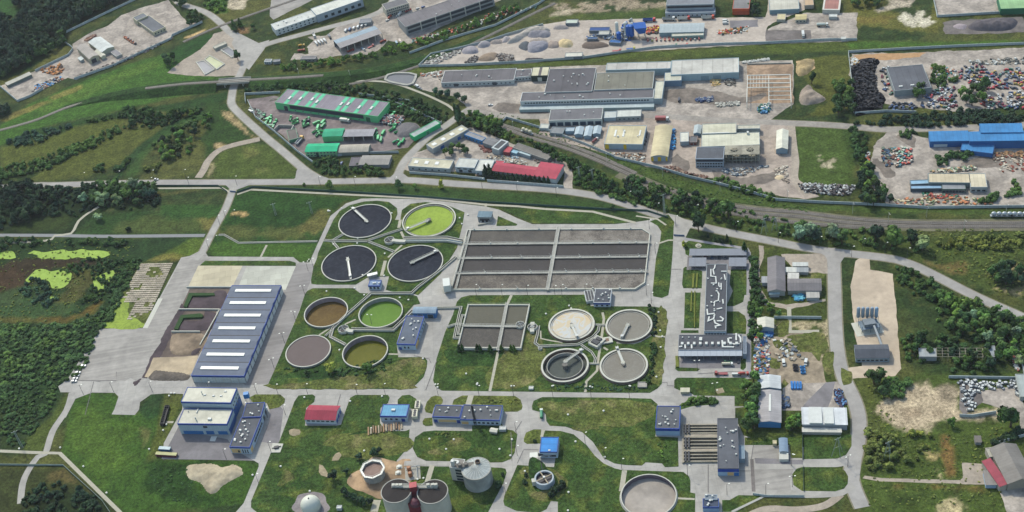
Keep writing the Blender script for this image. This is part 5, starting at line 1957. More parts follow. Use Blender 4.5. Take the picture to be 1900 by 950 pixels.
mb.build('lattice',mDK,o)
MB().tube((0,0,0),(0,0,18.5),0.45,n=10).build('flue',mDK,o)
p=G(1108,637)
o=empty('pump_station',(p.x,p.y,0),0.75,'rotated concrete pump station between the four tanks with brown walls','pump station')
MB().box(-5,5,-4,4,0,2.2).build('base',mCOW,o)
MB().box(-3.4,0.2,-2.8,2.8,2.2,3.3).box(1,3.6,-2,2,2.2,3).build('machine_box',mDK,o)
MB().box(-5,5,-4,-3.8,3.1,3.25).box(-5,5,3.8,4,3.1,3.25).build('railing',mWHT,o)
p=G(1126,633)
o=empty('square_chamber',(p.x,p.y,0),0,'small square open chamber right of the rotated pump station','chamber')
MB().box(-4,4,-3,3,0,1.2).build('wall',mCOW,o)
MB().box(-1.6,1.6,-1.6,1.6,1.2,1.3).build('hatch',M('rust_hatch','7d6555',0.8),o)

def ducts(o,runs,z,w=1.1):
 for s in runs:
  pts=None
o=B('office_block','long dark flat roof crowded with white ventilation ducts in the visitor garden','office building',[(1306.4,614.4),(1347,614.4),(1350.3,490)],8,wall='b0bfd0',rf='494c54',trim='8f979f',th=0.6,ribs=None,vents=14,win=[('f',7,1,1.6,1.6),('f',7,4.4,1.6,1.6),('r',22,1,1.6,2),('r',22,4.4,1.6,2)])

def duct(o,z,i,j,runs,w=0.85,h=0.6):
 inv=o.matrix_basis.inverted()
 R_=[c for c in o.children if c.name.startswith('roof')][0]
 for s in runs:
  mb=MB()
  q=[inv @ G(a,b,z) for a,b in L(s,i,j)]
  q=[Vector((v.x,v.y,z-0.1)) for v in q]
  sweep(mb,q,rect(w,0,h))
  mb.build('duct',mVNT,R_)
duct(o,8,3,2,['895,600 895,665 940,670 945,730 895,730','935,560 930,590 920,600','915,600 925,650','990,730 990,790','968,725 970,760','985,690 1000,690','990,620 1040,620','865,680 870,690','950,800 970,830 965,890 930,900 925,945','1005,880 1010,920','1020,650 1030,700'])
duct(o,8,3,3,['860,20 865,70 930,60','880,90 870,130 920,110 930,70','925,120 935,150 980,170 930,180','980,90 1010,110 1000,130 950,130','950,20 1000,10','940,185 940,200'],1.0)
o=B('operations_building','wide dark roof with a row of ten white hoods and a white canopy','building',[(1258.4,649),(1377,648.6),(1378,620.5)],6,wall='a3a9b0',rf='4b4e57',trim='7a7f88',th=0.5,ribs=None,door=[('f',k/10+0.05,3.6,3.6,'55585e') for k in range(10)],vents=[(0.06+0.095*k,0.36,1.7,2.2,1.4) for k in range(10)]+[(0.06,0.8,0.8,0.8,0.8),(0.16,0.8,0.8,0.8,0.8),(0.26,0.8,0.8,0.8,0.8),(0.35,0.68,2,3,1)])
Lx,Ly=LXY(o)
MB().add([(0,-4.2,4.2),(Lx,-4.2,4.2),(Lx,-0.1,5.6),(0,-0.1,5.6),(0,-4.2,4),(Lx,-4.2,4),(Lx,-0.1,5.4),(0,-0.1,5.4)],[(0,1,2,3),(7,6,5,4),(0,4,5,1),(1,5,6,2),(3,7,4,0)]).build('canopy',M('white_canopy','b9bdc8',0.6,0.05,0.5,ribs=(0,Lx/10)),o)
for k in range(11):
 MB().tube((Lx*k/10,-4,0),(Lx*k/10,-4,4.1),0.14).build('post',mSTL,o)
duct(o,6,3,3,['1055,290 1060,330 1110,345 1160,340','1060,290 1090,290','1130,245 1130,310','1150,260 1170,290 1170,330','1000,310 1005,370 1110,372','600,370 630,365','655,350 658,385','715,350 718,385'],1.1)
B('stair_wing','grey wing at the right end of the building with ten hoods','building',[(1378.5,656),(1385,656),(1385.5,624)],5,wall='8d98a8',rf='6c7788',ribs=None)
for pts,lb in (([(1279,474),(1385,473.6),(1384.6,465.6)],'rear long grey carport over parked cars'),([(1278,494),(1310,494),(1310.3,482.5)],'left part of the front long grey carport'),([(1352,494),(1385,494),(1386,482.5)],'right part of the front long grey carport')):
 p=[G(a,b,3) for a,b in pts]
 u=p[1]-p[0]
 Lx=u.length
 o=empty('carport',(p[0].x,p[0].y,0),math.atan2(u.y,u.x),lb,'carport','grey carports of the office')
 D_=7 if 'rear' in lb else 9
 MB().add([(0,0,3),(Lx,0,3),(Lx,D_,3.8),(0,D_,3.8),(0,0,2.8),(Lx,0,2.8),(Lx,D_,3.6),(0,D_,3.6)],[(0,1,2,3),(7,6,5,4),(0,4,5,1),(1,5,6,2),(2,6,7,3),(3,7,4,0)]).build('roof',M('carport_roof','7d828f',0.6,0.08,0.3,ribs=(0,1)),o)
 for k in range(int(Lx/5)+1):
  MB().tube((k*5,0.2,0),(k*5,0.2,2.9),0.1).tube((k*5,D_-0.2,0),(k*5,D_-0.2,3.6),0.1).build('post',mSTL,o)
sheet('car_park',L('1276,476 1386,475 1387,500 1274,501'),mDKA,0.215)
for k,(x,c,nm) in enumerate(((1287,'c9cbcc','silver'),(1309,'7a2b30','dark red'),(1321,'2c3f5c','dark blue'),(1334,'3a3b3e','charcoal'),(1346,'55585c','grey'))):
 car(x,478.5,0,8,c,nm+' car under the rear carport','cars under the carport')
sheet('fountain_bed',[(1296+6*math.cos(a),456+4*math.sin(a)) for a in [k*PI/8 for k in range(16)]],mPATH,0.22)
p=G(1295.5,456)
MB().lathe([(1.1,0),(1.2,0.8),(0.7,0.8),(0.6,0.3),(0.15,0.4),(0.15,1.4)],n=14).build('fountain',mCOW,None,p)
tag(bpy.data.objects['fountain'],'small round fountain on the lawn behind the rear carport','fountain')
for s,lb in (('630,315 730,320 700,400 612,402','small concrete plinth with valves at the road fork'),):
 p=W(L(s,1,4))
 b=sum(p,Vector())/4
 o=empty('valve_plinth',b,0,lb,'valves')
 MB().prism([(v.x-b.x,v.y-b.y) for v in p],0,0.5).build('slab',mCOW,o)
 MB().box(-1.5,1.5,-1,1,0.5,1.6).tube((-3,0,0.9),(3,0.5,0.9),0.3).build('valve',mDK,o)
b=G(338,0+788*1.0)
o=empty('log_pile',G(715,795),0,'stack of old pipes and planks below the pale blue roof','pile')
for k in range(14):
 MB().box(-12+k*1.75,-11+k*1.75,-4+k % 3*0.4,3.5-k % 2,0.1,0.7+k % 4*0.3).build('plank',M('old_plank'+str(k % 3),('9c7f63','a89a88','7f6a58')[k % 3],0.9),o)
p=G(307,773)
o=empty('open_container',p,ang(307,773,6,-22),'long black open container on the lawn left of the cream roofed blocks','container')
MB().box(-9,9,-1.6,1.6,0,0.3).box(-9,9,-1.6,-1.4,0.3,2.4).box(-9,9,1.4,1.6,0.3,2.4).box(-9,-8.8,-1.4,1.4,0.3,2.4).box(8.8,9,-1.4,1.4,0.3,2.4).build('body',M('black_steel','1f2124',0.6),o)
for k in range(8):
 MB().box(-8+k*2.2,-7.8+k*2.2,-1.5,1.5,2.2,2.5).build('cross_bar',mDK,o)
for px,py,lb,c1,w_ in ((307,835,'blue and white skip container at the yard edge','2f6f9a',9),(310,845.5,'long dark red skip with yellowish load at the yard edge','6a2c38',16)):
 o=empty('skip_container',G(px,py),ang(px,py,10,0.6),lb,'skip')
 k=w_/2
 MB().add([(-k+0.8,-1.4,0),(k-0.8,-1.4,0),(k-0.8,1.4,0),(-k+0.8,1.4,0),(-k,-1.5,2),(k,-1.5,2),(k,1.5,2),(-k,1.5,2)],[(0,3,2,1),(0,1,5,4),(1,2,6,5),(2,3,7,6),(3,0,4,7)]).build('body',M('skip_'+c1,c1,0.6),o)
 MB().box(-k+0.3,k-0.3,-1.3,1.3,1.5,2.2).build('load',M('skip_load'+c1,'b9b58a' if w_>10 else 'c4d0d6',0.9),o)
car(155,680,9,-1,'d0d2d4','white car parked highest at the left edge of the storage yard','white cars at the yard edge')
for k,(x,y) in enumerate(((145,692.5),(142.5,698.3),(140,703.6),(137.8,708.5))):
 car(x,y,9,-1.2,('c9cbcd','d6d8da','c2c4c6','d0d2d2')[k],('first','second','third','fourth')[k]+' white car from the top in the tight row by the yard entrance','white cars at the yard edge')
truck(1349,678,9,0,'d2d4d4','cfc9b4','tank','white lorry with cream tank body parked in the operations yard',None,0.8)
truck(1339,695,-9,0,'9a3a34','8c3a3a','flat','dark red lorry parked on the road below the operations yard',None,0.9)
truck(1378,696,9,-0.5,'b5483a','b34a3c','mixer','red lorry with a rounded body at the path end',None,0.8)
truck(1365,696.5,9,0,'d6d6d4','d4d4d2','box','white lorry just left of the red lorry at the path end',None,0.55)
car(1370,671,0,8,'3a3c42','dark car at the right side of the operations yard')
truck(1352,672.5,-9,0,'2f6a4c','3a7258','flat','green flatbed behind the white tank lorry',None,0.6)
o=truck(1005,771,0,-9,'c9cfcc','2f8a62','tank','green tank lorry with a pale cab on the works junction',None,0.85)
car(290,334,9,-0.2,'d5d6d8','white car driving on the public road',None,None,'car','car',0.15)
lm={}

def lamp(x,y,label,group,double=False,h=9.5):
 if double not in lm:
  o=empty('street_lamp',(0,0,0),0)
  MB().lathe([(0.16,0),(0.1,h)],n=8).build('pole',mDK,o)
  for s in (-1,1) if double else (1,):
   MB().tube((0,0,h-0.1),(s*1.4,0,h+0.3),0.07,n=5).build('arm',mDK,o)
   MB().box(min(s*1.1,s*2.1),max(s*1.1,s*2.1),-0.28,0.28,h+0.2,h+0.45).build('lamp_head',M('lamp_white','f2f2ea',0.4,0.02),o)
  lm[double]=o
  o.location=G(x,y,0.1)
  tag(o,label,'street lamp',group)
  return o
 return dup(lm[double],G(x,y,0.1),random.Random(int(x*7+y)).uniform(-0.5,0.5),None,None,label,group)
for s,lb,g in (('211,727 283,727 97,0 390,728 477,730 516,731 571,731 663,731.5 715,732 813,733 889,733.5 953,734 1026,736 1097,737 1168,737.5 1327,744 155,732','lamp post on the verge of the long straight works road','lamp posts along the works road'),('287,333 346,332 225,334 160,337 440,344 595,345 660,346 736,347 895,349 960,356 1033,366','lamp post beside the public road','lamp posts along the public road'),('420,408 404,455 388,463 408,417 437,407 352,346 284,347','lamp post at the left access road','lamp posts along the left access road'),('420,852 497,775 480,897 458,765 530,770 503,838','lamp post in the yard around the office with tan panels','lamp posts around the tan panelled office'),('958,803 960,845 1086,823 938,915 1154,871 1122,852','lamp post on the winding works lanes','lamp posts on the winding works lanes'),('1276,882 1349,918 1421,918 1469,864','lamp post in the concrete yard at the lower right','lamp posts in the lower right yard'),('884,548 932,548 979,548 1030,548 1043,548 1087,547 1209,563 1205,425 1216,470 1200,548','lamp post on the apron of the largest basin','lamp posts around the largest basin'),('1168,374 1220,396 1254,420 1293,400 1366,430 1444,450 1520,458 1580,477 1600,462 1642,470 1683,480','lamp post beside the curving public road on the right','lamp posts along the right public road')):
 for x,y in L(s):
  if x>100:
   lamp(x,y,lb,g)
for x,y in L('566,548 549,596 528,636 509,684 690,602 572,503 582,498'):
 lamp(x,y,'lamp post with two white heads along the wide road beside the long hall','double lamp posts by the long hall',True)
for x,y in L('1294,688 1470,903 1573,866 1327,730 1466,862'):
 lamp(x,y,'lamp post with two white heads in the right hand yards','double lamp posts in the right yards',True)
cv=MB().lathe([(0.55,0),(0.55,0.7),(0.7,0.75),(0.05,0.95)],n=10).mesh('vent_cap',mWHT)
for s,g in (('634,387 609,391 609,392 612,392 727,396 853,405 857,416 868,399 664,443 663,452 619,454 714,471 713,512 673,511 606,541','settling'),('658,535 676,548 742,553 758,557 630,650 508,570','medium'),('1056,568 1060,573 1013,583 1040,590 1222,580 1225,614 1226,645 1229,625 1218,700 1168,717 1095,718 1025,717 949,717 885,714 865,694 886,712 808,714 785,666 812,719','rectangular'),('155,866 198,915 112,831 36,833 277,834 303,799 302,789 299,789 309,788 318,730 324,730 314,735','south west'),('469,882 521,866 575,912 565,738 650,745 709,736 676,837 689,795 574,933 786,888 775,890 898,904 842,816 797,815 828,834 927,834 947,846 950,816 974,875 1055,914 1054,948 1068,820 1122,849 1054,770 1120,763','south')):
 for x,y in L(s):
  o=inst('vent_cap',cv,None,G(x,y,0.15))
  tag(o,{'settling':'tiny white vent cap on the grass around the dark settling tanks','medium':'tiny white vent cap on the grass around the medium tanks','rectangular':'tiny white vent cap on the big lawn around the smaller rectangular basin','south west':'tiny white vent cap on the large lower left lawn','south':'tiny white vent cap on the lawns at the bottom middle'}[g],'vent cap','white vent caps, '+g+' lawns')

def HZ(s):
 return ' '.join(('%.2f,%.2f' % (320+float(a.split(',')[0])/3.957,480+float(a.split(',')[1])/3.957) for a in s.split()))
for s,lb in ((HZ('50,377 350,379'),'low concrete wall between the two compost bays'),(HZ('-5,541 205,541'),'low concrete wall below the lower compost bay'),(HZ('105,214 440,214'),'low concrete wall above the upper compost bay'),(HZ('350,379 300,470 250,560 205,640'),'low concrete wall between compost bays and long hall'),('1310,688 1600,690 1760,688','x')):
 if lb !='x':
  fence(lb,s,1.5,mCOW,0.7,'bay_wall')
for pts,lb,hh in (('1000,560 1240,560 1230,620 1170,700 1020,690','low brown soil heap in the upper compost bay',1.5),):
 pass
heap('compost_heap','dark brown compost spread in the upper bay left of the long hall',HZ('140,285 250,285 320,235 395,240 390,310 345,372 105,368'),0.9,mSOI)
heap('compost_heap','dark brown compost spread in the lower bay left of the long hall',HZ('65,460 220,450 240,385 320,400 325,440 290,520 45,535'),0.9,mSOI)
heap('soil_heap','mixed brown and sandy soil spread below the two compost bays',HZ('0,560 180,545 250,570 255,640 170,700 0,700'),0.8,M('sandy_soil','8c7b6a',1,0.3,0.25,stain=0.4))
heap('soil_heap','dark ragged sludge heap on the buff slab by the works road','1420,600 1440,585 1600,600 1700,610 1770,640 1740,680 1390,675',1.2,M('grey_sludge','635b55',1,0.4,0.5,stain=0.3),0,3)
heap('soil_heap','small dark soil heap against the left side of the long hall','1760,420 1800,385 1890,370 1840,430 1790,450',1.4,mSOI,0,3)
heap('dirt_heap','small brown dirt heap at the corner of the storage yard','1230,690 1270,680 1320,650 1300,690 1250,735',0.7,mSOI,0,3)
mHED='dark'
for s,lb in ((HZ('85,360 125,262 310,262 315,280 150,282 110,365'),'clipped green hedge wall around the upper compost bay'),(HZ('15,525 65,425 210,412 230,425 220,440 85,445 45,528'),'clipped green hedge wall around the lower compost bay')):
 p=W(L(s))
 b=p[0]
 mb=MB()
 mb.prism([(v.x-b.x,v.y-b.y) for v in p],0,1.6)
 o=mb.build('hedge',M('hedge_green','2f4a24',1,0.35,1.2),None,b)
 tag(o,lb,'hedge')
mBED=M('slab_rows','b3a799',0.95,0.25,0.5,stain=0.25)
sheet('drying_bed',L('262,488 321,487.6 284,570 266,608 191,607 212,570'),bpy.data.materials['worn_grass'],0.06)
mb=MB()
rr=random.Random(4)
nz=0
A_,B_,C_,D_=(G(262,489),G(321,488),G(268,606),G(195,606))
for r in range(30):
 for c in range(15):
  u=(c+0.5)/15
  v=(r+0.5)/30
  q=A_.lerp(B_,u).lerp(D_.lerp(C_,u),v)
  n=float(fbm(q.x*0.07,q.y*0.07,77))
  if n>0.6 or (v>0.62 and u<0.5) or v>0.9:
   continue
  mb.box(q.x-1.05,q.x+1.0,q.y-0.95+rr.uniform(0,0.3),q.y+0.85,0.05,0.28+rr.uniform(0,0.2))
  nz+=1
tag(mb.build('paving_stones',mBED),'pale paving stones laid in dense rows on the bed left of the access road','paving stones',None,'stuff')
mDUCK=foam('duckweed','a0ba58','86a046',0.7,0.12)
for s in ('250,455 300,430 420,440 590,415 640,425 820,420 1030,450 990,485 850,500 700,490 620,505 400,490 350,465','240,690 340,610 420,598 480,625 560,605 660,625 650,690 580,770 490,780 470,730 330,690 280,720','880,680 960,630 1060,600 1070,630 960,780 870,810','-100,460 110,430 150,490 100,510 -100,490','450,850 500,850 490,875 455,875'):
 sheet('pond',L(s,0,2),mDUCK,0.07,rough=1.4,smooth=2.5)
sheet('weedy_bed',L('1140,855 1200,870 1190,1000 1290,1070 1320,1140 960,1130',0,2),foam('weed_green','93a845','76883a',0.8,0.1),0.09,rough=1.2,smooth=2.5)
sheet('concrete_strip',L('1470,870 1510,870 1370,1145 1325,1145',0,2),mCOW,0.12)
heap('spoil_heap','pale bare spoil mound on the lower left lawn','345,868 360,862 395,861 412,868 432,862 449,870 450,880 436,888 415,900 398,916 386,913 372,895 352,888',2.2,M('pale_spoil','b0a38e',1,0.25,0.3,stain=0.25))
heap('stone_mound','small round mound of stones on the lawn by the road fork','535,800 540,796 546,795 556,800 558,806 548,810 538,808',1.2,mBARE)
sheet('bare_ground',L('672,868 690,850 720,852 736,858 760,852 765,890 730,915 705,925 680,918 655,905 645,895 650,880'),M('rusty_soil','b09478',1,0.28,0.2,stain=0.45),0.2,rough=1,smooth=3)
for px,py,lb in ((741,867,'white round machine base'),(739,878,'white frame machine')):
 o=empty('pump_skid',G(px,py),0,lb+' beside the round tank with an octagonal walkway','machinery')
 MB().box(-2,2,-1.6,1.6,0,0.4).build('skid',mCOW,o)
 MB().lathe([(1.3,0.4),(1.3,1.3),(0.6,1.5)],n=14).build('casing',mWHT,o)
p=G(766,878)
o=empty('heat_exchanger',p,0,'two orange tanks and pipes on a plinth by the lawn path','machinery')
MB().box(-5,5,-6,6,0,0.4).build('plinth',mCON,o)
MB().lathe([(1.4,0.4),(1.4,4),(1,4.4)],-2,2,14).lathe([(1.4,0.4),(1.4,3.5),(1,3.9)],-1.5,-2.5,14).build('vessel',M('orange_vessel','a8734f',0.6),o)
MB().tube((-5,4,2),(5,4,2),0.3).tube((3,-5,1.4),(3,5,1.4),0.25).build('pipe',mSTL,o)
fence('dark green mesh fence along the far side of the works','188,346 300,345.5 405,345.5 422,357',1.6,mGRN,0.15,'mesh_fence')
fence('dark green mesh fence between the public road and the round tanks','440,358 470,348 640,357 780,366 900,376 1000,382 1120,389 1200,392 1240,405',1.8,mGRN,0.15,'mesh_fence')
fence('pale panel fence crossing the lower left meadow','-30,863 60,864 118,864.5 190,930 205,952',1.6,M('pale_fence','8b9a96',0.8),0.2,'panel_fence')
fence('grey fence behind the yard island at the lower right','1397,918 1425,922 1492,922',1.8,None,0.2,'panel_fence')
fence('thin fence between the two lawns right of the gatehouse','1489,806 1489,853',1.8,mGRN,0.12,'mesh_fence')
fence('thin fence through the oval lawn at the lower right','1490,865 1491,912',1.8,mGRN,0.12,'mesh_fence')
fence('sliding gate across the works entrance from the public road','1250,437.5 1270,438.5',1.5,M('gate_blue','5c6e8c',0.6),0.2,'entrance_gate')
fence('sliding gate across the left access road','427,356 438,357',1.5,M('gate_blue','5c6e8c',0.6),0.2,'entrance_gate')

def pylon(x,y,h,label,w=2.2,m=None,legs=2,lean=0):
 o=empty('power_pylon',G(x,y),0.3,label,'pylon',None)
 mb=MB()
 m=m or M('pylon_grey','8f9a96',0.7)
 if legs==1:
  for a,b in ((-0.7,-0.7),(0.7,-0.7),(0.7,0.7),(-0.7,0.7)):
   mb.tube((a,b,0),(a*0.5,b*0.5,h),0.13,n=4)
  for k in range(int(h/1.6)):
   z=k*1.6
   f=1-0.5*z/h
   mb.tube((-0.7*f,-0.7*f,z),(0.7*f,-0.7*f,z+1.6),0.08,n=4).tube((0.7*f,0.7*f,z),(-0.7*f,0.7*f,z+1.6),0.08,n=4).tube((-0.7*f,0.7*f,z),(-0.7*f,-0.7*f,z+1.6),0.08,n=4).tube((0.7*f,-0.7*f,z),(0.7*f,0.7*f,z+1.6),0.08,n=4)
 else:
  mb.tube((-w,0,0),(-0.2,0,h),0.2).tube((w,0,0),(0.2,0,h),0.2).tube((-w*0.55,0,h*0.45),(w*0.55,0,h*0.45),0.13).tube((0,-w,0),(0,0,h),0.16)
 mb.build('frame',m,o)
 MB().box(-2.2,2.2,-0.12,0.12,h-0.8,h-0.5).build('crossarm',m,o)
 for s in (-2,0,2):
  MB().lathe([(0.12,h-0.5),(0.12,h)],s,0,6).build('insulator',mWHT,o)
 return o
pylon(42,831,17,'grey lattice mast leaning over the thicket at the lower left',legs=1)
pylon(512,399,12,'thin grey pole in the meadow left of the round tanks, nearer the access road',1,legs=1)
pylon(579,396,12,'thin grey pole with a white box in the meadow beside the ring road',1,legs=1)
pylon(1418,432,14,'left of two A shaped pylons in the bushes above the road',3)
pylon(1438,427,12,'right of two A shaped pylons in the bushes above the road',3)
pylon(1553,843,15,'A shaped grey pylon on the green lawn behind the white sheds',4)
pylon(1646,852,16,'A shaped grey pylon in the rough field right of the side road',3)
pylon(1233,398,20,'tall slim twin pole pylon behind the works entrance',1,legs=1)
pylon(1076,335,14,'slim pole among the bushes right of the red roofs',1,legs=1)
pylon(1100,336,12,'second slim pole among the bushes right of the red roofs',1,legs=1)

def patchy(s,i,j,m=None,n=None,z=0.11):
 sheet('grass_patch',L(s,i,j),m or mOLG,z,rough=1.8,smooth=3)
for s in ('1480,300 1600,330 1620,420 1700,430 1900,300 1900,500 1820,420 1640,430 1560,400 1500,380','1640,250 1950,250 1950,420 1820,410 1700,420 1620,330','1440,470 1540,490 1530,560 1430,560','1560,650 1600,700 1560,760 1540,680','1290,500 1400,480 1420,560 1300,640','1480,220 1600,110 1600,240 1520,280'):
 patchy(s,3,3)
for s in ('60,420 130,400 130,600 40,620','200,570 320,600 300,700 220,720','1470,100 1560,50 1600,60 1590,100','1480,640 1640,630 1640,600 1800,640 1960,640 1960,680 1700,680'):
 patchy(s,4 if s[:2] in ('60','20') else 3,3 if s[:3] !='148' else 2)
for s in ('940,780 1050,770 1040,850 980,860',):
 patchy(s,4,1,mDKG)
for s,i,j in (('760,1000 900,960 1300,1000 1200,1080 900,1060',2,0),('2300,860 2600,820 3100,900 3300,860 3200,940 2500,960',2,0),('1650,350 1900,330 2300,340 2200,370 1700,390',2,0),('560,480 700,560 640,640 560,600',3,1),('900,640 1200,700 1500,640 1560,700 1300,760 1000,740',3,1),('500,560 640,700 700,640 560,520',4,1),('700,330 900,420 860,300',4,1),('1300,560 1600,500 1700,600 1400,600',4,1)):
 sheet('oil_stain',L(s,i,j),M('oily_gravel','7d736c',0.9,0.3,0.3,stain=0.3),0.1,rough=2.5,smooth=3)

def yard(s,m,i=None,j=None,z=0.06,r=0.8,name='yard'):
 sheet(name,L(s,i,j),m,z,rough=r)
yard('0,800 300,670 640,520 680,460 670,410 850,300 1000,240 1130,140 1340,60 1470,30 1560,0 1640,90 1750,220 1880,200 1600,340 1180,560 700,745 630,720 165,940',mGRAV,0,0)
yard('310,135 338,112 372,92 398,62 420,56 446,80 456,100 440,140 400,142 345,140',mDIRT)
yard('620,-10 700,-60 1100,-60 1000,0 640,180 600,150',mYARD,1,0)
yard('1230,240 1560,150 1640,60 1900,-20 2600,-300 3200,-200 2200,250 1900,420 1700,370 1640,450 1540,500 1240,520 1100,540 1000,560 800,560 830,500 960,500 950,440 1000,380 960,340 1120,330',mGRAV,1,0,r=1.5)
yard('80,620 200,510 480,440 740,380 1100,260 1240,230 1460,190 1900,180 2350,170 3300,160 3350,-120 3700,-150 3660,90 3320,240 3300,410 2900,430 1900,490 1140,585 500,610',M('pale_gravel','b7aba3',1,0.18,0.3,stain=0.15),2,0)
yard('3660,120 4150,120 4150,380 3300,410 3320,270',mGRAV,2,0)
yard('3300,280 3720,280 3720,385 3300,400',mGDK,2,0,0.09)
yard('2970,190 3230,180 3230,250 2970,260',mDKA,2,0,0.09)
yard('20,780 110,690 320,650 1000,640 1300,620 3300,560 3560,560 3560,960 3300,1150 2200,1200 1300,1100 560,1020 420,900 100,830',mGRAV,2,0,0.055)
yard('1230,590 1650,590 1660,960 1230,960',M('building_site_soil','a38a75',1,0.3,0.35,stain=0.35),3,0,0.09)
yard('1690,560 1860,550 1850,640 1760,700 1690,690',M('sandy_soil2','b59a76',1,0.25,0.3),3,0,0.09,1.5)
yard('1060,-40 1660,-60 1670,130 1090,150',mGRAV,4,0)
yard('1150,210 1240,190 1900,160 1960,300 1160,320',mGDK,4,0,0.07,1.5)
yard('300,500 1100,480 1960,440 1960,960 1300,1040 600,960 520,880 280,700',mGRAV,4,0,0.06,1.5)
yard('320,515 640,495 1000,490 940,530 560,560 330,560',M('orange_soil','b08c68',1,0.2,0.3),4,0,0.09,1)
yard('640,270 740,260 1030,340 1480,260 1960,400 1960,960 640,960 480,760 470,600 500,400',mGRAV,4,1,0.06,1.5)
yard('-700,130 0,120 300,150 1560,210 1650,230 1690,700 1900,870 1750,900 1300,830 1000,720 300,600 0,500 -700,300',M('beige_gravel','ab9d94',1,0.24,0.3,stain=0.25),3,1,0.055,1)
yard('400,-30 640,-60 1640,200 1960,190 2030,260 1880,420 1560,470 930,500 440,60',M('scrap_yard_ground','85797a',1,0.25,0.3,stain=0.3),1,1,0.06,0.8)
yard('160,430 560,230 950,380 1330,500 1500,590 1520,800 1430,790 1440,640 760,540 420,640 0,640 -120,600 0,490',mGRAV,2,1,0.06,0.8)
yard('1550,460 1980,450 1980,640 1700,640 1590,520',mDIRT,3,2,0.06,0.5)
yard('1340,380 1390,385 1370,550 1355,650 1350,760 1440,900 1600,930 1960,870 1960,890 1610,970 1400,930 1320,780 1340,560',mDIRT,3,2,0.06,1)
yard('1400,260 1760,240 1900,420 1960,640 1960,740 1560,720 1300,640 1310,300',M('waste_soil','a0917f',1,0.3,0.3,stain=0.35),3,3,0.06,3)
yard('1560,710 1960,700 2080,690 2120,760 2130,960 1560,960',mGRAV,3,3,0.08,0.2)
yard('1960,700 2050,690 2010,860 1960,980 1740,930 1800,860',mDKA,3,3,0.1,0.1)
yard('340,520 440,460 470,500 470,600 680,640 720,1000 730,1200 760,1520 700,1590 280,1610 250,1520 400,1500 330,1200 310,950 290,760',M('sandy_yard','bfae9d',1,0.12,0.25,stain=0.15),4,2,0.06,0.5)
yard('1300,680 1460,690 1520,870 1340,1010 1300,950',mGDK,4,3,0.08,0.5)
yard('1480,780 1830,730 1900,900 1960,1200 1870,1200 1860,1000 1640,960 1700,940 1500,880',mGRAV,4,3,0.07,0.5)
yard('420,615 580,635 1310,655 1335,635 1320,495 1510,505 1540,695 1310,690 560,665 400,640',mDIRT,4,4,0.06,0.3)
yard('1700,660 1960,640 1960,1000 1760,1000 1670,760',mGRAV,4,4,0.07,0.5)
road('gravel_path',L('1560,917 1530,938 1480,946 1430,944 1400,952 1360,975'),5,mDIRT,0.1,smooth=3)
road('dirt_track',L('1468,230 1472,270 1476,300 1474,330 1484,350 1500,362'),6,mDIRT,0.1)
road('gravel_path',L('560,140 640,149 720,153 780,172 830,195 842,205'),2.6,mPATH,0.25)
sheet('concrete_path',L('1600,0 1640,0 1645,215 1900,210 1900,240 1610,240',3,3),mPATH,0.1)
DK=dict(ribs=(0,3.2))

def BB(lb,s,i,j,h,roof='flat',rh=1.2,wall='b4b8bb',rf='77757a',name='industrial_building',cat='building',**k):
 return B(name,lb,cat,L(s,i,j),h,roof,rh,wall,rf,**k)
BB('cream walled workshop block with dark roof in the upper left yard','1270,190 1420,300 1535,250',0,0,4.5,wall='c4bea6',rf='5f636b',win=[('r',4,1.2,1.4,1.6),('f',9,1.2,1.8,1.4)])
BB('higher end block joined to the cream walled workshop','1230,162 1268,192 1372,150',0,0,6,wall='c4bea6',rf='6e737b')
BB('white gabled hall beside the yard of the upper left depot','820,392 945,485 1052,430',0,0,4.5,'gx',1.6,'b9b8a6','cdd0d0',name='storage_hall')
BB('beige gabled hall with a dark gate in the upper left depot','710,440 828,548 908,508',0,0,6,'gx',1.4,'b5ae98','a9a19c',name='storage_hall',door=[('r',0.4,5,4.5,'30343c')])
BB('small white gabled shed between the two upper left halls','880,475 938,530 975,508',0,0,3.5,'gx',1,'b9b8a6','d2cfc2',name='shed')
BB('tiny white shed left of the beige gabled hall','722,540 748,562 772,545',0,0,2.5,'shed',0.5,'aeb4b6','ccd2d2',name='shed')
BB('long narrow white open shed at the far left corner','70,792 292,690 276,670',0,0,3,'shed',0.4,'6f7a76','b9b6ad',name='open_shed',cat='shed')
BB('low grey L shaped shed right of the white gabled hall','1020,480 1078,525 1125,495',0,0,2.6,wall='a9a8a4',rf='8e8b90',name='shed')
BB('white two storey office end with small windows beside the blue grey hall','655,280 1030,150 975,100',1,0,6.5,wall='cdd1d4',rf='c9cac8',vents=8,win=[('f',9,1,1.3,1.6),('f',9,4,1.3,1.6),('r',1,3,1.4,1.4)])
BB('long blue grey hall with a white roof and dark square windows','1034,142 1465,-8 1408,-66',1,0,8.5,wall='a3aebb',rf='d0d0ca',ribs=(0,1.2),win=[('f',6,2.2,3,3.4,0.12,0.98)],bands=[('f',0,0.6,'7d8894','plinth')])
BB('grey three storey office block at the top edge','1678,92 1892,28 1846,-22',1,0,8.5,wall='b9b6ab',rf='6c6b70',win=[('f',11,1,1.3,1.3),('f',11,3.6,1.3,1.3),('f',11,6.2,1.2,1.3)])
o=B('industrial_building','very long grey two storey works building with dark ribbon windows at the top edge','building',[(752,50),(916,-6),(898,-22)],10,wall='9c9da0',rf='6f6b70',ribs=(0,6),bands=[('f',2,4.6,'3a4048','ribbon_window',0.02,0.98),('f',6.4,9,'353b44','ribbon_window',0.02,0.98)],vents=5,parapet=0.2)
for k in range(1,6):
 box_part('pilaster',o,o['_L'][0]*k/6-0.5,o['_L'][0]*k/6+0.5,-0.6,-0.1,0,10,mCOW)

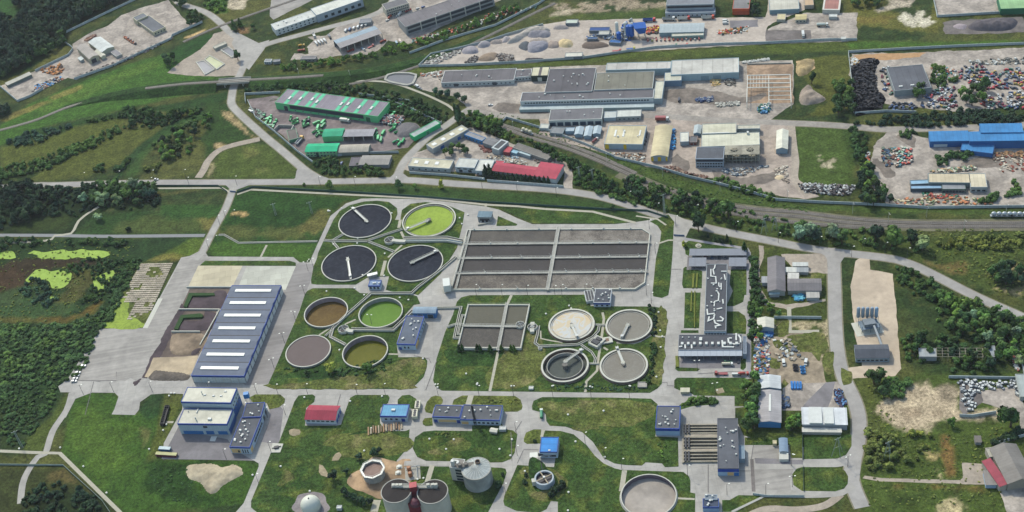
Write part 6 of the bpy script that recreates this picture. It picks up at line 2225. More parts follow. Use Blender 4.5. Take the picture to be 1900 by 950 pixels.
def canopy(lb,s,i,j,h,rh,rf,rf2=None,nc=7):
 p=[G(a,b,h) for a,b in L(s,i,j)]
 u=p[1]-p[0]
 u.z=0
 Lx=u.length
 u.normalize()
 Ly=(p[2]-p[1]).dot(Vector((-u.y,u.x,0)))
 o=empty('open_shed',(p[0].x,p[0].y,0),math.atan2(u.y,u.x),lb,'shed')
 for k,(y0,y1,z0,z1) in enumerate(((0,Ly/2,h,h+rh),(Ly/2,Ly,h+rh,h))):
  MB().add([(0,y0,z0),(Lx,y0,z0),(Lx,y1,z1),(0,y1,z1),(0,y0,z0-0.2),(Lx,y0,z0-0.2),(Lx,y1,z1-0.2),(0,y1,z1-0.2)],[(0,1,2,3),(7,6,5,4),(0,4,5,1),(1,5,6,2),(2,6,7,3),(3,7,4,0)]).build('roof',M('roof_'+(rf,rf2 or rf)[k],(rf,rf2 or rf)[k],0.8,0.1,0.3,ribs=(0,1.2),stain=0.1),o)
 for k in range(nc):
  MB().box(Lx*k/(nc-1)-0.25,Lx*k/(nc-1)+0.25,0.1,0.6,0,h).build('column',mCOW,o)
 MB().box(0,Lx,Ly-0.4,Ly,0,h).build('back_wall',M('dim_wall','6d7074',0.9),o)
 return o
canopy('open lorry shed with a pale grey and blue roof on white columns','1255,448 1642,308 1576,238',1,0,7,0.8,'9a9699','8fa0b0')
canopy('grey open shed attached to the mid green hall','1280,318 1560,312 1590,245',1,1,5.5,0.5,'9a98a0',None,4)
BB('small white hut with three dark windows by the railway','550,572 610,572 610,548',1,0,3,wall='cfd4d8',rf='8b8d92',name='hut',win=[('f',3,0.8,1.2,1.4)])
BB('small grey hut right of the white hut by the railway','632,575 695,568 692,548',1,0,2.8,wall='8b8f92',rf='85868c',name='hut')
BB('low grey shed near the tree row under the lorry park','885,550 1025,546 1022,518',1,0,3,wall='9a9a9a',rf='7d7b7f',name='shed',win=[('f',4,1,1,1.4)])
BB('small grey annex behind the lorry shed','1430,215 1540,205 1520,170',1,0,3.5,wall='9a9da0',rf='83868e',name='shed')
for s,lb,c in (('150,462 215,432 300,487 250,530','dark rectangular pool beside the overpass','4e5660'),('0,547 45,512 182,590 110,640','pale green rectangular pool left of the overpass road','a3a878'),('-80,575 -8,560 90,640 0,690','grey rectangular pool at the left of the small pumping site','77787c')):
 basin('settling_pool',lb,' '.join(('%g,%g' % q for q in L(s,1,0))),[],[(' '.join(('%g,%g' % q for q in L(s,1,0))),M('pool_'+c,c,0.4,0.12,0.2,stain=0.2))],1.0,0.6)
BB('low pale roofed gallery along the dark rectangular pool','95,450 205,402 190,382',1,0,3,wall='a9a8a0',rf='b9b5a8',name='gallery')
BB('long low factory wing with a wavy grey roof and white walls','292,768 968,742 996,632',2,0,4.5,wall='c5c9cc',rf='625f64',ribs=(0,9),win=[('f',16,1.2,1.1,1.4)],vents=5,door=[('f',0.2,4,3,'4a5058'),('f',0.73,4,3,'4a5058')])
BB('short grey roofed factory link with white wall','975,718 1130,705 1146,638',2,0,4,wall='c5c9cc',rf='67646a',win=[('f',5,1,1.2,1.6)],vents=4)
o=BB('cream roofed entrance hall with a dark gate and a central strip','1125,705 1282,700 1308,618',2,0,6,wall='30443f',rf='cbc6ad',ribs=(0,1.6),sky=[(0.42,0.58,0.05,0.95,M('dark_strip','5b5658',0.8),0.1)],door=[('f',0.5,3.5,4,'c8ccc8')])
BB('big dark factory hall with thin seams in its roof','1250,857 1692,845 1728,628',2,0,8,wall='aeb2b5',rf='56545a',ribs=(0,14),vents=13)
B('industrial_building','big olive grey factory hall right of the dark one','building',[(1102,167),(1211,163.5),(1216,132)],8,wall='aeb2b5',rf='767469',ribs=(0,7),vents=3)
B('industrial_building','long front wing of the factory with ribbon windows and grey roof','building',[(965,188),(1212,181.5),(1214.5,165)],7,wall='cbcfd4',rf='66646a',vents=8,ribs=(0,30),win=[('f',44,4.2,1.3,1.7)])
B('industrial_building','low pale annex along the foot of the long front wing','building',[(963.5,203.5),(1213,198.5),(1213.3,192)],3,wall='9fb0b4',rf='b3bec4')
B('storage_hall','left part of the very long white ribbed roof','building',[(1124,130),(1244,127),(1243,114)],7,wall='9fb4c0',rf='b9b5b2',ribs=(0,9))
B('storage_hall','right part of the very long white ribbed roof','building',[(1244.5,139),(1371,134),(1370,107)],7,wall='9fb4c0',rf='bdbab6',ribs=(0,9),door=[('f',0.5,7,4.6,'7f96a4'),('f',0.68,7,4.6,'7f96a4')])
BB('cream L roof arm running toward the viewer','358,916 440,915 462,752',3,0,6,wall='9aa7b0',rf='c6c4b6',ribs=(0,1.5))
BB('cream L roof arm running to the right','462,752 622,746 690,664',3,0,6,wall='7288a0',rf='c6c4b6',ribs=(0,1.5))
BB('upper block of the blue grey depot with dark window band','480,48 920,36 918,-40',3,0,10,wall='9fa8b2',rf='7d818a',bands=[('f',6.5,8.8,'2c333c','window_band',0.02,0.98)])
BB('lower front block of the blue grey depot with small windows','472,122 932,112 928,72',3,0,4.5,wall='a9b3c0',rf='7e8794',win=[('f',10,1,1.4,1.4)])
for k in range(5):
 BB('%s roof panel bay of the pale vehicle shed from the left' % ('first','second','third','fourth','fifth')[k],'%d,%d %d,%d %d,%d' % (416+k*83,304-k*2,495+k*83,302-k*2,495+k*83,228-k*2),3,0,4.2,'shed',0.6,'8ea3ad','a9b3ba',name='vehicle_bay',group='bays of the pale vehicle shed')
BB('long cream canopy in front of the pale vehicle bays','530,338 828,326 826,300',3,0,3.4,wall='8ea39f',rf='c2bfb3')
BB('bright orange fronted building with a grey roof','1095,82 1250,80 1250,-12',3,0,6.5,wall='bf5738',rf='7e7c7e',bands=[('f',2.8,3.4,'8a3a28','dark_band')])
BB('wide white roofed building at the top edge right of the orange one','1440,96 1716,82 1716,-22',3,0,4.5,wall='7d98a6',rf='c2beb4')
BB('small cream house with a flat roof on the green plot','1505,180 1585,180 1586,128',3,0,3,wall='b6b2a6',rf='cbbf9c',name='house')
BB('small yellowish house right of the flat roofed cream house','1680,182 1780,180 1780,134',3,0,3.4,'gx',0.9,'b6b2a6','c6b88c',name='house',win=[('f',3,0.8,1.2,1.4)])
BB('tan roofed shop at the top edge beside the white roof','1765,50 1850,45 1850,-30',3,0,4,wall='a99f94',rf='c2a688',name='shop')
BB('white site hut at the corner of the green plot','205,362 248,360 248,340',4,0,2.6,wall='c6c8c6',rf='d2d2ce',name='hut')
BB('small white porch building on the green plot','90,155 166,155 166,130',4,0,3,wall='b9bcbc',rf='cdd0ce',name='hut')
BB('unfinished white walled building at the top edge','30,90 190,92 190,-10',4,0,4,wall='cdc9c2',rf='a3726a',parapet=1.5)
BB('large pale green roof in the upper right corner','1682,84 1990,72 1990,-50',4,0,6,wall='2f6e52',rf='8fb585',ribs=(0,2))
BB('dark multi bay hall roof in the middle of the scrapyard','700,842 1042,812 1012,592',4,0,6,wall='8f979c',rf='5b5e67',ribs=(0,5.5),vents=[(0.2,0.15,3,1.6,0.8),(0.52,0.16,3,1.6,0.8),(0.85,0.18,3,1.6,0.8)])
GRW='67c286'
o=B('recycling_hall','long hall with grey roof crossed by bright green strips','building',[(510,190),(701,216),(718,189)],7.5,wall=GRW,rf='857e8a',ribs=(0,2.4),bands=[('f',2.6,6.6,'343a48','glass_band',0.14,0.86)],door=[('f',0.1,4,5,'3b4048'),('f',0.9,4.5,5,'1d6a48')],win=[('f',9,0.8,1.2,1,0.15,0.85)],parapet=0.2)
Lx,Ly=LXY(o)
rfo=[c for c in o.children if c.name.startswith('roof')][0]
GG=M('green_roof_strip','2bb184',0.6,0.08)
for k,f in enumerate((0.1,0.2,0.31,0.37,0.6,0.66,0.78,0.89)):
 MB().box(Lx*f-1.9,Lx*f+1.9,0.4,Ly-0.4,7.3,7.42).build('green_strip',GG,rfo)
 MB().box(Lx*f-1,Lx*f+1,Ly*(0.3+0.06*(k % 3)),Ly*(0.5+0.06*(k % 3)),7.4,8.2).build('skylight',mVNT,rfo)
BB('mid sized green hall in the middle of the green yard','1090,318 1272,310 1282,242',1,1,6,'gx',1,'5fbf86','2aa37c')
BB('green office with a bright emerald roof and two window rows','930,458 1222,452 1250,380',1,1,5.5,'gx',1.4,'8cc48f','14b383',win=[('f',9,0.8,1.2,1.5),('f',9,3.4,1.2,1.5)],door=[('f',0.37,2.4,4.6,'1f4a3c')])
BB('shed with a weathered pale arched roof beside the emerald roof','1236,466 1514,456 1542,388',1,1,3.6,'ax',1.6,'8f938c','b1a99f',ribs=(0,2))
BB('grey roofed shed below the arched roof','1430,578 1702,576 1728,492',1,1,3.8,'gx',0.8,'8c8c8e','96928f',ribs=(0,1.5))
BB('dark lean-to left of the grey roofed shed','1336,588 1424,584 1438,506',1,1,3.2,wall='6d6a6e',rf='68636a')
BB('long narrow green walled building with a pale roof at the yard edge','42,322 284,192 234,168',2,1,4.5,wall='35bd7b',rf='a5adaf',ribs=(0,4),door=[('f',0.5,3,3,'2a8f62')])
BB('narrow grey roofed shed beside the concrete bunker pit','782,352 868,330 915,222',1,1,3.4,wall='5f8f72',rf='68625f')
fence('grey concrete bunker walls around a dark pit in the green yard','650,270 690,232 830,235 780,330',3,mCON,0.8,'bunker_wall',1,1)
BB('long beige roofed warehouse with four square skylights, turned diagonally','215,430 545,247 476,213',2,1,5.5,wall='aaaeb2',rf='c0b9a4',ribs=(0,1.2),sky=[(k/4+0.08,k/4+0.18,0.3,0.7) for k in range(4)],door=[('f',0.25,4,3.6,'2c62a8'),('f',0.72,3.4,3.2,'2c62a8')])
B('warehouse','cream ribbed roof warehouse with three square skylights by the public road','building',[(757,308),(834,313),(843,297)],4.5,wall='a3acb2',rf='c7c1ac',ribs=(0,1.2),sky=[(k/4+0.1,k/4+0.19,0.35,0.68) for k in range(3)],win=[('f',6,1.4,1.3,1.6)])
BB('white ribbed roof building with blue windows and a gate, left of pair','422,598 602,608 640,526',2,1,5.5,wall='b0bac4',rf='c6c7c3',ribs=(0,1.1),win=[('f',3,3.4,1,3),('f',2,0.6,2.4,3)])
BB('white roofed building with one square skylight, right of pair','606,632 742,640 768,532',2,1,4.6,wall='b0bac4',rf='cdcdc8',ribs=(0,1.1),sky=[(0.45,0.6,0.35,0.7)],win=[('f',3,0.8,1.2,1.6)])
BB('long crimson roof running behind a row of conifers','765,632 1150,682 1180,602',2,1,4,'gx',1.6,'b5babd','b04456',ribs=(0,1.4),win=[('f',6,0.8,1.2,2)])
BB('broad crimson roof at the right end of the red building','1146,682 1356,712 1408,590',2,1,5.6,'shed',1.2,'b9bec2','b24658',ribs=(0,1.4))
BB('small red porch roof above the long crimson roof','790,555 875,562 880,540',2,1,3.4,wall='b5babd',rf='b84a58',name='porch')
BB('blue walled workshop with a grey roof behind the beige warehouse','505,298 672,358 705,326',2,1,4,wall='3580bb',rf='96959a',ribs=(0,2),win=[('f',5,1,1.3,1.6)])
BB('grey gabled shed next to the concrete bunker','680,372 775,405 828,352',2,1,4.6,'gx',1,'8c9092','7f7f83',ribs=(0,1))
BB('open concrete bunker with pale walls and an empty floor','760,420 825,442 918,364',2,1,6,wall='aab0b4',rf='4c4f53',parapet=1.2,trim='b4bbbf',th=0.6)
BB('long weathered grey roof by the railway bushes','955,418 1275,532 1330,490',2,1,4,wall='8c8a88',rf='77736f',ribs=(0,2))
BB('small red roofed shed between the bunker and the weathered roof','868,456 925,466 942,412',2,1,3.6,wall='9a4c4e',rf='bb5058',name='shed')
BB('pale blue awning roof in front of the weathered roof','925,456 990,476 998,446',2,1,3,wall='8aa8b8',rf='9cc2d8',name='awning')
BB('white awning roof joined to the weathered roof','1005,462 1115,498 1130,466',2,1,3.4,wall='9aa8b0',rf='bdd0d8',name='awning')
BB('wide dark roofed depot with seven dark gates','1290,168 1782,152 1796,48',2,1,6,wall='c9cbc8',rf='6d6c72',vents=4,door=[('f',k/7+0.07,5,3.8,'33475a') for k in range(7)])
B('industrial_building','white roofed low building right of the gate depot','building',[(1144,217),(1189,215.5),(1190,203)],4,wall='9fa5a8',rf='cfd0cc',win=[('f',5,1,1.2,1.6)])
B('industrial_building','white roofed link between the gate depot and its neighbour','building',[(1120,219),(1143,218),(1144,206)],3.6,wall='a5b4c0',rf='c2c6c6')
for k,(s,r,lb) in enumerate((('1445,268 1525,266 1526,232','flat','flat pale blue container shed, first of four'),('1530,298 1602,298 1610,230','gy','pale gabled shed, second of four in the row'),('1616,313 1682,313 1692,226','gy','pale gabled shed, third of four in the row'),('1700,292 1766,292 1769,224','gy','pale gabled shed, last of four in the row'))):
 BB(lb,s,2,1,3.4,r,1,'8fa6b8','aebcc8',name='shed',group='four pale sheds in front of the gate depot')
BB('low white lean-to left of the four pale sheds','1205,238 1285,240 1285,200',2,1,2.6,wall='a9b4bb',rf='c9c9c2',name='shed')
BB('dark grey shed between the lean-to and the pale sheds','1300,282 1420,290 1424,232',2,1,3,wall='7f8d96',rf='85898e',name='shed')
B('warehouse','wide cream roof with long skylights and yellow wall panels','building',[(1121,267),(1192,268),(1195,233)],5.5,wall='9fb0bd',rf='cbbf9f',ribs=(0,1.1),bands=[('f',0.2,5.2,'d8b52c','yellow_panel',0.02,0.12),('f',0.2,5.2,'d8b52c','yellow_panel',0.5,0.58)],sky=[(0.2,0.25,0.4,0.75),(0.42,0.47,0.4,0.75),(0.85,0.89,0.45,0.75)],vents=5)
B('warehouse','cream arched roof hall with yellow panels on its gable','building',[(1207.5,291),(1239,291),(1243,234.5)],4.6,'ay',1.8,'a0adb8','c8bb9a',ribs=(1,1.4),bands=[('f',0.2,4.4,'d8b52c','yellow_panel',0.02,0.16),('f',0.2,4.4,'d8b52c','yellow_panel',0.4,0.6),('f',0.2,4.4,'d8b52c','yellow_panel',0.86,0.98)])
BB('small white roof building with grey walls left of the cream roof complex','610,366 690,362 700,274',3,1,4,wall='9aa6b0',rf='d3d1c8',name='shed')
BB('small dark roofed house with red doors','696,368 766,368 770,312',3,1,3,wall='8d7a76',rf='696b70',name='house',door=[('f',0.3,2.4,2.2,'7a4038'),('f',0.75,2.4,2.2,'7a4038')])
BB('small pale blue gabled garage behind the red doored house','735,287 798,287 800,214',3,1,3,'gy',1,'7fa0b8','b0bac0',name='garage')
BB('upper left block of the large cream roof complex','812,292 1130,282 1130,190',3,1,7,wall='9aa4a8',rf='cbc7b4',ribs=(0,1.3),sky=[(0.04,0.8,0.02,0.08)])
BB('lower wide block of the large cream roof complex','808,412 1350,392 1350,274',3,1,6.4,wall='9aa4a8',rf='ceccbb',ribs=(0,1.3),vents=[(0.8,0.9,1.6,2.4,2)])
BB('upper right strip of the large cream roof complex','1134,246 1350,242 1350,206',3,1,5,wall='9aa4a8',rf='c4c0b2',ribs=(0,1.3))
BB('grey roofed three storey office with a dark window band','752,522 1012,522 1012,414',3,1,9,wall='9faabb',rf='565a63',bands=[('f',6,8,'2b3240','window_band',0.02,0.98)],win=[('f',10,0.8,1.3,1.6),('f',10,3.4,1.3,1.6)])
BB('white gable roof house standing alone at the right of the yard','1500,434 1606,434 1590,262',3,1,4.6,'gy',1.8,'8fa3b3','d6d4c8',ribs=(1,2))
p=[G(a,b,9) for a,b in L('1022,487 1346,482 1350,396',3,1)]
u=p[1]-p[0]
u.z=0
Lx=u.length
u.normalize()
Ly=(p[2]-p[1]).dot(Vector((-u.y,u.x,0)))
o=empty('building_shell',(p[0].x,p[0].y,0),math.atan2(u.y,u.x),'unfinished concrete skeleton building with open floors and two round roof openings','building shell')
SK=M('raw_concrete','9c978a',0.9,0.2,0.5,stain=0.3)
for z in (3,6):
 MB().box(0,Lx,0,Ly,z-0.15,z+0.15).build('floor_slab',SK,o)
mb=MB()
mb.prism([(0,0),(Lx,0),(Lx,Ly),(0,Ly)],8.85,9.15,holes=[(Lx*0.27,Ly*0.5,Ly*0.23),(Lx*0.73,Ly*0.5,Ly*0.23)])
mb.build('roof_slab',SK,o)
for k in range(10):
 for y in (0.3,Ly*0.5,Ly-0.3):
  MB().box(Lx*k/9-0.2,Lx*k/9+0.2,y-0.2,y+0.2,0,8.85).build('column',SK,o)
for f in (0.27,0.73):
 for a in range(3):
  MB().box(-Ly*0.25,Ly*0.25,-0.2,0.2,9.16+a*0.01,9.5).build('roof_beam',SK,o,(Lx*f,Ly*0.5,0),a*PI/3)
A_,B_,C_,D_=[G(a,b,6) for a,b in L('1235,700 1630,692 1640,950 1228,950',3,0)]
b0=Vector((A_.x,A_.y,0))
o=empty('steel_frame',b0,0,'white steel frame of a hall going up on brown soil','building shell')

def ql(u,v,z=6):
 q=A_.lerp(B_,u).lerp(D_.lerp(C_,u),v)-b0
 return Vector((q.x,q.y,z))
for v in (0,0.15,0.3,0.46):
 MB().tube(ql(0,v),ql(1,v),0.45,n=4).build('beam',mWHT,o)
for v in (0.6,0.75,0.9):
 MB().tube(ql(0.5,v),ql(1,v),0.3,n=4).build('beam',mWHT,o)
for u in (0,0.5,1):
 MB().tube(ql(u,0),ql(u,1),0.35,n=4).build('beam',mWHT,o)
for k in range(1,7):
 MB().tube(ql(k/14,0),ql(k/14,0.46),0.16,n=4).build('purlin',mWHT,o)
for u in (0,0.5,1):
 for v in (0,0.15,0.3,0.46,0.6,0.75,0.9,1):
  MB().tube(ql(u,v,0),ql(u,v),0.28,n=4).build('column',mWHT,o)
fence('low concrete edge wall behind the white steel frame','1235,600 1640,590',1.2,mCON,0.6,'site_wall',3,0)
BR_='3d83bf'
for s,h,lb in (('1030,362 1392,355 1390,272',6,'left long blue roof with white lower wall'),('1396,360 1930,352 1930,274',7.5,'front right blue roof above dark openings'),('1500,280 1890,276 1884,204',9,'highest blue roof at the right edge'),('1310,440 1610,475 1602,372',4,'low blue canopy roof projecting toward the viewer')):
 BB(lb,s,4,1,h,'shed' if h>5 else 'flat',0.8,'2d62a0',BR_,ribs=(0,3),group='blue roofs at the right edge',bands=[('f',0.4,3,'b9c4d0','white_wall',0.1,0.45)] if h>5 and h<9 else ())
BB('cream roof of the machine dealer hall, left part','1016,742 1402,746 1402,660',4,1,5,wall='7d8a8e',rf='cbbda4',ribs=(0,3))
BB('cream roof of the machine dealer hall, right square part','1405,786 1560,786 1552,657',4,1,5,wall='a3aab0',rf='cfc4ae',ribs=(0,3),win=[('f',3,1,1.6,2.4)])
BB('grey lean-to with dark shop fronts under the cream roof','1140,806 1362,806 1366,748',4,1,3.6,wall='3f5a52',rf='92959c',win=[('f',7,0.6,2,2.2)])
BB('patched pale blue tarpaulin roof, rear strip','850,760 1018,752 1014,715',4,1,3,wall='6d7f8c',rf='93b8d6',name='lean_to')
BB('patched pale blue tarpaulin roof, front strip','850,802 1138,798 1134,768',4,1,3,wall='4e5a66',rf='8fb2d2',name='lean_to')
BB('old barn with a long weathered grey gable roof','1424,802 1584,802 1580,492',3,2,4.4,'gy',2,'a3a3a0','79757a',ribs=(1,2))
B('barn','wide weathered grey roof at right angles to the old barn','building',[(1462,539),(1524,539),(1524,517.5)],4.2,'gx',1.6,'969490','7a767a',ribs=(0,2))
for s,h,lb,c in (('1655,568 1795,568 1798,541',3,'white roofed stable with dark stalls','cfd0ce'),('1580,622 1684,624 1684,588',3,'white low shed joined to a grey one','d4d4d0'),('1686,622 1796,624 1797,590',3,'grey low shed joined to the white one','9fa3a8'),('1610,684 1708,686 1710,640',3,'white patched flat roof above the wide grey barn','cfccc8'),('1368,722 1420,722 1424,672',3.4,'small grey house left of the old barn','a3a4aa'),('1785,862 1900,860 1900,805',3,'pale lean-to in front of the wide grey barn','b3b0ac'),('1440,830 1530,828 1532,800',3,'pale lean-to at the near gable of the old barn','9ab0b8')):
 BB(lb,s,3,2,h,'shed',0.5,'a8abb0',c,name='shed',ribs=(0,2.5))
BB('white gable roofed workshop with blue tarpaulins in front','1328,192 1478,192 1478,104',3,3,4.6,'gy',1.4,'8fa6bb','d0cdc2',ribs=(1,3))
B('barn','rear white gable roof of the long recycling hall','building',[(1407,721),(1448.6,721),(1449,698)],5,'gy',1.4,'a3abb5','ccd0d6',ribs=(1,2))
B('barn','long pale grey roof with a white skylight strip','building',[(1407,783),(1449,784),(1448.6,726)],5,'gy',1.2,'3f7fb4','a9a5aa',ribs=(1,2),sky=[(0.46,0.56,0.3,0.85)])
B('warehouse','white stepped roof building with a low white front shed','building',[(1489,787),(1572,788),(1571,759)],5,'shed',0.8,'9a9fa8','d2d5dc',ribs=(0,9),vents=[(0.3,0.5,8,14,0.9),(0.6,0.5,6,14,0.7)])
B('shed','long low white roof strip in front of the white stepped roof','shed',[(1489,801),(1561,802),(1561,795.5)],2.6,'shed',0.3,'a9a6a0','d0cdc6')
BB('dark slate roofed office of the batching plant','340,472 652,468 632,348',4,3,4,'gx',2,'93a3b3','535863',ribs=(0,1),win=[('f',7,1,1.4,2)])
BB('left surviving roof of the long ruin','930,458 1090,460 1086,382',4,3,4,wall='8f9296',rf='a2a7ac')
BB('right surviving roof of the long ruin','1550,460 1645,462 1632,358',4,3,4,wall='8f9296',rf='9ba4ae')
p=G(1772,655)
o=empty('ruined_frame',(p.x,p.y,0),0,'bare beams and columns of the ruined middle section','ruin')
w0=[G(a,b,4)-Vector((p.x,p.y,0)) for a,b in L('1090,458 1520,462 1515,380 1088,378',4,3)]
for k in range(9):
 t=k/8
 a,c=(w0[0].lerp(w0[1],t),w0[3].lerp(w0[2],t))
 MB().tube(a,c,0.2,n=4).tube((a.x,a.y,0),a,0.2,n=4).tube((c.x,c.y,0),c,0.2,n=4).build('portal',SK,o)
for v in (0,0.33,0.66,1):
 MB().tube(w0[0].lerp(w0[3],v),w0[1].lerp(w0[2],v),0.15,n=4).build('purlin',SK,o)
BB('pale grey roof strip at the far right edge beside the parked cars','1866,830 1960,830 1920,620',4,3,3.4,wall='a0a6a4',rf='a3abac')
BB('small pale house in the bushes by the right field','1548,697 1646,697 1632,572',4,4,3.2,'shed',0.5,'9fb4d0','8d8784',name='house')
BB('tiny grey hut in the right field','1450,302 1505,302 1490,250',4,4,2.6,'shed',0.4,'8d8f94','76706c',name='hut')
B('barn','great old barn with a grey gable roof at the lower right edge','barn',[(1870,898),(1920,890),(1900,822)],6,'gy',3,'9a9288','827d7a',ribs=(1,2))
B('barn_annex','red roofed annex along the left side of the great old barn','barn',[(1855,903),(1869.5,899),(1852.5,848)],4.6,'shedr',0.8,'a9a29a','9a4653',ribs=(1,1.5))
B('barn_annex','pale roofed end of the red annex','barn',[(1836,848),(1851,846),(1847,829)],4.6,wall='a9a29a',rf='b3b0a8')
for k in range(5):
 o=empty('cement_silo',G(1592+k*8.3,596),0,('first','second','third','fourth','fifth, brighter blue')[k]+' upright silo from the left at the batching plant','silo','upright silos at the batching plant')
 MB().lathe([(0.4,3),(1.25,4.6),(1.25,12),(0.9,12.7),(0.1,12.9)],n=16).build('vessel',M('silo_blue' if k>3 else 'silo_grey','8aa7c4' if k>3 else '8d9cae',0.5,0.06),o,smooth=True)
 mb=MB()
 [mb.tube((x,y,0),(x,y,5.5),0.12) for x in (-1.2,1.2) for y in (-1.2,1.2)]
 mb.build('leg',mSTL,o)
p=G(1612,610)
o=empty('mixing_plant',(p.x,p.y,0),0,'steel mixing frame with conveyor in front of the upright silos','machinery')
mb=MB()
[mb.tube((x,y,0),(x,y,7),0.2) for x in (-6,0,6) for y in (-4,4)]
mb.box(-6.5,6.5,-4.5,4.5,4,4.3).build('frame',M('frame_blue','6f7f90',0.6),o)
MB().box(-4,4,-3,3,4.3,7).build('mixer',M('mixer_grey','77808a',0.6),o)
MB().box(-10,9,-6,8,0,0.2).build('base',mCOW,o)
MB().tube((2,-4,6),(2.5,-24,1.5),0.9,n=4).build('conveyor',mSTL,o)
BLU=M('plant_blue','1f5fb4',0.5,0.08)
for k,(x,y,h_,r_) in enumerate(((1146,68,15,1.6),(1162,68,15,1.6),(1167,70,13,2.6),(1172.5,70,13,2.6),(1149,76,9,2.2))):
 o=empty('bitumen_silo',G(x,y),0,('white slim stack of the blue asphalt plant, left','white slim stack of the blue asphalt plant, right','blue silo right of the white stacks, first','blue silo right of the white stacks, second','short dark blue bin below the white stacks')[k],'silo','towers of the blue asphalt plant')
 MB().lathe([(r_*0.5,1),(r_,3),(r_,h_),(r_*0.4,h_+0.8)],n=14).build('vessel',BLU if k>1 else mWHT,o)
 mb=MB()
 [mb.tube((a,b,0),(a,b,4),0.2) for a in (-r_,r_) for b in (-r_,r_)]
 mb.build('leg',mSTL,o)
p=G(1191,70)
o=empty('aggregate_hopper',(p.x,p.y,0),0,'big bright blue hopper on legs right of the blue silos','hopper')
MB().add([(-3,-3,6),(3,-3,6),(3,3,6),(-3,3,6),(-7,-4,13),(4.5,-4,12),(4.5,4,14),(-7,4,15)],[(0,3,2,1),(0,1,5,4),(1,2,6,5),(2,3,7,6),(3,0,4,7),(4,5,6,7)]).build('bin',BLU,o)
mb=MB()
[mb.tube((a,b,0),(a,b,7),0.3) for a in (-3,3) for b in (-3,3)]
mb.build('leg',mSTL,o)
for s,c,lb in (('1665,285 1852,283 1852,250','2b4f8e','long dark blue container roof in the gravel depot'),('1750,322 1850,320 1852,285','b9b9b4','white container stack below the dark blue container'),('1645,362 1740,360 1742,340','3c5f8c','short blue cabin left in the asphalt plant'),('1848,392 1955,400 1955,372','2f66a8','blue cabin row near the white stacks'),('1440,528 1602,522 1600,484','d3d0c6','white roofed shed by the lower wall of the gravel depot'),('1446,216 1556,214 1558,180','c3ccc2','pale green white roof at the upper wall of the gravel depot')):
 BB(lb,s,2,0,3,wall='77808a',rf=c,name='cabin',cat='cabin')
for s,c,h_,lb in (('490,495 500,450 600,430 640,480 600,500','9a949c',4,'lilac grey gravel heap at the left of the depot'),('630,440 650,400 735,388 745,425 690,445','9d989e',4,'second lilac gravel heap along the upper wall'),('750,410 760,380 840,366 856,405','958b88',3,'low brown grey gravel heap by the upper wall'),('860,400 870,350 920,342 940,375','a49ca0',3.5,'small grey gravel heap by the upper wall'),('900,400 1100,270 1240,250 1300,290 1100,330 1000,390','b3aaa4',5,'large pale gravel ridge in the middle of the depot'),('1105,345 1120,300 1290,292 1300,340 1240,352','8a8790',4,'bluish grey gravel heap on the ridge'),('1100,480 1110,400 1270,390 1285,440 1200,485','8f8d98',4.5,'large lilac grey gravel heap in the centre'),('1110,385 1200,350 1270,370 1260,400','a79c96',3,'pinkish gravel heap above the central one'),('1290,445 1300,385 1380,390 1385,440','978a84',4,'brown gravel heap left of the yellow sand'),('1385,430 1395,375 1490,372 1515,420 1480,442','cdb892',4,'yellow sand heap in the gravel depot'),('1010,440 1050,390 1105,392 1095,470','5a5f66',3,'dark stone chip heap beside the lilac grey heap'),('1335,272 1350,240 1450,236 1470,270','9a9292',3,'grey heap at the upper wall near the pale green roof'),('1600,440 1620,400 1700,390 1800,395 1850,430 1700,455','6f625a',3,'dark striped heap in front of the asphalt plant'),('630,560 700,500 800,490 780,560','8d7c6d',2.5,'brown rubble heap by the lower wall'),('1060,565 1080,540 1240,540 1245,565','3a3a3e',2,'black low heap by the lower wall')):
 heap('gravel_heap',lb,s,h_,M('gravel_'+c,c,1,0.16,0.6),2,0,'gravel heap')
heap('gravel_heap','dark grey gravel ridge on the plot at the upper right','1380,260 1420,215 1560,190 1780,180 1840,210 1760,280 1500,288',5,M('dark_grit','5f5a60',1,0.2,0.5),4,0,'gravel heap')
heap('gravel_heap','pale small gravel heap left of the dark gravel ridge','1240,250 1290,222 1370,235 1340,275',2.5,M('gravel_b','a0949a',1,0.2,0.5),4,0,'gravel heap')
heap('coal_heap','jet black coal heap in the scrapyard corner','300,625 400,545 540,548 560,590 520,640 530,830 590,880 600,960 350,1080 320,900 300,760',3.5,M('coal','171a20',1,0.4,0.8,spec=0.02),4,0,'coal heap',steep=7)
heap('soil_heap','ragged tan soil heap beside the building site','1700,700 1690,600 1760,550 1850,560 1840,640 1760,700',3,M('tan_heap','a8946f',1,0.3,0.4,stain=0.3),3,0)
heap('soil_heap','grey brown soil heap right of the white steel frame','1720,950 1730,850 1800,790 1850,840 1960,920 1880,960 1780,975',4,M('brown_heap','978a80',1,0.25,0.4,stain=0.25),3,0)
heap('scrap_heap','grey metal turnings heap in the green yard','1780,310 1790,230 1860,190 1960,200 1990,260 1930,310 1850,330',3,M('turnings','69666a',0.9,0.3,1),1,1)
heap('sand_heap','small cream sand heap on the yard right of the concrete skeleton','1480,705 1520,675 1580,680 1590,710 1530,720',2,M('cream_sand','cdb99c',1,0.1),3,1)
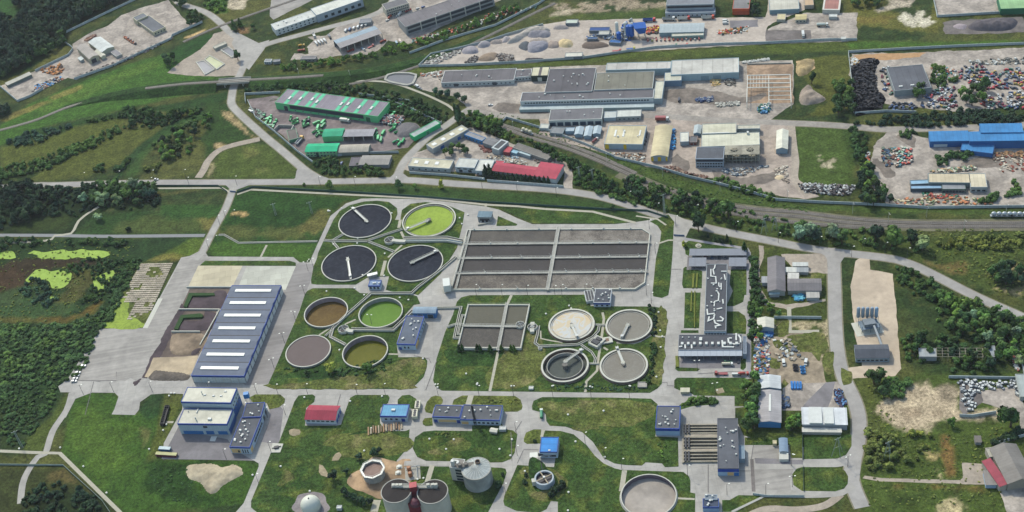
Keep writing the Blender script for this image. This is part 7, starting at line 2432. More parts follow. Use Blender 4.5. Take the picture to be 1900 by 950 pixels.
for s,i,j,lb in (('585,320 730,250 1000,120 1280,-10',0,0,'pale concrete wall between the wood and the upper left depot'),('690,740 1050,615 1590,365 1600,335 1880,210',0,0,'blue grey concrete wall along the railway side of the upper left depot'),('0,805 165,945 280,900 400,830',0,0,'concrete wall closing the lower left end of the upper left depot'),('330,665 640,515 680,460 665,440 600,395',0,0,'concrete wall on the wood side of the upper left depot'),('380,960 375,880 700,865',1,0,'concrete wall at the back of the green yard, left part'),('1430,880 1900,945',1,0,'concrete wall behind the grey roof with green strips'),('1700,-10 1900,60 2190,200 2200,190',1,1,'concrete wall down the right side of the green yard'),('400,-10 470,140 640,270 860,460 1030,580',1,1,'long concrete wall along the road side of the green yard'),('1235,500 1400,480 1800,470',1,1,'grey wall below the arched roof'),('85,620 500,612 1060,580 1600,545 1900,500 2300,445 2900,415 3320,405 3900,375 4150,375',2,0,'very long grey concrete wall in front of the gravel depot'),('85,620 200,510 480,450 740,385 900,330 1240,235',2,0,'concrete wall at the back of the gravel depot'),('0,500 350,370 800,240 1200,40 1300,-30',2,0,'grey wall between the machine dealer and the side track'),('270,490 800,460 1300,435 1960,410',4,0,'long pale wall behind the scrapyard'),('270,490 300,760 320,1050',4,0,'left wall of the scrapyard beside the coal'),('1060,0 1095,160 1600,130 1960,110',4,0,'pale wall around the pale green roofed yard'),('330,110 620,90 900,100',4,1,'short wall in front of the coal and wrecked cars'),('0,518 400,610 700,700 1000,770 1300,850 1500,910 1900,935 2400,955 2900,985 3800,975',3,1,'long pipe like grey wall along the railway side of the yards'),('845,200 900,150 1240,250 1620,390 1900,510',2,1,'grey wall between the railway siding and the four pale sheds'),('0,660 320,680 700,720',2,1,'blue grey wall in front of the cream and white roofs by the road'),('720,735 1430,790',2,1,'low grey wall in front of the conifer row'),('1200,658 1830,668',4,3,'pale wall behind the rows of white wrecks'),('1300,1015 1420,1020 1640,985',4,3,'curved pale wall below the rows of white wrecks'),('1480,105 1640,105 1920,108',3,3,'thin pale green pipe fence across the farm yard'),('1750,20 1760,60 1800,300 1870,480 1920,720',4,3,'rubble lined wall at the far right'),('1650,320 1900,250',4,4,'concrete wall behind the great old barn')):
 if lb !='x':
  fence(lb,s,2.4,None,0.35,'concrete_wall',i,j)
WC=(('c9cbcc','white'),('c2c4c6','white'),('8a8f95','silver grey'),('7a2228','dark red'),('b8332e','red'),('2b4a78','blue'),('26292e','black'),('3d4248','dark grey'),('2f6a52','green'),('b59a3c','yellow'),('6d7c8c','blue grey'))

def wrecks(n,s,i,j,lb,grp,seed,mind=2.6,cols=WC,me=None):
 r=random.Random(seed)
 for x,y in pick_pts(L(s,i,j),n,seed,mind):
  c,nm=r.choice(cols)
  o=inst('wrecked_car',me or CARM,None,Vector((x,y,0.15)),r.uniform(0,6.28))
  o.color=(*lin(c),1)
  o.rotation_euler[0]=r.uniform(-0.08,0.08)
  tag(o,nm+' wrecked car '+lb,'car',grp)
wrecks(95,'1310,640 1380,615 1500,600 1560,680 1700,640 1900,640 1900,830 1560,830 1480,790 1300,740',4,0,'in the dense upper lot of the scrapyard','wrecked cars in the upper lot of the scrapyard',5)
wrecks(18,'575,640 680,620 695,880 620,880 590,800',4,0,'left of the dark multi bay roof','wrecked cars left of the dark multi bay roof',6)
wrecks(34,'960,900 1080,860 1260,880 1280,1010 1200,1020 940,1000',4,0,'in the lower middle lot of the scrapyard','wrecked cars in the lower middle lot',7)
wrecks(44,'1530,890 1900,850 1900,1015 1500,1010',4,0,'in the lower right lot of the scrapyard','wrecked cars in the lower right lot',8)
wrecks(14,'1050,830 1250,820 1250,860 1030,880',4,0,'in the row between the scrapyard lots','wrecked cars between the lots',9)
wrecks(20,'640,1000 700,960 880,970 900,1020 690,1050',4,0,'beside the wall below the coal heap','wrecked cars below the coal heap',10,cols=WC[5:8])
wrecks(36,'1300,680 1360,680 1480,690 1820,690 1850,720 1720,760 1480,760 1440,900 1400,960 1350,930',4,3,'along the pale wall at the right','pale wrecks along the right wall',12,2.4,WC[:3])
wrecks(9,'1830,740 1870,740 1880,840 1840,840',4,3,'by the far right roof strip','pale wrecks by the far right roof strip',13,2,WC[:3])
wrecks(34,'690,430 850,420 860,560 720,600',4,1,'in the junk lot left of the blue roofs','painted junk in the lot left of the blue roofs',14,2.2,(('8fb59a','pale green'),('b9a08a','tan'),('c4553a','orange red'),('c9c4b8','cream'),('3f7f8a','teal')))

def rows(n,x0,y0,x1,y1,i,j,fn):
 for k in range(n):
  t=k/max(n-1,1)
  x,y=L('%f,%f' % (x0+(x1-x0)*t,y0+(y1-y0)*t),i,j)[0]
  fn(k,x,y)
ORD=('first','second','third','fourth','fifth','sixth','seventh','eighth','ninth','tenth','eleventh','twelfth','thirteenth','fourteenth')
rows(4,1175,360,1240,405,0,0,lambda k,x,y:truck(x,y,8,3,'3a302c','c46e3a','tipper',ORD[k]+' of four orange gritting lorries from the upper left','orange lorries in the upper left depot',0.8))
rows(6,1310,290,1500,235,1,0,lambda k,x,y:van(x,y,3,-5,('cdd0d2','4a6f9a')[k==1],ORD[k]+' van in the diagonal row behind the lorry shed','vans behind the lorry shed'))
rows(4,1035,410,1115,385,1,0,lambda k,x,y:truck(x,y,4,5,'cfd1d2','c2c4c4','box',ORD[k]+' white lorry on the small round lot','white lorries on the small round lot',0.7))
truck(583,67,3,7,'cfd1d2','b5b7b7','tipper','white lorry parked alone above the round lot',None,0.9)
rows(13,310,372,785,362,3,0,lambda k,x,y:truck(x,y,0.5,6,('c44a34','b8b838','b4503c','c9c9c6','c45a40','b04434','c86a4e','b84a38','c8705a','c6c8c8','a84438','d0d2d2','b04a40')[k],'8a4a40',('mixer','flat','tipper')[k % 3],ORD[k]+' lorry cab from the left in the row before the vehicle bays','lorries before the vehicle bays',0.6))
for x,y,c,b,lb in ((500,190,'cfd1d2','9aa0a4','white semi trailer with grey tipper behind the vehicle bays'),(640,185,'b03a34','c2c4c6','red cab with a white trailer behind the vehicle bays'),(865,176,'c45034','b5b9bc','red cab with a grey trailer at the depot wall'),(320,200,'c23a30','2d55a0','red cab with a dark blue trailer by the blue hopper'),(640,425,'c05038','a83e34','red lorry by the long grey wall'),(540,430,'3a7a5a','2f6a50','green lorry by the long grey wall'),(150,460,'c8c43a','2f5fa0','blue lorry with yellow crane by the long grey wall'),(20,480,'b84438','a03a32','red flatbed by the long grey wall')):
 truck(*L('%d,%d' % (x,y),3,0)[0],9,-0.4,c,b,'tipper' if y<300 else 'flat',lb,None,1.25 if y<210 else 0.85)
van(1346,40,9,-0.5,'d0d2d2','white van left of the two small white vans by the car park hedge')
van(1346,44.5,9,-0.5,'c9cbcc','white van just below its twin by the car park hedge')
truck(1525,49,9,-0.3,'d6d8d6','ccd2ca','tank','white tanker lorry on the driveway of the green plot',None,1.1)
truck(1490,66,0.8,7,'d2d4d4','cfd1d1','box','white box lorry standing alone on the dark gravel lot',None,0.9)
truck(1228,224,9,0,'cfd1d2','9a4a44','box','white box lorry behind the cream arched roof',None,1.2)
truck(1104,263,6,-5,'cdd0d2','8a4440','tank','lorry with a dark red tank beside the yellow panelled warehouse',None,0.8)
truck(1260,187,1,-6,'3a4650','2c343c','box','dark lorry by the cream L roof',None,0.6)
car(910,196,9,-1,'d4d6d8','white car turning at the factory gate')
van(775,162,6,4,'cdd0d2','white van by the pond road')
car(780,165,6,4,'8d9094','grey car next to the white van by the pond road')
car(634,304,2,-6,'2f558c','blue car on the grass above the hedge')
for n,s,lb,kind in ((6,'1030,180 1130,180 1110,240 1030,240','in the middle of the green yard','box'),(5,'1020,260 1095,260 1095,310 1020,310','left of the mid sized green hall','tipper'),(7,'490,120 620,150 680,200 640,240 560,200','near the road wall of the green yard','flat'),(6,'790,150 950,160 940,230 880,270 840,220','around the concrete bunker','tipper'),(5,'1580,270 1660,290 1640,370 1580,360','right of the grey open shed','box'),(5,'1720,200 1780,200 1790,300 1740,280','beside the metal turnings','tipper'),(5,'1740,380 1840,350 1880,370 1800,420','at the lower gate of the green yard','mixer'),(4,'1640,60 1760,90 1740,120 1660,120','by the right end of the striped hall','flat'),(4,'1800,30 1960,90 1950,120 1820,60','along the right wall of the green yard','flat')):
 if lb=='x':
  continue
 r=random.Random(n*31+len(lb))
 for x,y in pick_pts(L(s,1,1),n,n+len(lb),4.5):
  o=truck(0,0,1,0,'35b56a',r.choice(('36b268','2c9c5c','49c47a','2f8f58')),kind,'bright green refuse lorry or skip '+lb,'green lorries '+lb,0.75)
  o.location=(x,y,0.12)
  o.rotation_euler=(0,0,r.choice((0.6,1.2,1.35,2.6))+r.uniform(-0.15,0.15))
for k,(x,y) in enumerate(L('1010,95 1150,165 890,205 400,700 540,690 960,170 600,40',1,1)):
 pass
truck(466,207,6,4,'d2d4d4','b3b5b5','flat','white lorry at the upper left corner of the green yard',None,0.8)
truck(640,226,8,1,'d0d2d0','d4d2ca','box','white lorry between the striped hall and the mid green hall',None,1)
truck(567,226,8,-1,'2c3444','272f3e','tipper','dark blue skip lorry between bunker and striped hall',None,0.8)
truck(556,264,5,-6,'d0a02e','a9adb2','tipper','long grey trailer with a yellow cab by the emerald roofed office',None,1.2)
r=random.Random(3)
for k in range(26):
 t=k/25
 x=30+1140*t
 y=395-330*t+r.uniform(-14,14)
 px,py=L('%f,%f' % (x,y),2,0)[0]
 c=r.choice((('c4572e','orange'),('c9cbc8','white'),('8a2f28','dark red'),('c2b49a','cream'),('3f7a74','teal')))
 truck(px,py,3,-6,c[0],c[0],r.choice(('flat','tipper','mixer')),c[1]+' farm machine in the dense row beside the very long grey building','farm machines in a row by the long grey building',0.55)
for n,s,i,j,lb,cl,hh in ((170,'90,610 200,520 480,460 470,500 230,600',2,0,'pale rubble and broken concrete in the left tip of the gravel depot',('b5b2ad','8f8b88','6d6a6c','c9c6c0'),1.2),(110,'520,580 600,520 640,540 600,590',2,0,'dark scrap tangle by the lower wall of the gravel depot',('2c2c30','5a524c','8d8a88'),1.5),(130,'790,500 960,510 970,570 840,575',2,0,'dark tyres and scrap by the lower wall of the gravel depot',('3a3532','6d625a','8f8a86'),1.5),(330,'1615,200 1640,120 1700,120 1860,140 1800,210 1680,210',1,1,'tangled mixed scrap metal by the end of the striped hall',('8d3f3c','c9cbcc','3f4c5c','6d625c','2c2f34','a5a9ad'),1.8),(300,'1700,760 1840,760 2250,780 2160,870 1760,840',3,1,'long bank of crushed metal bales behind the railway',('8f9296','b9bbbd','3c3a3c','6d625c'),1.5),(160,'1300,250 1440,280 1440,480 1420,640 1300,620',3,3,'household junk and old appliances at the left edge of the farm yard',('c9c6c0','8a8d92','a34f44','2f6aa0','5a5a58'),1),(110,'815,705 970,700 985,790 910,800 880,730',3,0,'yellow formwork and building material on the factory yard',('c2a468','b59a76','cdb98c'),1.3),(110,'1030,690 1120,690 1120,800 1030,790',3,0,'dark stacked frames on the factory yard',('4a4642','6d6862','b5b1aa'),1.3),(90,'580,430 700,430 690,580 600,600',4,1,'rusty machine parts left in the junk lot',('6d4438','5f6d60','8f8a84','34506a'),1.4),(130,'1010,640 1450,590 1450,630 1130,655',4,1,'row of tan and green salvaged parts behind the cream dealer hall',('b59470','6f9070','c9c4b4','5a5048'),1.3),(110,'960,850 1290,860 1280,890 970,890',4,1,'red machine parts in front of the cream dealer hall',('a84a3a','8a4038','2f6a58','b9a79a'),1.2),(130,'700,900 1300,880 1640,900 1600,950 700,960',4,1,'orange and cream machine row at the lower fence of the dealer',('c07a4e','cdbfa0','8f5a40','6d7a5c'),1.2),(100,'400,480 460,460 480,700 440,700',4,1,'heap of coloured scrap beside the trees left of the dealer',('a85a40','3f8a90','c9cbc8','5a3c34'),1.2),(90,'1630,470 1900,460 1890,510 1640,510',4,1,'tan crates in front of the blue roofs',('a8825c','8c6a4c','6d5a48'),1.3),(120,'400,600 560,600 660,640 700,660 860,690 840,710 640,660 500,650',3,1,'rusty brown sheets and beams along the pipe like wall',('6d4c3c','54423a','8a7464'),1.2),(120,'970,620 1290,600 1440,590 1200,680 1060,680',3,1,'steel and cables stacked before the concrete skeleton',('8d9298','b5b8ba','3f5468','6a625a'),1.1),(80,'1480,610 1600,590 1620,760 1500,680',3,1,'brown stone rubble by the dirt track',('8a7c70','a5988c','c4bcb0'),1),(110,'-20,470 280,480 280,560 200,560',3,1,'pallets and white tubes by the wall below the cream roofs',('c9c7c0','8d6d54','5a5652'),1.1),(90,'520,250 565,250 560,450 515,440',3,1,'bright blue tarpaulined stacks beside the arched hall',('2f86c8','3f9ad6','5a5f66'),1.8),(80,'265,270 300,270 290,400 265,400',3,1,'dark pallets right of the yellow panelled warehouse',('4f4a48','7d7670','a39c94'),1.4),(90,'640,400 760,400 780,460 700,470',2,1,'rust red pipes heaped in the yard of the blue workshop',('6d3f36','5a342e','87544a'),0.8),(140,'700,500 860,500 1100,560 1100,590 800,540',2,1,'old parts along the back of the crimson roofs',('8f8a84','5c5854','b5a088','c9c9c4'),1),(120,'1140,505 1350,540 1340,570 1180,560',2,1,'scrap in front of the weathered grey roof',('4a4d52','8f9296','6d6058'),1),(90,'940,480 1010,480 1010,520 950,520',2,1,'blue and grey car parts below the pale blue awning',('8fb4cc','5a6068','b5b8bb'),1),(90,'400,30 560,100 560,160 500,150',1,1,'grey green junk by the upper left wall of the green yard',('6d8a78','8a8d8c','5a4a48'),1.2),(120,'370,650 560,590 600,640 560,700 430,690',0,0,'orange machine parts in the lower part of the upper left depot',('b5702e','8a5a34','3a3430','c08a50'),1.5),(110,'300,860 330,790 560,710 600,730 480,800',0,0,'blue and rusty bins by the lower wall of the depot',('3a86c0','8d5a3c','b5b3ae','2f3034'),1.2),(150,'740,720 1150,580 1600,370 1600,350 1100,560 720,700',0,0,'dark barrels and parts lined up along the blue grey wall',('34383c','5a4d48','8a8f92'),1),(70,'780,370 880,320 900,335 800,390',0,0,'brown pallets behind the white gabled hall',('6d4838','8f6a50'),1.2),(70,'90,690 310,660 300,760 260,720 100,705',2,0,'white tanks and boxes at the left end of the factory',('c9cbc8','9a9088','b0674a'),1.3),(110,'1545,830 1610,840 1620,930 1560,930',3,3,'dark machine parts right of the long pale roof',('2c3440','3f5a80','6d6a66'),1.2),(110,'140,780 190,760 250,900 200,930 150,860',4,3,'dark blue barrels on the pale apron near the side road',('232c44','3a2c48','5a86b8'),1.3),(160,'1770,190 1810,330 1830,480 1850,610 1800,500 1760,330',4,3,'white rubble strip along the far right wall',('c9c6c0','a89c90','8f4a44'),1),(90,'1180,575 1440,545 1440,560 1190,590',3,0,'white beams stacked behind the building site',('c9c9c6','b0b0ae'),1),(110,'760,915 910,905 910,945 760,950',3,0,'dark blue tarpaulined stack at the near edge of the factory yard',('27406a','34507c','8f9296'),1.6),(110,'940,960 1160,945 1160,980 950,990',3,0,'pale pipes stacked at the near edge of the factory yard',('b9b7b0','8f8d88'),1.3),(100,'1320,1000 1440,960 1450,1040 1350,1060',3,0,'blue site cabins and material below the building site',('3f7fae','c9cbcc','2f6a58'),2)):
 if lb !='x':
  clutter('scrap_pile',lb,s,n,(0.4,1.5),cl,i,j,n+len(lb),hh,pile=1.2 if n>250 else 0)
for s,c,lb,nn in (('1630,700 1740,705 1740,765 1635,765','2a7fd0','bright blue barrels packed in a block on the pale apron',24),('1722,550 1765,550 1770,625 1735,630','3a86c8','blue barrels in a short double row on the bare soil',12),('1655,535 1700,540 1705,600 1665,600','20242c','black barrels left of the short blue double row',12)):
 p=W(L(s,3,3))
 q=MB()
 [q.lathe([(0.75,0),(0.75,1.5)],*(p[0].lerp(p[1],(k % 4+0.5)/4).lerp(p[3].lerp(p[2],(k % 4+0.5)/4),(k//4+0.5)/(nn/4))-p[0]).xy,10) for k in range(nn)]
 tag(q.build('barrel_block',M('barrel_'+c,c,0.4,0.1),None,p[0]),lb,'barrels',None,'stuff')
van(1454,675,1,6,'d2d4d4','white van on the bare soil of the farm yard, left one')
van(1495,674,-1,6,'cdd0d2','white van on the bare soil of the farm yard, right one')
clutter('scrap_pile','blue tarpaulins in front of the white gable roofed workshop','1340,215 1460,210 1465,270 1345,280',60,(0.6,2),('2a5f9a','3f7fb8','8fa6bb'),3,3,9,1.6)
clutter('scrap_pile','turquoise tarpaulin heap by the wide weathered barn','1665,850 1750,840 1755,880 1670,885',40,(0.8,2.2),('5aa6c0','3f8fc0'),3,2,9,1.5)
mBAL=M('ballast','6f6863',1,0.25,0.8,stain=0.25)
mRAIL=M('rail_steel','a8a4a0',0.4,0.1,metal=0.3)
mSLP=M('sleeper','8a8178',0.9,0.15)

def track(lb,s,z=0.05,w=3.4,emb=0):
 p=catmull(W(L(s),emb),6)
 b=Vector((p[0].x,p[0].y,0))
 q=[v-b for v in p]
 o=empty('railway_track',b,0,lb,'railway track')
 mb=MB()
 sweep(mb,q,[(-w/2-0.5,z),(-w/2+0.2,z+0.25),(w/2-0.2,z+0.25),(w/2+0.5,z)])
 mb.build('ballast',mBAL,o)
 for s_ in (-0.75,0.75):
  mb=MB()
  sweep(mb,q,rect(0.16,z+0.24,z+0.5,s_))
  mb.build('rail',mRAIL,o)
 mb=MB()
 acc=0
 for a,c in zip(q,q[1:]):
  d=c-a
  n=int(d.length/1.3)
  dr=d.normalized()
  sd=Vector((-dr.y,dr.x,0))
  for t in range(n):
   e=a.lerp(c,t/max(n,1))
   k=[e+sd*1.2+dr*0.15,e+sd*1.2-dr*0.15,e-sd*1.2-dr*0.15,e-sd*1.2+dr*0.15]
   mb.add([(v.x,v.y,v.z+z+0.33) for v in k],[(0,1,2,3)])
 mb.build('sleepers',mSLP,o)['kind']='stuff'
 return o
track('railway track nearest the yards, curving to the right edge','920,232 980,254 1040,272 1100,294 1170,325 1240,352 1320,375 1400,388 1480,394 1560,404 1640,411 1720,414 1900,414 2000,412')
track('second railway track curving beside the first','1160,330 1236,360 1316,382 1400,396 1480,402 1560,412 1640,418 1720,421 1900,420 2000,418')
track('outer railway track ending among the bushes','1180,344 1240,366 1330,390 1420,406 1500,415 1580,421 1620,422')
track('siding with the tank wagon behind the bushes','920,228 980,246 1040,264 1110,290 1180,322')
road('ballast_strip',L('1150,320 1236,356 1316,379 1400,392 1480,399 1560,409 1640,415 1720,418 1900,417 2000,416'),14,M('old_ballast','6f6c58',1,0.2,0.5,stain=0.25),0.04)
EZ=4.5
eb=catmull(W(L('150,190 240,169 330,157 407,151'),EZ),8)
b0=Vector((eb[0].x,eb[0].y,0))
mEMB=bpy.data.materials['lush_grass']

def emb(s,lb,taper):
 p=catmull(W(L(s),EZ),8)
 b=Vector((p[0].x,p[0].y,0))
 n=len(p)
 mb=MB()
 vs=[]
 for k,v in enumerate(p):
  f=smooth01(np.array([taper(k/(n-1))]))[0]
  d=p[min(k+1,n-1)]-p[max(k-1,0)]
  d.z=0
  d.normalize()
  s_=Vector((-d.y,d.x,0))
  q=G(*PX(v),EZ*f)-b
  hz=EZ*f
  for o_,z in ((-4-hz*2,-0.1),(-4,hz),(4,hz),(4+hz*2,-0.1)):
   vs.append((q.x+s_.x*o_,q.y+s_.y*o_,z))
 mb.add(vs,[(4*k+a,4*k+4+a,4*k+5+a,4*k+1+a) for k in range(n-1) for a in range(3)])
 tag(mb.build('embankment',mEMB,None,b),kind='structure')
emb('120,200 200,177 270,164 340,156 404,152','',lambda t:min(1,t*1.6))
emb('464,148 540,144 620,138 700,128 800,104 900,66','',lambda t:min(1,(1-t)*1.3))
track('old railway track crossing the overpass','-40,252 60,225 120,201 170,186',0.06)
track('railway track on the embankment left of the overpass','270,164 340,156 404,152',0.1,emb=EZ)
track('railway track on the embankment right of the overpass','464,148 540,144 600,140',0.1,emb=EZ)
track('side track between the machine dealer and the gravel depot','500,186 600,166 700,146 760,128 840,98 920,60 980,30 1030,6',0.07)
track('upper railway track behind the white office hall','340,78 380,60 420,44 470,26 540,2 620,-26',0.07)
a,c=(G(404,152,EZ),G(464,148,EZ))
b=Vector((a.x,a.y,0))
o=empty('railway_bridge',b,0,'short concrete railway bridge over the road at the upper left','bridge')
for off,w_,z0,z1,nm in ((0,9,-1.0,0.05,'deck'),(-4.4,0.4,0.05,1.1,'parapet'),(4.4,0.4,0.05,1.1,'parapet')):
 mb=MB()
 sweep(mb,[a-b,c-b],rect(w_,z0,z1,off))
 mb.build(nm,mCON,o)
for t in (0.22,0.78):
 e=(a-b).lerp(c-b,t)
 mb=MB()
 d=(c-a).normalized()
 s_=Vector((-d.y,d.x,0))
 [mb.tube((e.x+s_.x*k,e.y+s_.y*k,0),(e.x+s_.x*k,e.y+s_.y*k,EZ-1),0.45,n=8) for k in (-3.4,0,3.4)]
 mb.build('pier',mCOW,o)
for off in (-1.4,1.4):
 mb=MB()
 sweep(mb,[a-b,c-b],rect(1.2,0.05,0.25,off))
 mb.build('track_bed',mBAL,o)

def wagon(x,y,dx,dy,n,lb,grp=None):
 o=empty('tank_wagon',G(x,y),ang(x,y,dx,dy),lb,'railway wagon',grp)
 MB().box(-n*1.9-0.5,n*1.9+0.5,-1.3,1.3,0.9,1.3).build('frame',mSTL,o)
 for k in range(n):
  q=MB()
  q.ball(((k-(n-1)/2)*3.7,0,2.9),(2.0,1.5,1.6),14,0,9)
  q.build('tank',M('cream_tank','c9c2ac',0.5) if n==3 else M('silver_tank','b5bac2',0.35,0.05,metal=0.3),o,smooth=True)
 for s_ in (-1,1):
  for e in (-0.7,0.7):
   MB().tube((s_*(n*1.9-1.6)+e,-0.8,0.5),(s_*(n*1.9-1.6)+e,0.8,0.5),0.48,n=12).build('wheelset',mDK,o)
wagon(978,247,9,3.4,3,'cream three chambered tank wagon alone on the siding')
wagon(1858,402,9,0,4,'silver tank wagon with four domes at the right edge')
wagon(1896,402,9,0,4,'silver tank wagon cut by the right edge of the picture')
p=W(L('1675,745 1700,700 1760,685 1900,685 1960,700 1930,780 1880,795 1720,765',1,0))
b=p[0]
mb=MB()
q=catmull(rel(p,b),4,True)
sweep(mb,q,rect(2.2,0,1.2),closed=True)
o=mb.build('retention_pond',mCON,None,b)
tag(o,'small fenced retention pond with pale concrete banks','pond')
MB().prism([(v.x,v.y) for v in q],0.05,0.35).build('water',M('pond_water','565a5e',0.3,0.1),o)

def pole(x,y,h,lb,g):
 o=empty('railway_pole',G(x,y),0,lb,'pole',g)
 MB().tube((0,0,0),(0,0,h),0.16,0.1,6).build('mast',mCOW,o)
 MB().tube((0,0,h-0.6),(0,-2.4,h-0.2),0.07,n=5).box(-0.2,0.2,-2.8,-2.2,h-0.35,h-0.1).build('lamp_arm',mWHT,o)
for x,y in L('953,242 1032,268 1126,302 1230,328 1336,356 1461,372 1582,396 1719,403 1788,428 1648,415 1866,398'):
 pole(x,y,11,'pale pole beside the curving railway tracks','pale poles beside the curving tracks')
for x,y in L('556,142 651,146'):
 pole(x,y,10,'pale pole on the slope above the green yard','pale poles above the green yard')
for x,y,dx,dy,c,b,k,lb in ((1650,395,6,-3,'b8542e','a04a2c','mixer','orange machine at the right end of the open lorry shed'),(1540,440,6,-3,'c98a8a','b0605c','flat','pink and white lorry in front of the open lorry shed'),(1470,460,4,4,'cfd1d2','8aa4b8','flat','pale lorry in front of the open lorry shed'),(1350,480,6,-2,'b03e30','a0382c','tipper','red lorry at the left end of the open lorry shed'),(1780,400,3,6,'7f9db0','8fa9b8','flat','pale blue trailer on the slip road by the tree row'),(1815,395,3,6,'cfd0ce','c9b8a8','box','white lorry beside the pale blue trailer'),(1715,170,4,-5,'c0562c','b5532e','mixer','orange lorry in front of the three storey office'),(1810,140,4,-5,'cfd1d2','d2d4d4','box','white lorry in front of the three storey office'),(1885,105,6,-3,'b8382e','c2453a','flat','red lorry in front of the three storey office'),(1160,350,3,5,'3a4650','46525c','box','dark van like lorry left of the diagonal van row'),(895,432,6,-1,'d0a83a','c99c34','mixer','yellow machine beside the round lot'),(895,478,6,-1,'a8442c','b04a30','tank','rust red tank vehicle below the yellow machine')):
 truck(*L('%d,%d' % (x,y),1,0)[0],dx,dy,c,b,k,lb,None,0.75)
for x,y,c,lb in ((1695,195,'d0d2d4','white car on the forecourt of the three storey office'),(1785,158,'cfd1d2','white car between two lorries at the top edge'),(2025,70,'3c5f9a','blue car behind the very long grey building'),(1975,85,'cdd0d2','white car behind the very long grey building')):
 car(*L('%d,%d' % (x,y),1,0)[0],5,-3,c,lb)
for n,s,i,j,lb,cl,hh in ((110,'20,360 500,240 660,160 980,60 1000,90 500,290 60,400',2,0,'spare parts scattered between the farm machines',('c9c6bc','8a3a30','3f4347','b5653c'),1.4),(70,'1640,330 1960,320 1960,430 1850,370 1650,350',2,0,'pipes and steel parts around the asphalt plant',('5a6d84','b9bbbb','3f4a58','2f66a8'),1.8),(60,'90,200 180,200 160,380 20,380',3,0,'blue and white steelwork at the foot of the asphalt silos',('2a62b0','c4c6c8','6d7480'),4),(80,'940,290 1240,250 1230,300 950,330',3,0,'colourful small machines by the dark car park',('b8452e','c9cbc8','2f3a34','b58a4a'),1.4),(60,'300,250 420,250 420,310 300,320',3,0,'red machines left of the pale vehicle bays',('9a3a2c','b5533c','3c3432','c9b13a'),1.6),(520,'310,640 400,560 540,560 520,640 530,830 590,900 580,1000 360,1060 330,900',4,0,'jet black lumps covering the coal heap',('16181c','202329','0e0f12'),1.6),(60,'280,540 330,540 390,600 300,610',4,0,'white sacks and a tan mound at the coal heap edge',('d0d2d0','b5935c','c9cbcc'),1.5),(80,'1040,620 1260,640 1280,760 1050,700',4,0,'teal and rusty containers between hall and wrecks',('2f8a90','b08a70','7a3c30','c4c6c6'),1.6),(110,'1380,560 1960,540 1960,600 1420,600',4,0,'machines in a line along the scrapyard back lane',('c4c6c6','3f4444','8f8a80'),1.3),(90,'600,640 900,520 880,600 620,690',2,1,'brown pallets on the crimson roof yard',('8f7a64','b5a48c','4f4a46'),1),(120,'1600,500 1960,480 1960,640 1700,660',4,1,'faded parts strewn on the dealer yard',('a8988a','6d5c50','c4bdb0','8a4a38'),1),(50,'1480,300 1640,280 1760,480 1500,500',3,3,'odd junk on the bare soil of the farm yard',('c9cbc8','8a8478','4f5a68','a89a88'),1)):
 clutter('coal_lumps' if 'coal heap' in lb and n>400 else 'scrap_pile',lb,s,n,(0.4,1.6),cl,i,j,n+len(lb),hh,pile=3 if n>400 else 0)
mCRK=M('tar_seam','6f6b6c',0.9,0.2,0.5)
for s,i,j in (('790,1000 870,690 930,690',0,3),('730,682 1080,682 1080,600',0,3),('1220,950 1260,810',1,3),('200,520 180,480 40,450',2,3),('150,770 250,500',2,3),('1000,500 1050,390 1060,370 1200,375',2,4),('975,210 1040,110',2,4),('1100,570 1270,570 1270,460 1290,330',3,4),('870,510 870,770',3,4),('950,480 940,210',2,4),('520,600 620,600',3,2),('440,700 490,700 490,730 560,730',3,3),('770,620 1060,600 1250,600',3,3)):
 p=W(L(s,i,j))
 l,r_=ribbon(p,0.45)
 nn=len(p)
 tag(MB().add([(v.x,v.y,0.2+0.001*i) for v in l]+[(v.x,v.y,0.2+0.001*i) for v in r_],[(k,nn+k,nn+k+1,k+1) for k in range(nn-1)]).build('tar_seam',mCRK),kind='structure')
MS=mass
MS('woodland','dense dark wood filling the upper left corner','0,150 60,180 290,100 200,60 60,70 110,15 260,-40 1250,-40 1000,90 730,225 585,300 600,390 400,500 150,650 0,740 -80,700 -80,180',520,(5,14),'broad','deep',0,0,1,leaves=110)
GM('tree at the ragged edge of the upper left wood','trees at the edge of the upper left wood','540,330 640,290 620,400 440,510 200,640 0,750 0,690 400,430 520,380',34,(6,10),'broad',('dark','deep','mid'),0,0,2)
GM('tree along the pale wall of the upper left wood','trees along the wall of the upper left wood','600,270 740,200 1000,60 1200,-20 1100,-40 700,160 560,260',26,(7,11),'broad',('blue','deep','dark'),0,0,3)
MS('thicket','dark thicket at the left edge under the railway','-60,50 80,60 95,100 0,150 -60,150',26,(5,8),'broad','deep',0,1,4)
GM('tree at the right corner of the upper left depot','trees at the corner of the upper left depot','1570,20 1680,20 1880,160 1860,220 1760,240 1740,140',16,(6,9),'broad',('dark','mid'),0,0,5)
grove('tree in the grass slope left of the small pumping site','trees left of the pumping site','1540,560 1620,560 1620,640 1540,640',4,(8,10),'broad',('blue','dark'),0,0,6,1.2)
tree(442,112,9,12,colr='dark',label='dark tree between the dark pool and the overpass road')
tree(436,56,9,12,'conifer','mid','tall ragged conifer on the bank left of the white office hall')
tree(447,50,8,10,'conifer','dark','shorter conifer right of the tall ragged one')
tree(472,54,7,colr='dark',label='dark bush behind the small blue gatehouse')
MS('thicket','green thicket in the top corner above the bridge road','-10,-30 210,-30 215,60 170,115 90,130 0,70',40,(5,8),'shrub','green',1,0,7)
GM('tree in the long row below the lorry park','tree row below the lorry park','600,650 820,590 1100,585 1500,500 1900,400 1900,470 1500,560 1100,625 800,655',46,(4.5,7),('broad','shrub'),('green','mid','dark'),1,0,8)
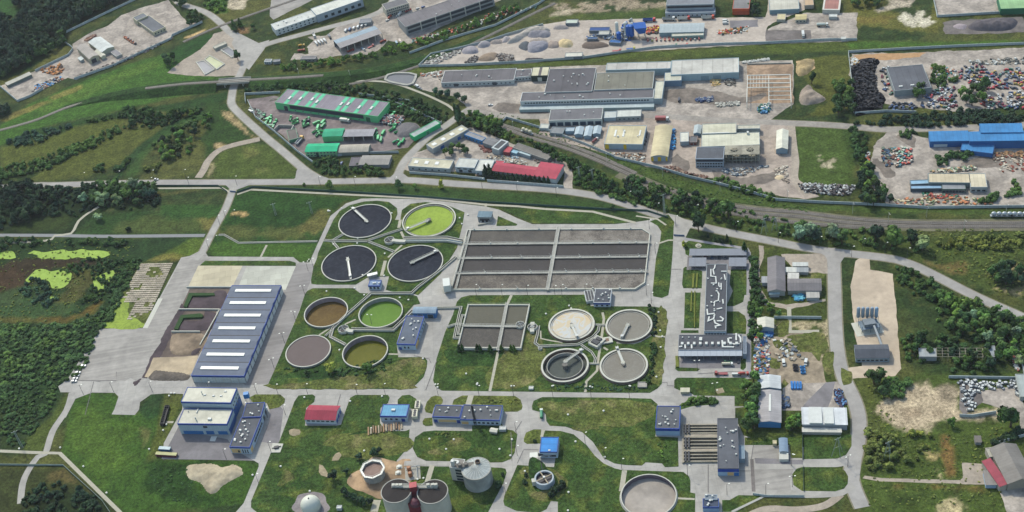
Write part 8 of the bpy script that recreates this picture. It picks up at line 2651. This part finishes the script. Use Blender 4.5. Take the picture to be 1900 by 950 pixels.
GM('tree in the row below the machine dealer','tree row below the machine dealer','0,430 250,340 450,290 640,200 820,130 1000,70 1010,110 760,200 500,330 200,420 0,490',42,(4.5,7),('broad','shrub'),('green','mid','dark'),2,0,9)
MS('thicket','dark thicket on the slope behind the green yard','455,172 470,156 520,148 600,151 680,160 760,180 830,210 836,226 800,238 740,214 680,188 600,174 520,167',210,(4,7),'shrub','dark',None,None,10)
GM('taller tree standing out of the slope thicket behind the green yard','trees on the slope behind the green yard','460,172 520,152 620,156 760,186 826,214 800,230 680,184 520,166',30,(5,8),'broad',('dark','mid','green'),None,None,11)
for k,(x,y) in enumerate(((848,226),(851,229),(854,225))):
 tree(x,y,5.5,19-k,'column','blue','dark poplar in the tight clump at the road bend','poplars at the road bend')
for x,y,d in ((808,176,8),(819,178,7.5),(830,182,9.5),(852,186,9),(862,190,8.5)):
 tree(x,y,d,colr='blue',label='round tree in the short row on the factory verge',group='round trees on the factory verge')
grove('tree in the grove between the road bend and the blue workshop','trees in the grove by the blue workshop','480,150 640,140 760,170 850,240 820,330 740,300 600,260 500,220',30,(6,9),'broad',('dark','green','mid'),2,1,12)
MS('thicket','long thicket between the crimson roofs and the railway','760,270 860,245 1000,315 1180,380 1300,430 1500,530 1700,620 1900,740 2000,830 2200,880 2300,960 2100,960 1700,830 1540,780 1530,650 1340,520 1260,440 1080,380 900,350',190,(3,6.5),'shrub','mid',2,1,13)
GM('tree in the long railway thicket right of the crimson roofs','trees in the long railway thicket','1100,400 1300,440 1530,560 1720,640 1900,760 2080,830 2000,900 1560,760 1500,620',34,(6,9),'broad',('dark','mid','deep'),2,1,14)
MS('thicket','thicket between the public road and the railway behind the entrance','1140,322 1200,336 1260,352 1330,372 1420,402 1500,412 1560,424 1660,430 1710,445 1720,468 1640,468 1520,452 1400,432 1320,412 1240,394 1180,376',250,(3,7),'shrub','mid',None,None,15)
grove('tree in the thicket behind the works entrance','trees behind the works entrance','1150,335 1260,360 1330,380 1330,410 1240,390 1170,366',26,(7,10),'broad',('dark','mid','deep'),None,None,16)
for x,y,d,h,s,c,lb in ((1296,430,12,19,'broad','deep','tall dark tree at the road junction by the works entrance'),(1304,421,9,14,'broad','dark','slightly smaller dark tree behind the tall one at the junction'),(1352,405,16,19,'broad','mid','largest round tree above the public road bend'),(1336,400,12,14,'broad','dark','dark tree touching the largest round tree'),(1483,446,13,14,'willow','silver','silver willow at the left of the roadside willow group'),(1500,438,14,15,'willow','silver','silver willow highest in the roadside willow group'),(1512,446,12,12,'willow','blue','dark willow between the silver ones'),(1546,442,15,16,'willow','silver','wide silver willow at the right of the roadside willow group'),(1562,452,12,12,'broad','dark','dark round tree right of the wide silver willow'),(1624,448,14,17,'broad','deep','dark tall tree left of the big green one by the road'),(1655,456,19,19,'broad','green','big green tree by the road on the right'),(1690,452,13,14,'broad','deep','dark tree between the big green tree and the silver willow'),(1711,464,14,13,'willow','silver','single silver willow furthest right by the road'),(1381,468,7,10,'conifer','dark','small conifer between carport and public road'),(1270,457,6,6,'shrub','yellow','yellow green shrub left of the round fountain'),(613,350,9,9,'broad','mid','round tree on the verge straight below the triangular meadow'),(740,349,9,9,'broad','dark','dark tree on the verge opposite the station road'),(772,350,6,6,'broad','mid','small tree right of the dark verge tree'),(820,349,6,8,'column','yellow','yellow green young tree on the verge'),(1138,389,5.5,6,'broad','dark','small dark tree on the verge near the largest basin'),(565,344,4,3,'shrub','mid','small bush on the verge left of the round tree'),(617,692,9.5,9.5,'willow','yellow','bright yellow green tree below the olive water tank'),(682,692,10.5,10,'broad','green','bushy green tree touching the rim of the olive water tank'),(568,696,5,5,'broad','dark','small dark tree below the brown sludge tank'),(1506,156,9,12,'broad','deep','dark tree on the soil heaps right of the building site'),(1765,190,4,4,'shrub','mid','small bush in the wrecked car lot'),(1875,792,18,17,'broad','dark','big round dark tree above the great old barn'),(1766,790,7,8,'broad','green','small tree in the middle of the right field'),(240,428,6,5,'shrub','deep','single dark bush in the dry grass strip'),(184,408,10,7,'willow','silver','low silver bush above the bent gravel path'),(1622,712,15,13,'broad','dark','wide dark tree right of the side road bend'),(1640,738,10,9,'broad','dark','second dark tree below the wide one at the side road bend')):
 tree(x,y,d,h,s,c,lb)
for k in range(15):
 x=902+k*8.3
 tree(x,330+k*0.75-(k<2)*2,5.5 if k>1 else 7.5,7 if k>1 else 13,'conifer','deep','dark conifer in the row screening the long crimson roof' if k>1 else 'tall dark conifer at the left end of the row before the crimson roof','conifers before the crimson roofs')
for k,(x,y) in enumerate(((852,650),(858,650),(886,650),(891,651),(910,651),(931,651),(949,651),(954,651))):
 tree(x,y,4.5,6,'conifer','dark','small conifer along the near wall of the smaller rectangular basin','small conifers by the smaller basin')
for x,y,d in ((619,890,8),(643,879,5),(668,853,6.5),(695,845,7.5),(702,842,6),(637,916,6),(646,922,6),(656,928,7),(668,932,6),(678,936,7),(688,934,6)):
 tree(x,y,d,d*0.95,'broad','deep','dark round bush around the tank with the octagonal walkway','dark bushes around the octagonal walkway tank')
for x,y,d in ((976,884,4),(974,896,5),(1041,896,4),(1024,922,6),(1030,914,7),(1040,910,7),(1046,903,6),(992,820,3.5),(924,904,7.5),(932,882,4)):
 tree(x,y,d,d*0.8,'shrub','deep','dark shrub on the lawns around the small tank with crossed beams','dark shrubs around the crossed beam tank')
for s,n,c,k,lb in (('50,390 200,300 400,265 440,240 690,210 700,240 480,300 380,380 120,410',70,'blue',20,'bluish scrub strip at the foot of the railway bank'),('740,190 900,150 1150,100 1140,60 1300,40 1500,90 1700,100 1860,40 1880,90 1500,230 1200,250 1150,140 780,205',150,'dark',21,'dark scrub belt across the upper meadow'),('-40,620 200,570 300,560 640,420 900,320 1100,215 1190,240 900,400 640,520 400,640 100,700 -40,720',170,'mid',22,'diagonal scrub hedge through the western meadow'),('840,610 960,580 965,640 870,655',14,'dark',23,'round bush patch in the meadow above the public road'),('1040,640 1130,600 1190,500 1210,520 1140,640 1080,660',14,'dark',24,'bush line beside the green ditch'),('1300,640 1500,570 1540,610 1440,640',10,'olive',25,'low olive bushes near the public road'),('-60,735 260,765 330,800 600,790 800,745 880,780 1200,800 1450,790 1500,880 1480,960 1200,1000 900,960 700,1070 400,1050 200,1110 -60,1200',330,'deep',27,'dark willow thicket south of the public road on the left'),('-60,1270 300,1280 1250,1290 1240,1340 900,1330 300,1340 -60,1400',60,'dark',28,'reed and bush line north of the duckweed ponds')):
 if lb !='x':
  MS('thicket',lb,s,n,(4,7),'shrub',c,0,1,k)
grove('bush in the clump beside the green ditch','bushes beside the green ditch','1420,400 1560,330 1660,230 1760,200 1820,260 1820,330 1760,420 1790,480 1640,540 1540,540 1420,470',34,(6,9),('broad','shrub'),('deep','mid','green','dark'),0,1,30)
grove('bush at the right end of the green ditch','bushes at the end of the green ditch','1790,120 1960,80 1960,240 1800,210',8,(6,8),'broad',('green','mid'),0,1,31)
GM('tree rising from the scrub belt of the upper meadow','trees in the upper meadow belt','1150,90 1300,50 1480,110 1700,110 1850,60 1500,220 1200,240',20,(6,9),'broad',('dark','deep','mid'),0,1,32)
grove('grey green willow in the thicket south of the public road','willows south of the public road','800,870 900,790 1400,790 1480,900 1300,980 960,980 780,940',26,(8,12),'willow',('silver','blue','mid','dark'),0,1,33)
GM('dark tree at the left edge south of the public road','trees at the left edge south of the road','0,760 260,770 330,820 560,900 300,1100 0,1150',40,(8,12),'broad',('deep','dark','blue'),0,1,34)
MS('thicket','dense green scrub filling the lower left marsh','-10,603 130,600 186,574 210,540 236,494 262,492 240,524 210,592 186,612 160,680 140,700 112,712 100,742 80,784 45,826 -10,830',900,(3,6),'shrub','dark',None,None,40,0.6)
MS('thicket','lighter scrub hummocks in the lower left marsh','0,600 120,605 170,590 150,650 110,700 40,720 0,740',170,(3.5,7),'shrub','mid',None,None,41,0.6)
MS('thicket','rounded scrub patch between the duckweed ponds','30,540 60,515 90,525 100,545 110,560 90,575 60,560',50,(3,6),'shrub','blue',None,None,42)
MS('thicket','scrub band right of the duckweed ponds','90,500 130,495 160,480 262,482 220,540 190,560 150,565 172,530 170,505 140,510',150,(3,5.5),'shrub','dark',None,None,43)
MS('thicket','dark scrub in the lower left corner','55,905 110,895 170,912 200,955 30,960',90,(4,7),'shrub','deep',None,None,44)
MS('thicket','dark weeds on the lawn left of the spoil mound','285,870 345,870 362,900 385,925 330,940 290,920 270,890',40,(1.6,3),'shrub','dark',None,None,45,0.5,leaves=40)
for s,n,c,k,i,j,lb in (('720,580 820,600 1100,750 1130,830 1050,900 820,830 720,700',44,'dark',50,4,2,'dark bush belt below the curving road on the right'),('1110,860 1250,800 1500,900 1900,1060 1960,1200 1960,1500 1650,1400 1550,1180 1150,1180 1060,1000',115,'mid',51,4,2,'wide scrub wood at the right edge'),('760,240 900,260 1400,240 1700,350 1660,600 1500,640 1200,590 1180,500 1060,490 900,530 780,470',75,'dark',52,4,3,'scrub overgrowing the long ruin'),('600,690 860,680 760,850 620,840',40,'mid',53,4,3,'scrub patch left of the bare soil'),('420,210 1100,240 1000,420 700,560 430,560',60,'olive',54,4,4,'loose bushes around the A shaped pylon'),('1600,300 1900,180 1900,250 1620,330',20,'deep',55,4,4,'bushes behind the great old barn'),('1040,640 1160,620 1170,760 1280,740 1150,830 1050,790',40,'mid',77,4,0,'weedy bushes right of the dark multi bay roof'),('1180,300 1900,280 1900,420 1400,420 1060,400',70,'olive',57,4,2,'low scrub between railway and curving road'),('330,210 620,140 940,120 1300,80 1960,100 1960,190 1000,230 330,200',190,'deep',58,4,1,'dark tree belt in front of the scrapyard'),('280,240 450,310 440,470 340,520 300,400',40,'dark',59,4,1,'scrub at the right of the square meadow'),('720,300 800,255 910,290 840,345',14,'dark',60,4,1,'bush patch by the junk lot entrance'),('1060,520 1250,480 1420,480 1420,560 1100,590',26,'dark',61,4,1,'bush patch in the middle of the dealer yard'),('1450,930 1800,830 1790,720 1830,740 1860,860 1500,960',30,'mid',62,4,1,'hedge line at the right of the dealer yard'),('1240,480 1330,480 1320,780 1400,900 1330,1000 1280,1250 1250,1250 1260,700',80,'dark',63,3,2,'tree belt between the office garden and the farm yard'),('600,905 720,855 860,848 970,885 900,905 720,915',34,'mid',64,3,3,'clipped shrub bed above the round yard'),('320,-20 410,30 400,240 350,260',30,'deep',65,3,3,'dark shrub strip right of the far grey water tank'),('340,340 400,350 370,600 310,720 280,700 340,560',36,'dark',66,3,3,'dark shrub strip right of the near grey water tank'),('-540,710 230,725 220,780 -540,770',70,'blue',67,3,3,'dark low shrub bed above the straight works road'),('380,300 480,290 490,480 380,480',18,'green',69,3,4,'vegetable like shrub rows left of the grit channels'),('620,860 1020,860 1020,895 640,895',26,'olive',70,2,3,'flower bed behind the workshop'),('240,210 470,210 465,245 240,245',18,'olive',71,2,4,'flower bed in front of the workshop'),('700,550 1100,600 1750,470 1700,600 1560,620 1250,640 800,600',60,'dark',72,1,3,'shrub border below the medium tanks'),('1000,500 1700,640 1700,690 1050,660',60,'dark',73,1,1,'bushes along the road side of the emerald roofed yard'),('1010,700 1200,780 1500,880 1500,920 1200,840 900,740',50,'mid',76,3,1,'bushes along the pipe like wall')):
 if n and lb !='x':
  MS('thicket',lb,s,n,(1.5,3) if k in (67,69,70,71) else (2.5,4.5) if k in (64,65,66,72) else (4,7.5),'shrub',c,i,j,k,0.7 if k in (67,69,70,71,72) else 1)
grove('tree in the scrub wood at the right edge','trees in the right edge scrub wood','1742,552 1800,570 1880,600 1895,680 1850,650 1760,610',36,(7,11),('broad','willow'),('mid','dark','green','silver'),None,None,80)
grove('tree beside the long ruin','trees beside the long ruin','1680,625 1730,625 1850,625 1848,650 1860,690 1800,690 1740,660 1690,660',18,(6,9),'broad',('dark','deep','mid'),None,None,81)
grove('tree in the belt left of the coal heap','trees left of the coal heap','1545,160 1586,160 1590,212 1550,222',16,(8,12),'broad',('dark','mid'),None,None,82)
grove('tree growing among the wrecked car lots','trees among the wrecked cars','1300,880 1420,830 1560,840 1520,960 1320,1000',9,(8,12),'broad',('dark','green'),4,0,83)
grove('tree in front of the dark multi bay roof','trees before the dark multi bay roof','880,850 970,850 970,930 900,930',4,(7,9),'broad',('dark',),4,0,84)
grove('tree in the clump left of the dealer yard','trees left of the dealer yard','370,560 470,600 480,740 560,820 680,900 690,960 400,960 370,740',24,(7,11),'broad',('dark','green','deep'),4,1,85)
grove('dark bush on the dry slope at the far right','bushes on the dry slope','1570,630 1700,640 1780,580 1880,660 1890,800 1820,760 1700,740 1580,720',10,(8,12),'broad',('deep','dark'),4,2,86)
grove('tree beside the path along the works boundary','trees along the works boundary path','1384,700 1400,700 1402,760 1400,810 1386,808 1380,745',9,(9,13),'broad',('dark','green','mid'),None,None,87)
grove('tree in the orchard strip of the old barn','trees by the old barn','1402,560 1440,565 1450,580 1404,640',12,(4,7),'broad',('mid','green'),None,None,88)
grove('small tree in the yard of the blue workshop','trees in the blue workshop yard','320,470 400,420 560,430 560,500 330,500',8,(6,8),'broad',('dark','mid'),2,1,89)
grove('tree behind the orange fronted building','trees behind the orange fronted building','1255,0 1350,0 1350,150 1260,150',8,(6,9),'broad',('deep','dark'),3,0,90)
grove('young conifer on the lawn behind the rear carport','young conifers behind the rear carport','830,290 1080,330 1080,370 830,330',9,(2.5,4),'conifer',('deep','dark'),3,2,91)
grove('tree beside the white stepped roof','trees beside the white stepped roof','1600,60 1720,20 1730,160 1600,190',7,(5,7),'broad',('green','mid'),3,4,92)
grove('tree on the rough plot at the top right','trees on the top right plot','260,-20 560,-20 560,60 300,60',12,(6,9),'broad',('mid','olive'),4,0,93)
MS('weeds','coarse weeds scattered over the rough fields on the right','1610,705 1700,820 1880,780 1860,940 1612,940',380,(1.2,2.6),'shrub','olive',None,None,95,0.5,leaves=24)
MS('weeds','coarse weeds between railway and curving road','1700,425 1900,425 1900,560 1800,520 1720,480',300,(1.5,3),'shrub','olive',None,None,96,0.5,leaves=24)
MS('weeds','coarse weeds in the marsh and ditch banks','0,445 255,445 200,560 100,600 0,598',420,(1.3,3),'shrub','olive',None,None,97,0.6,leaves=24)
MS('weeds','coarse weeds along the railway cutting','900,215 1100,290 1330,370 1500,395 1500,385 1330,355 1100,270 930,205',260,(1.3,2.6),'shrub','mid',None,None,98,0.6,leaves=24)
HG=M('box_hedge','6e7433',1,0.35,1.5)
for k,s in enumerate(('727,645 745,645 735,775 718,775','762,640 775,640 768,775 755,775','712,805 722,805 716,995 704,995','742,805 752,805 748,1145 740,1145','565,1410 595,1410 600,1510 572,1510')):
 p=W(L(s,3,2))
 b=p[0]
 tag(MB().prism([(v.x-b.x,v.y-b.y) for v in p],0,0.9).build('box_hedge',HG,None,b),('upper left','upper right','lower left','lower right','short')[k]+(' strip of yellow green box hedge left of the duct covered roof' if k<4 else ' yellow green hedge at the operations yard corner'),'hedge')
SUN_EL,SUN_AZ=(math.radians(48),math.radians(-24))
w=bpy.data.worlds.new('World')
S.world=w
w.use_nodes=True
nt=w.node_tree
sk=nt.nodes.new('ShaderNodeTexSky')
sk.sky_type='NISHITA'
sk.sun_disc=False
sk.sun_elevation=SUN_EL
sk.sun_rotation=SUN_AZ
sk.air_density=1
sk.dust_density=1.5
sk.ozone_density=1
nt.links.new(sk.outputs[0],nt.nodes['Background'].inputs[0])
nt.nodes['Background'].inputs[1].default_value=0.15
sl=bpy.data.lights.new('sun','SUN')
sl.energy=2.1
sl.angle=math.radians(2.5)
sl.color=(1,0.95,0.88)
so=bpy.data.objects.new('sun',sl)
COL.objects.link(so)
dv=Vector((math.sin(SUN_AZ)*math.cos(SUN_EL),math.cos(SUN_AZ)*math.cos(SUN_EL),math.sin(SUN_EL)))
so.rotation_euler=dv.to_track_quat('Z','Y').to_euler()
so.location=(0,900,400)
S.view_settings.view_transform='Standard'
S.view_settings.look='None'
S.view_settings.gamma=1
S.view_settings.exposure=0.97
S.view_settings.use_curve_mapping=False
S.render.engine='CYCLES'
S.cycles.max_bounces=5
S.cycles.diffuse_bounces=3
S.cycles.transparent_max_bounces=4
hm=bpy.data.materials.new('haze_air')
hm.use_nodes=True
nt=hm.node_tree
nt.nodes.remove(nt.nodes['Principled BSDF'])
v=nt.nodes.new('ShaderNodeVolumePrincipled')
v.inputs['Color'].default_value=(0.9,0.92,0.95,1)
v.inputs['Density'].default_value=2.2e-05
v.inputs['Anisotropy'].default_value=0.2
nt.links.new(v.outputs[0],nt.nodes['Material Output'].inputs['Volume'])
tag(MB().box(-9200,9200,-9200,9200,-1.2,656).build('haze',hm),'thin pale haze over the whole place',None,None,'stuff')
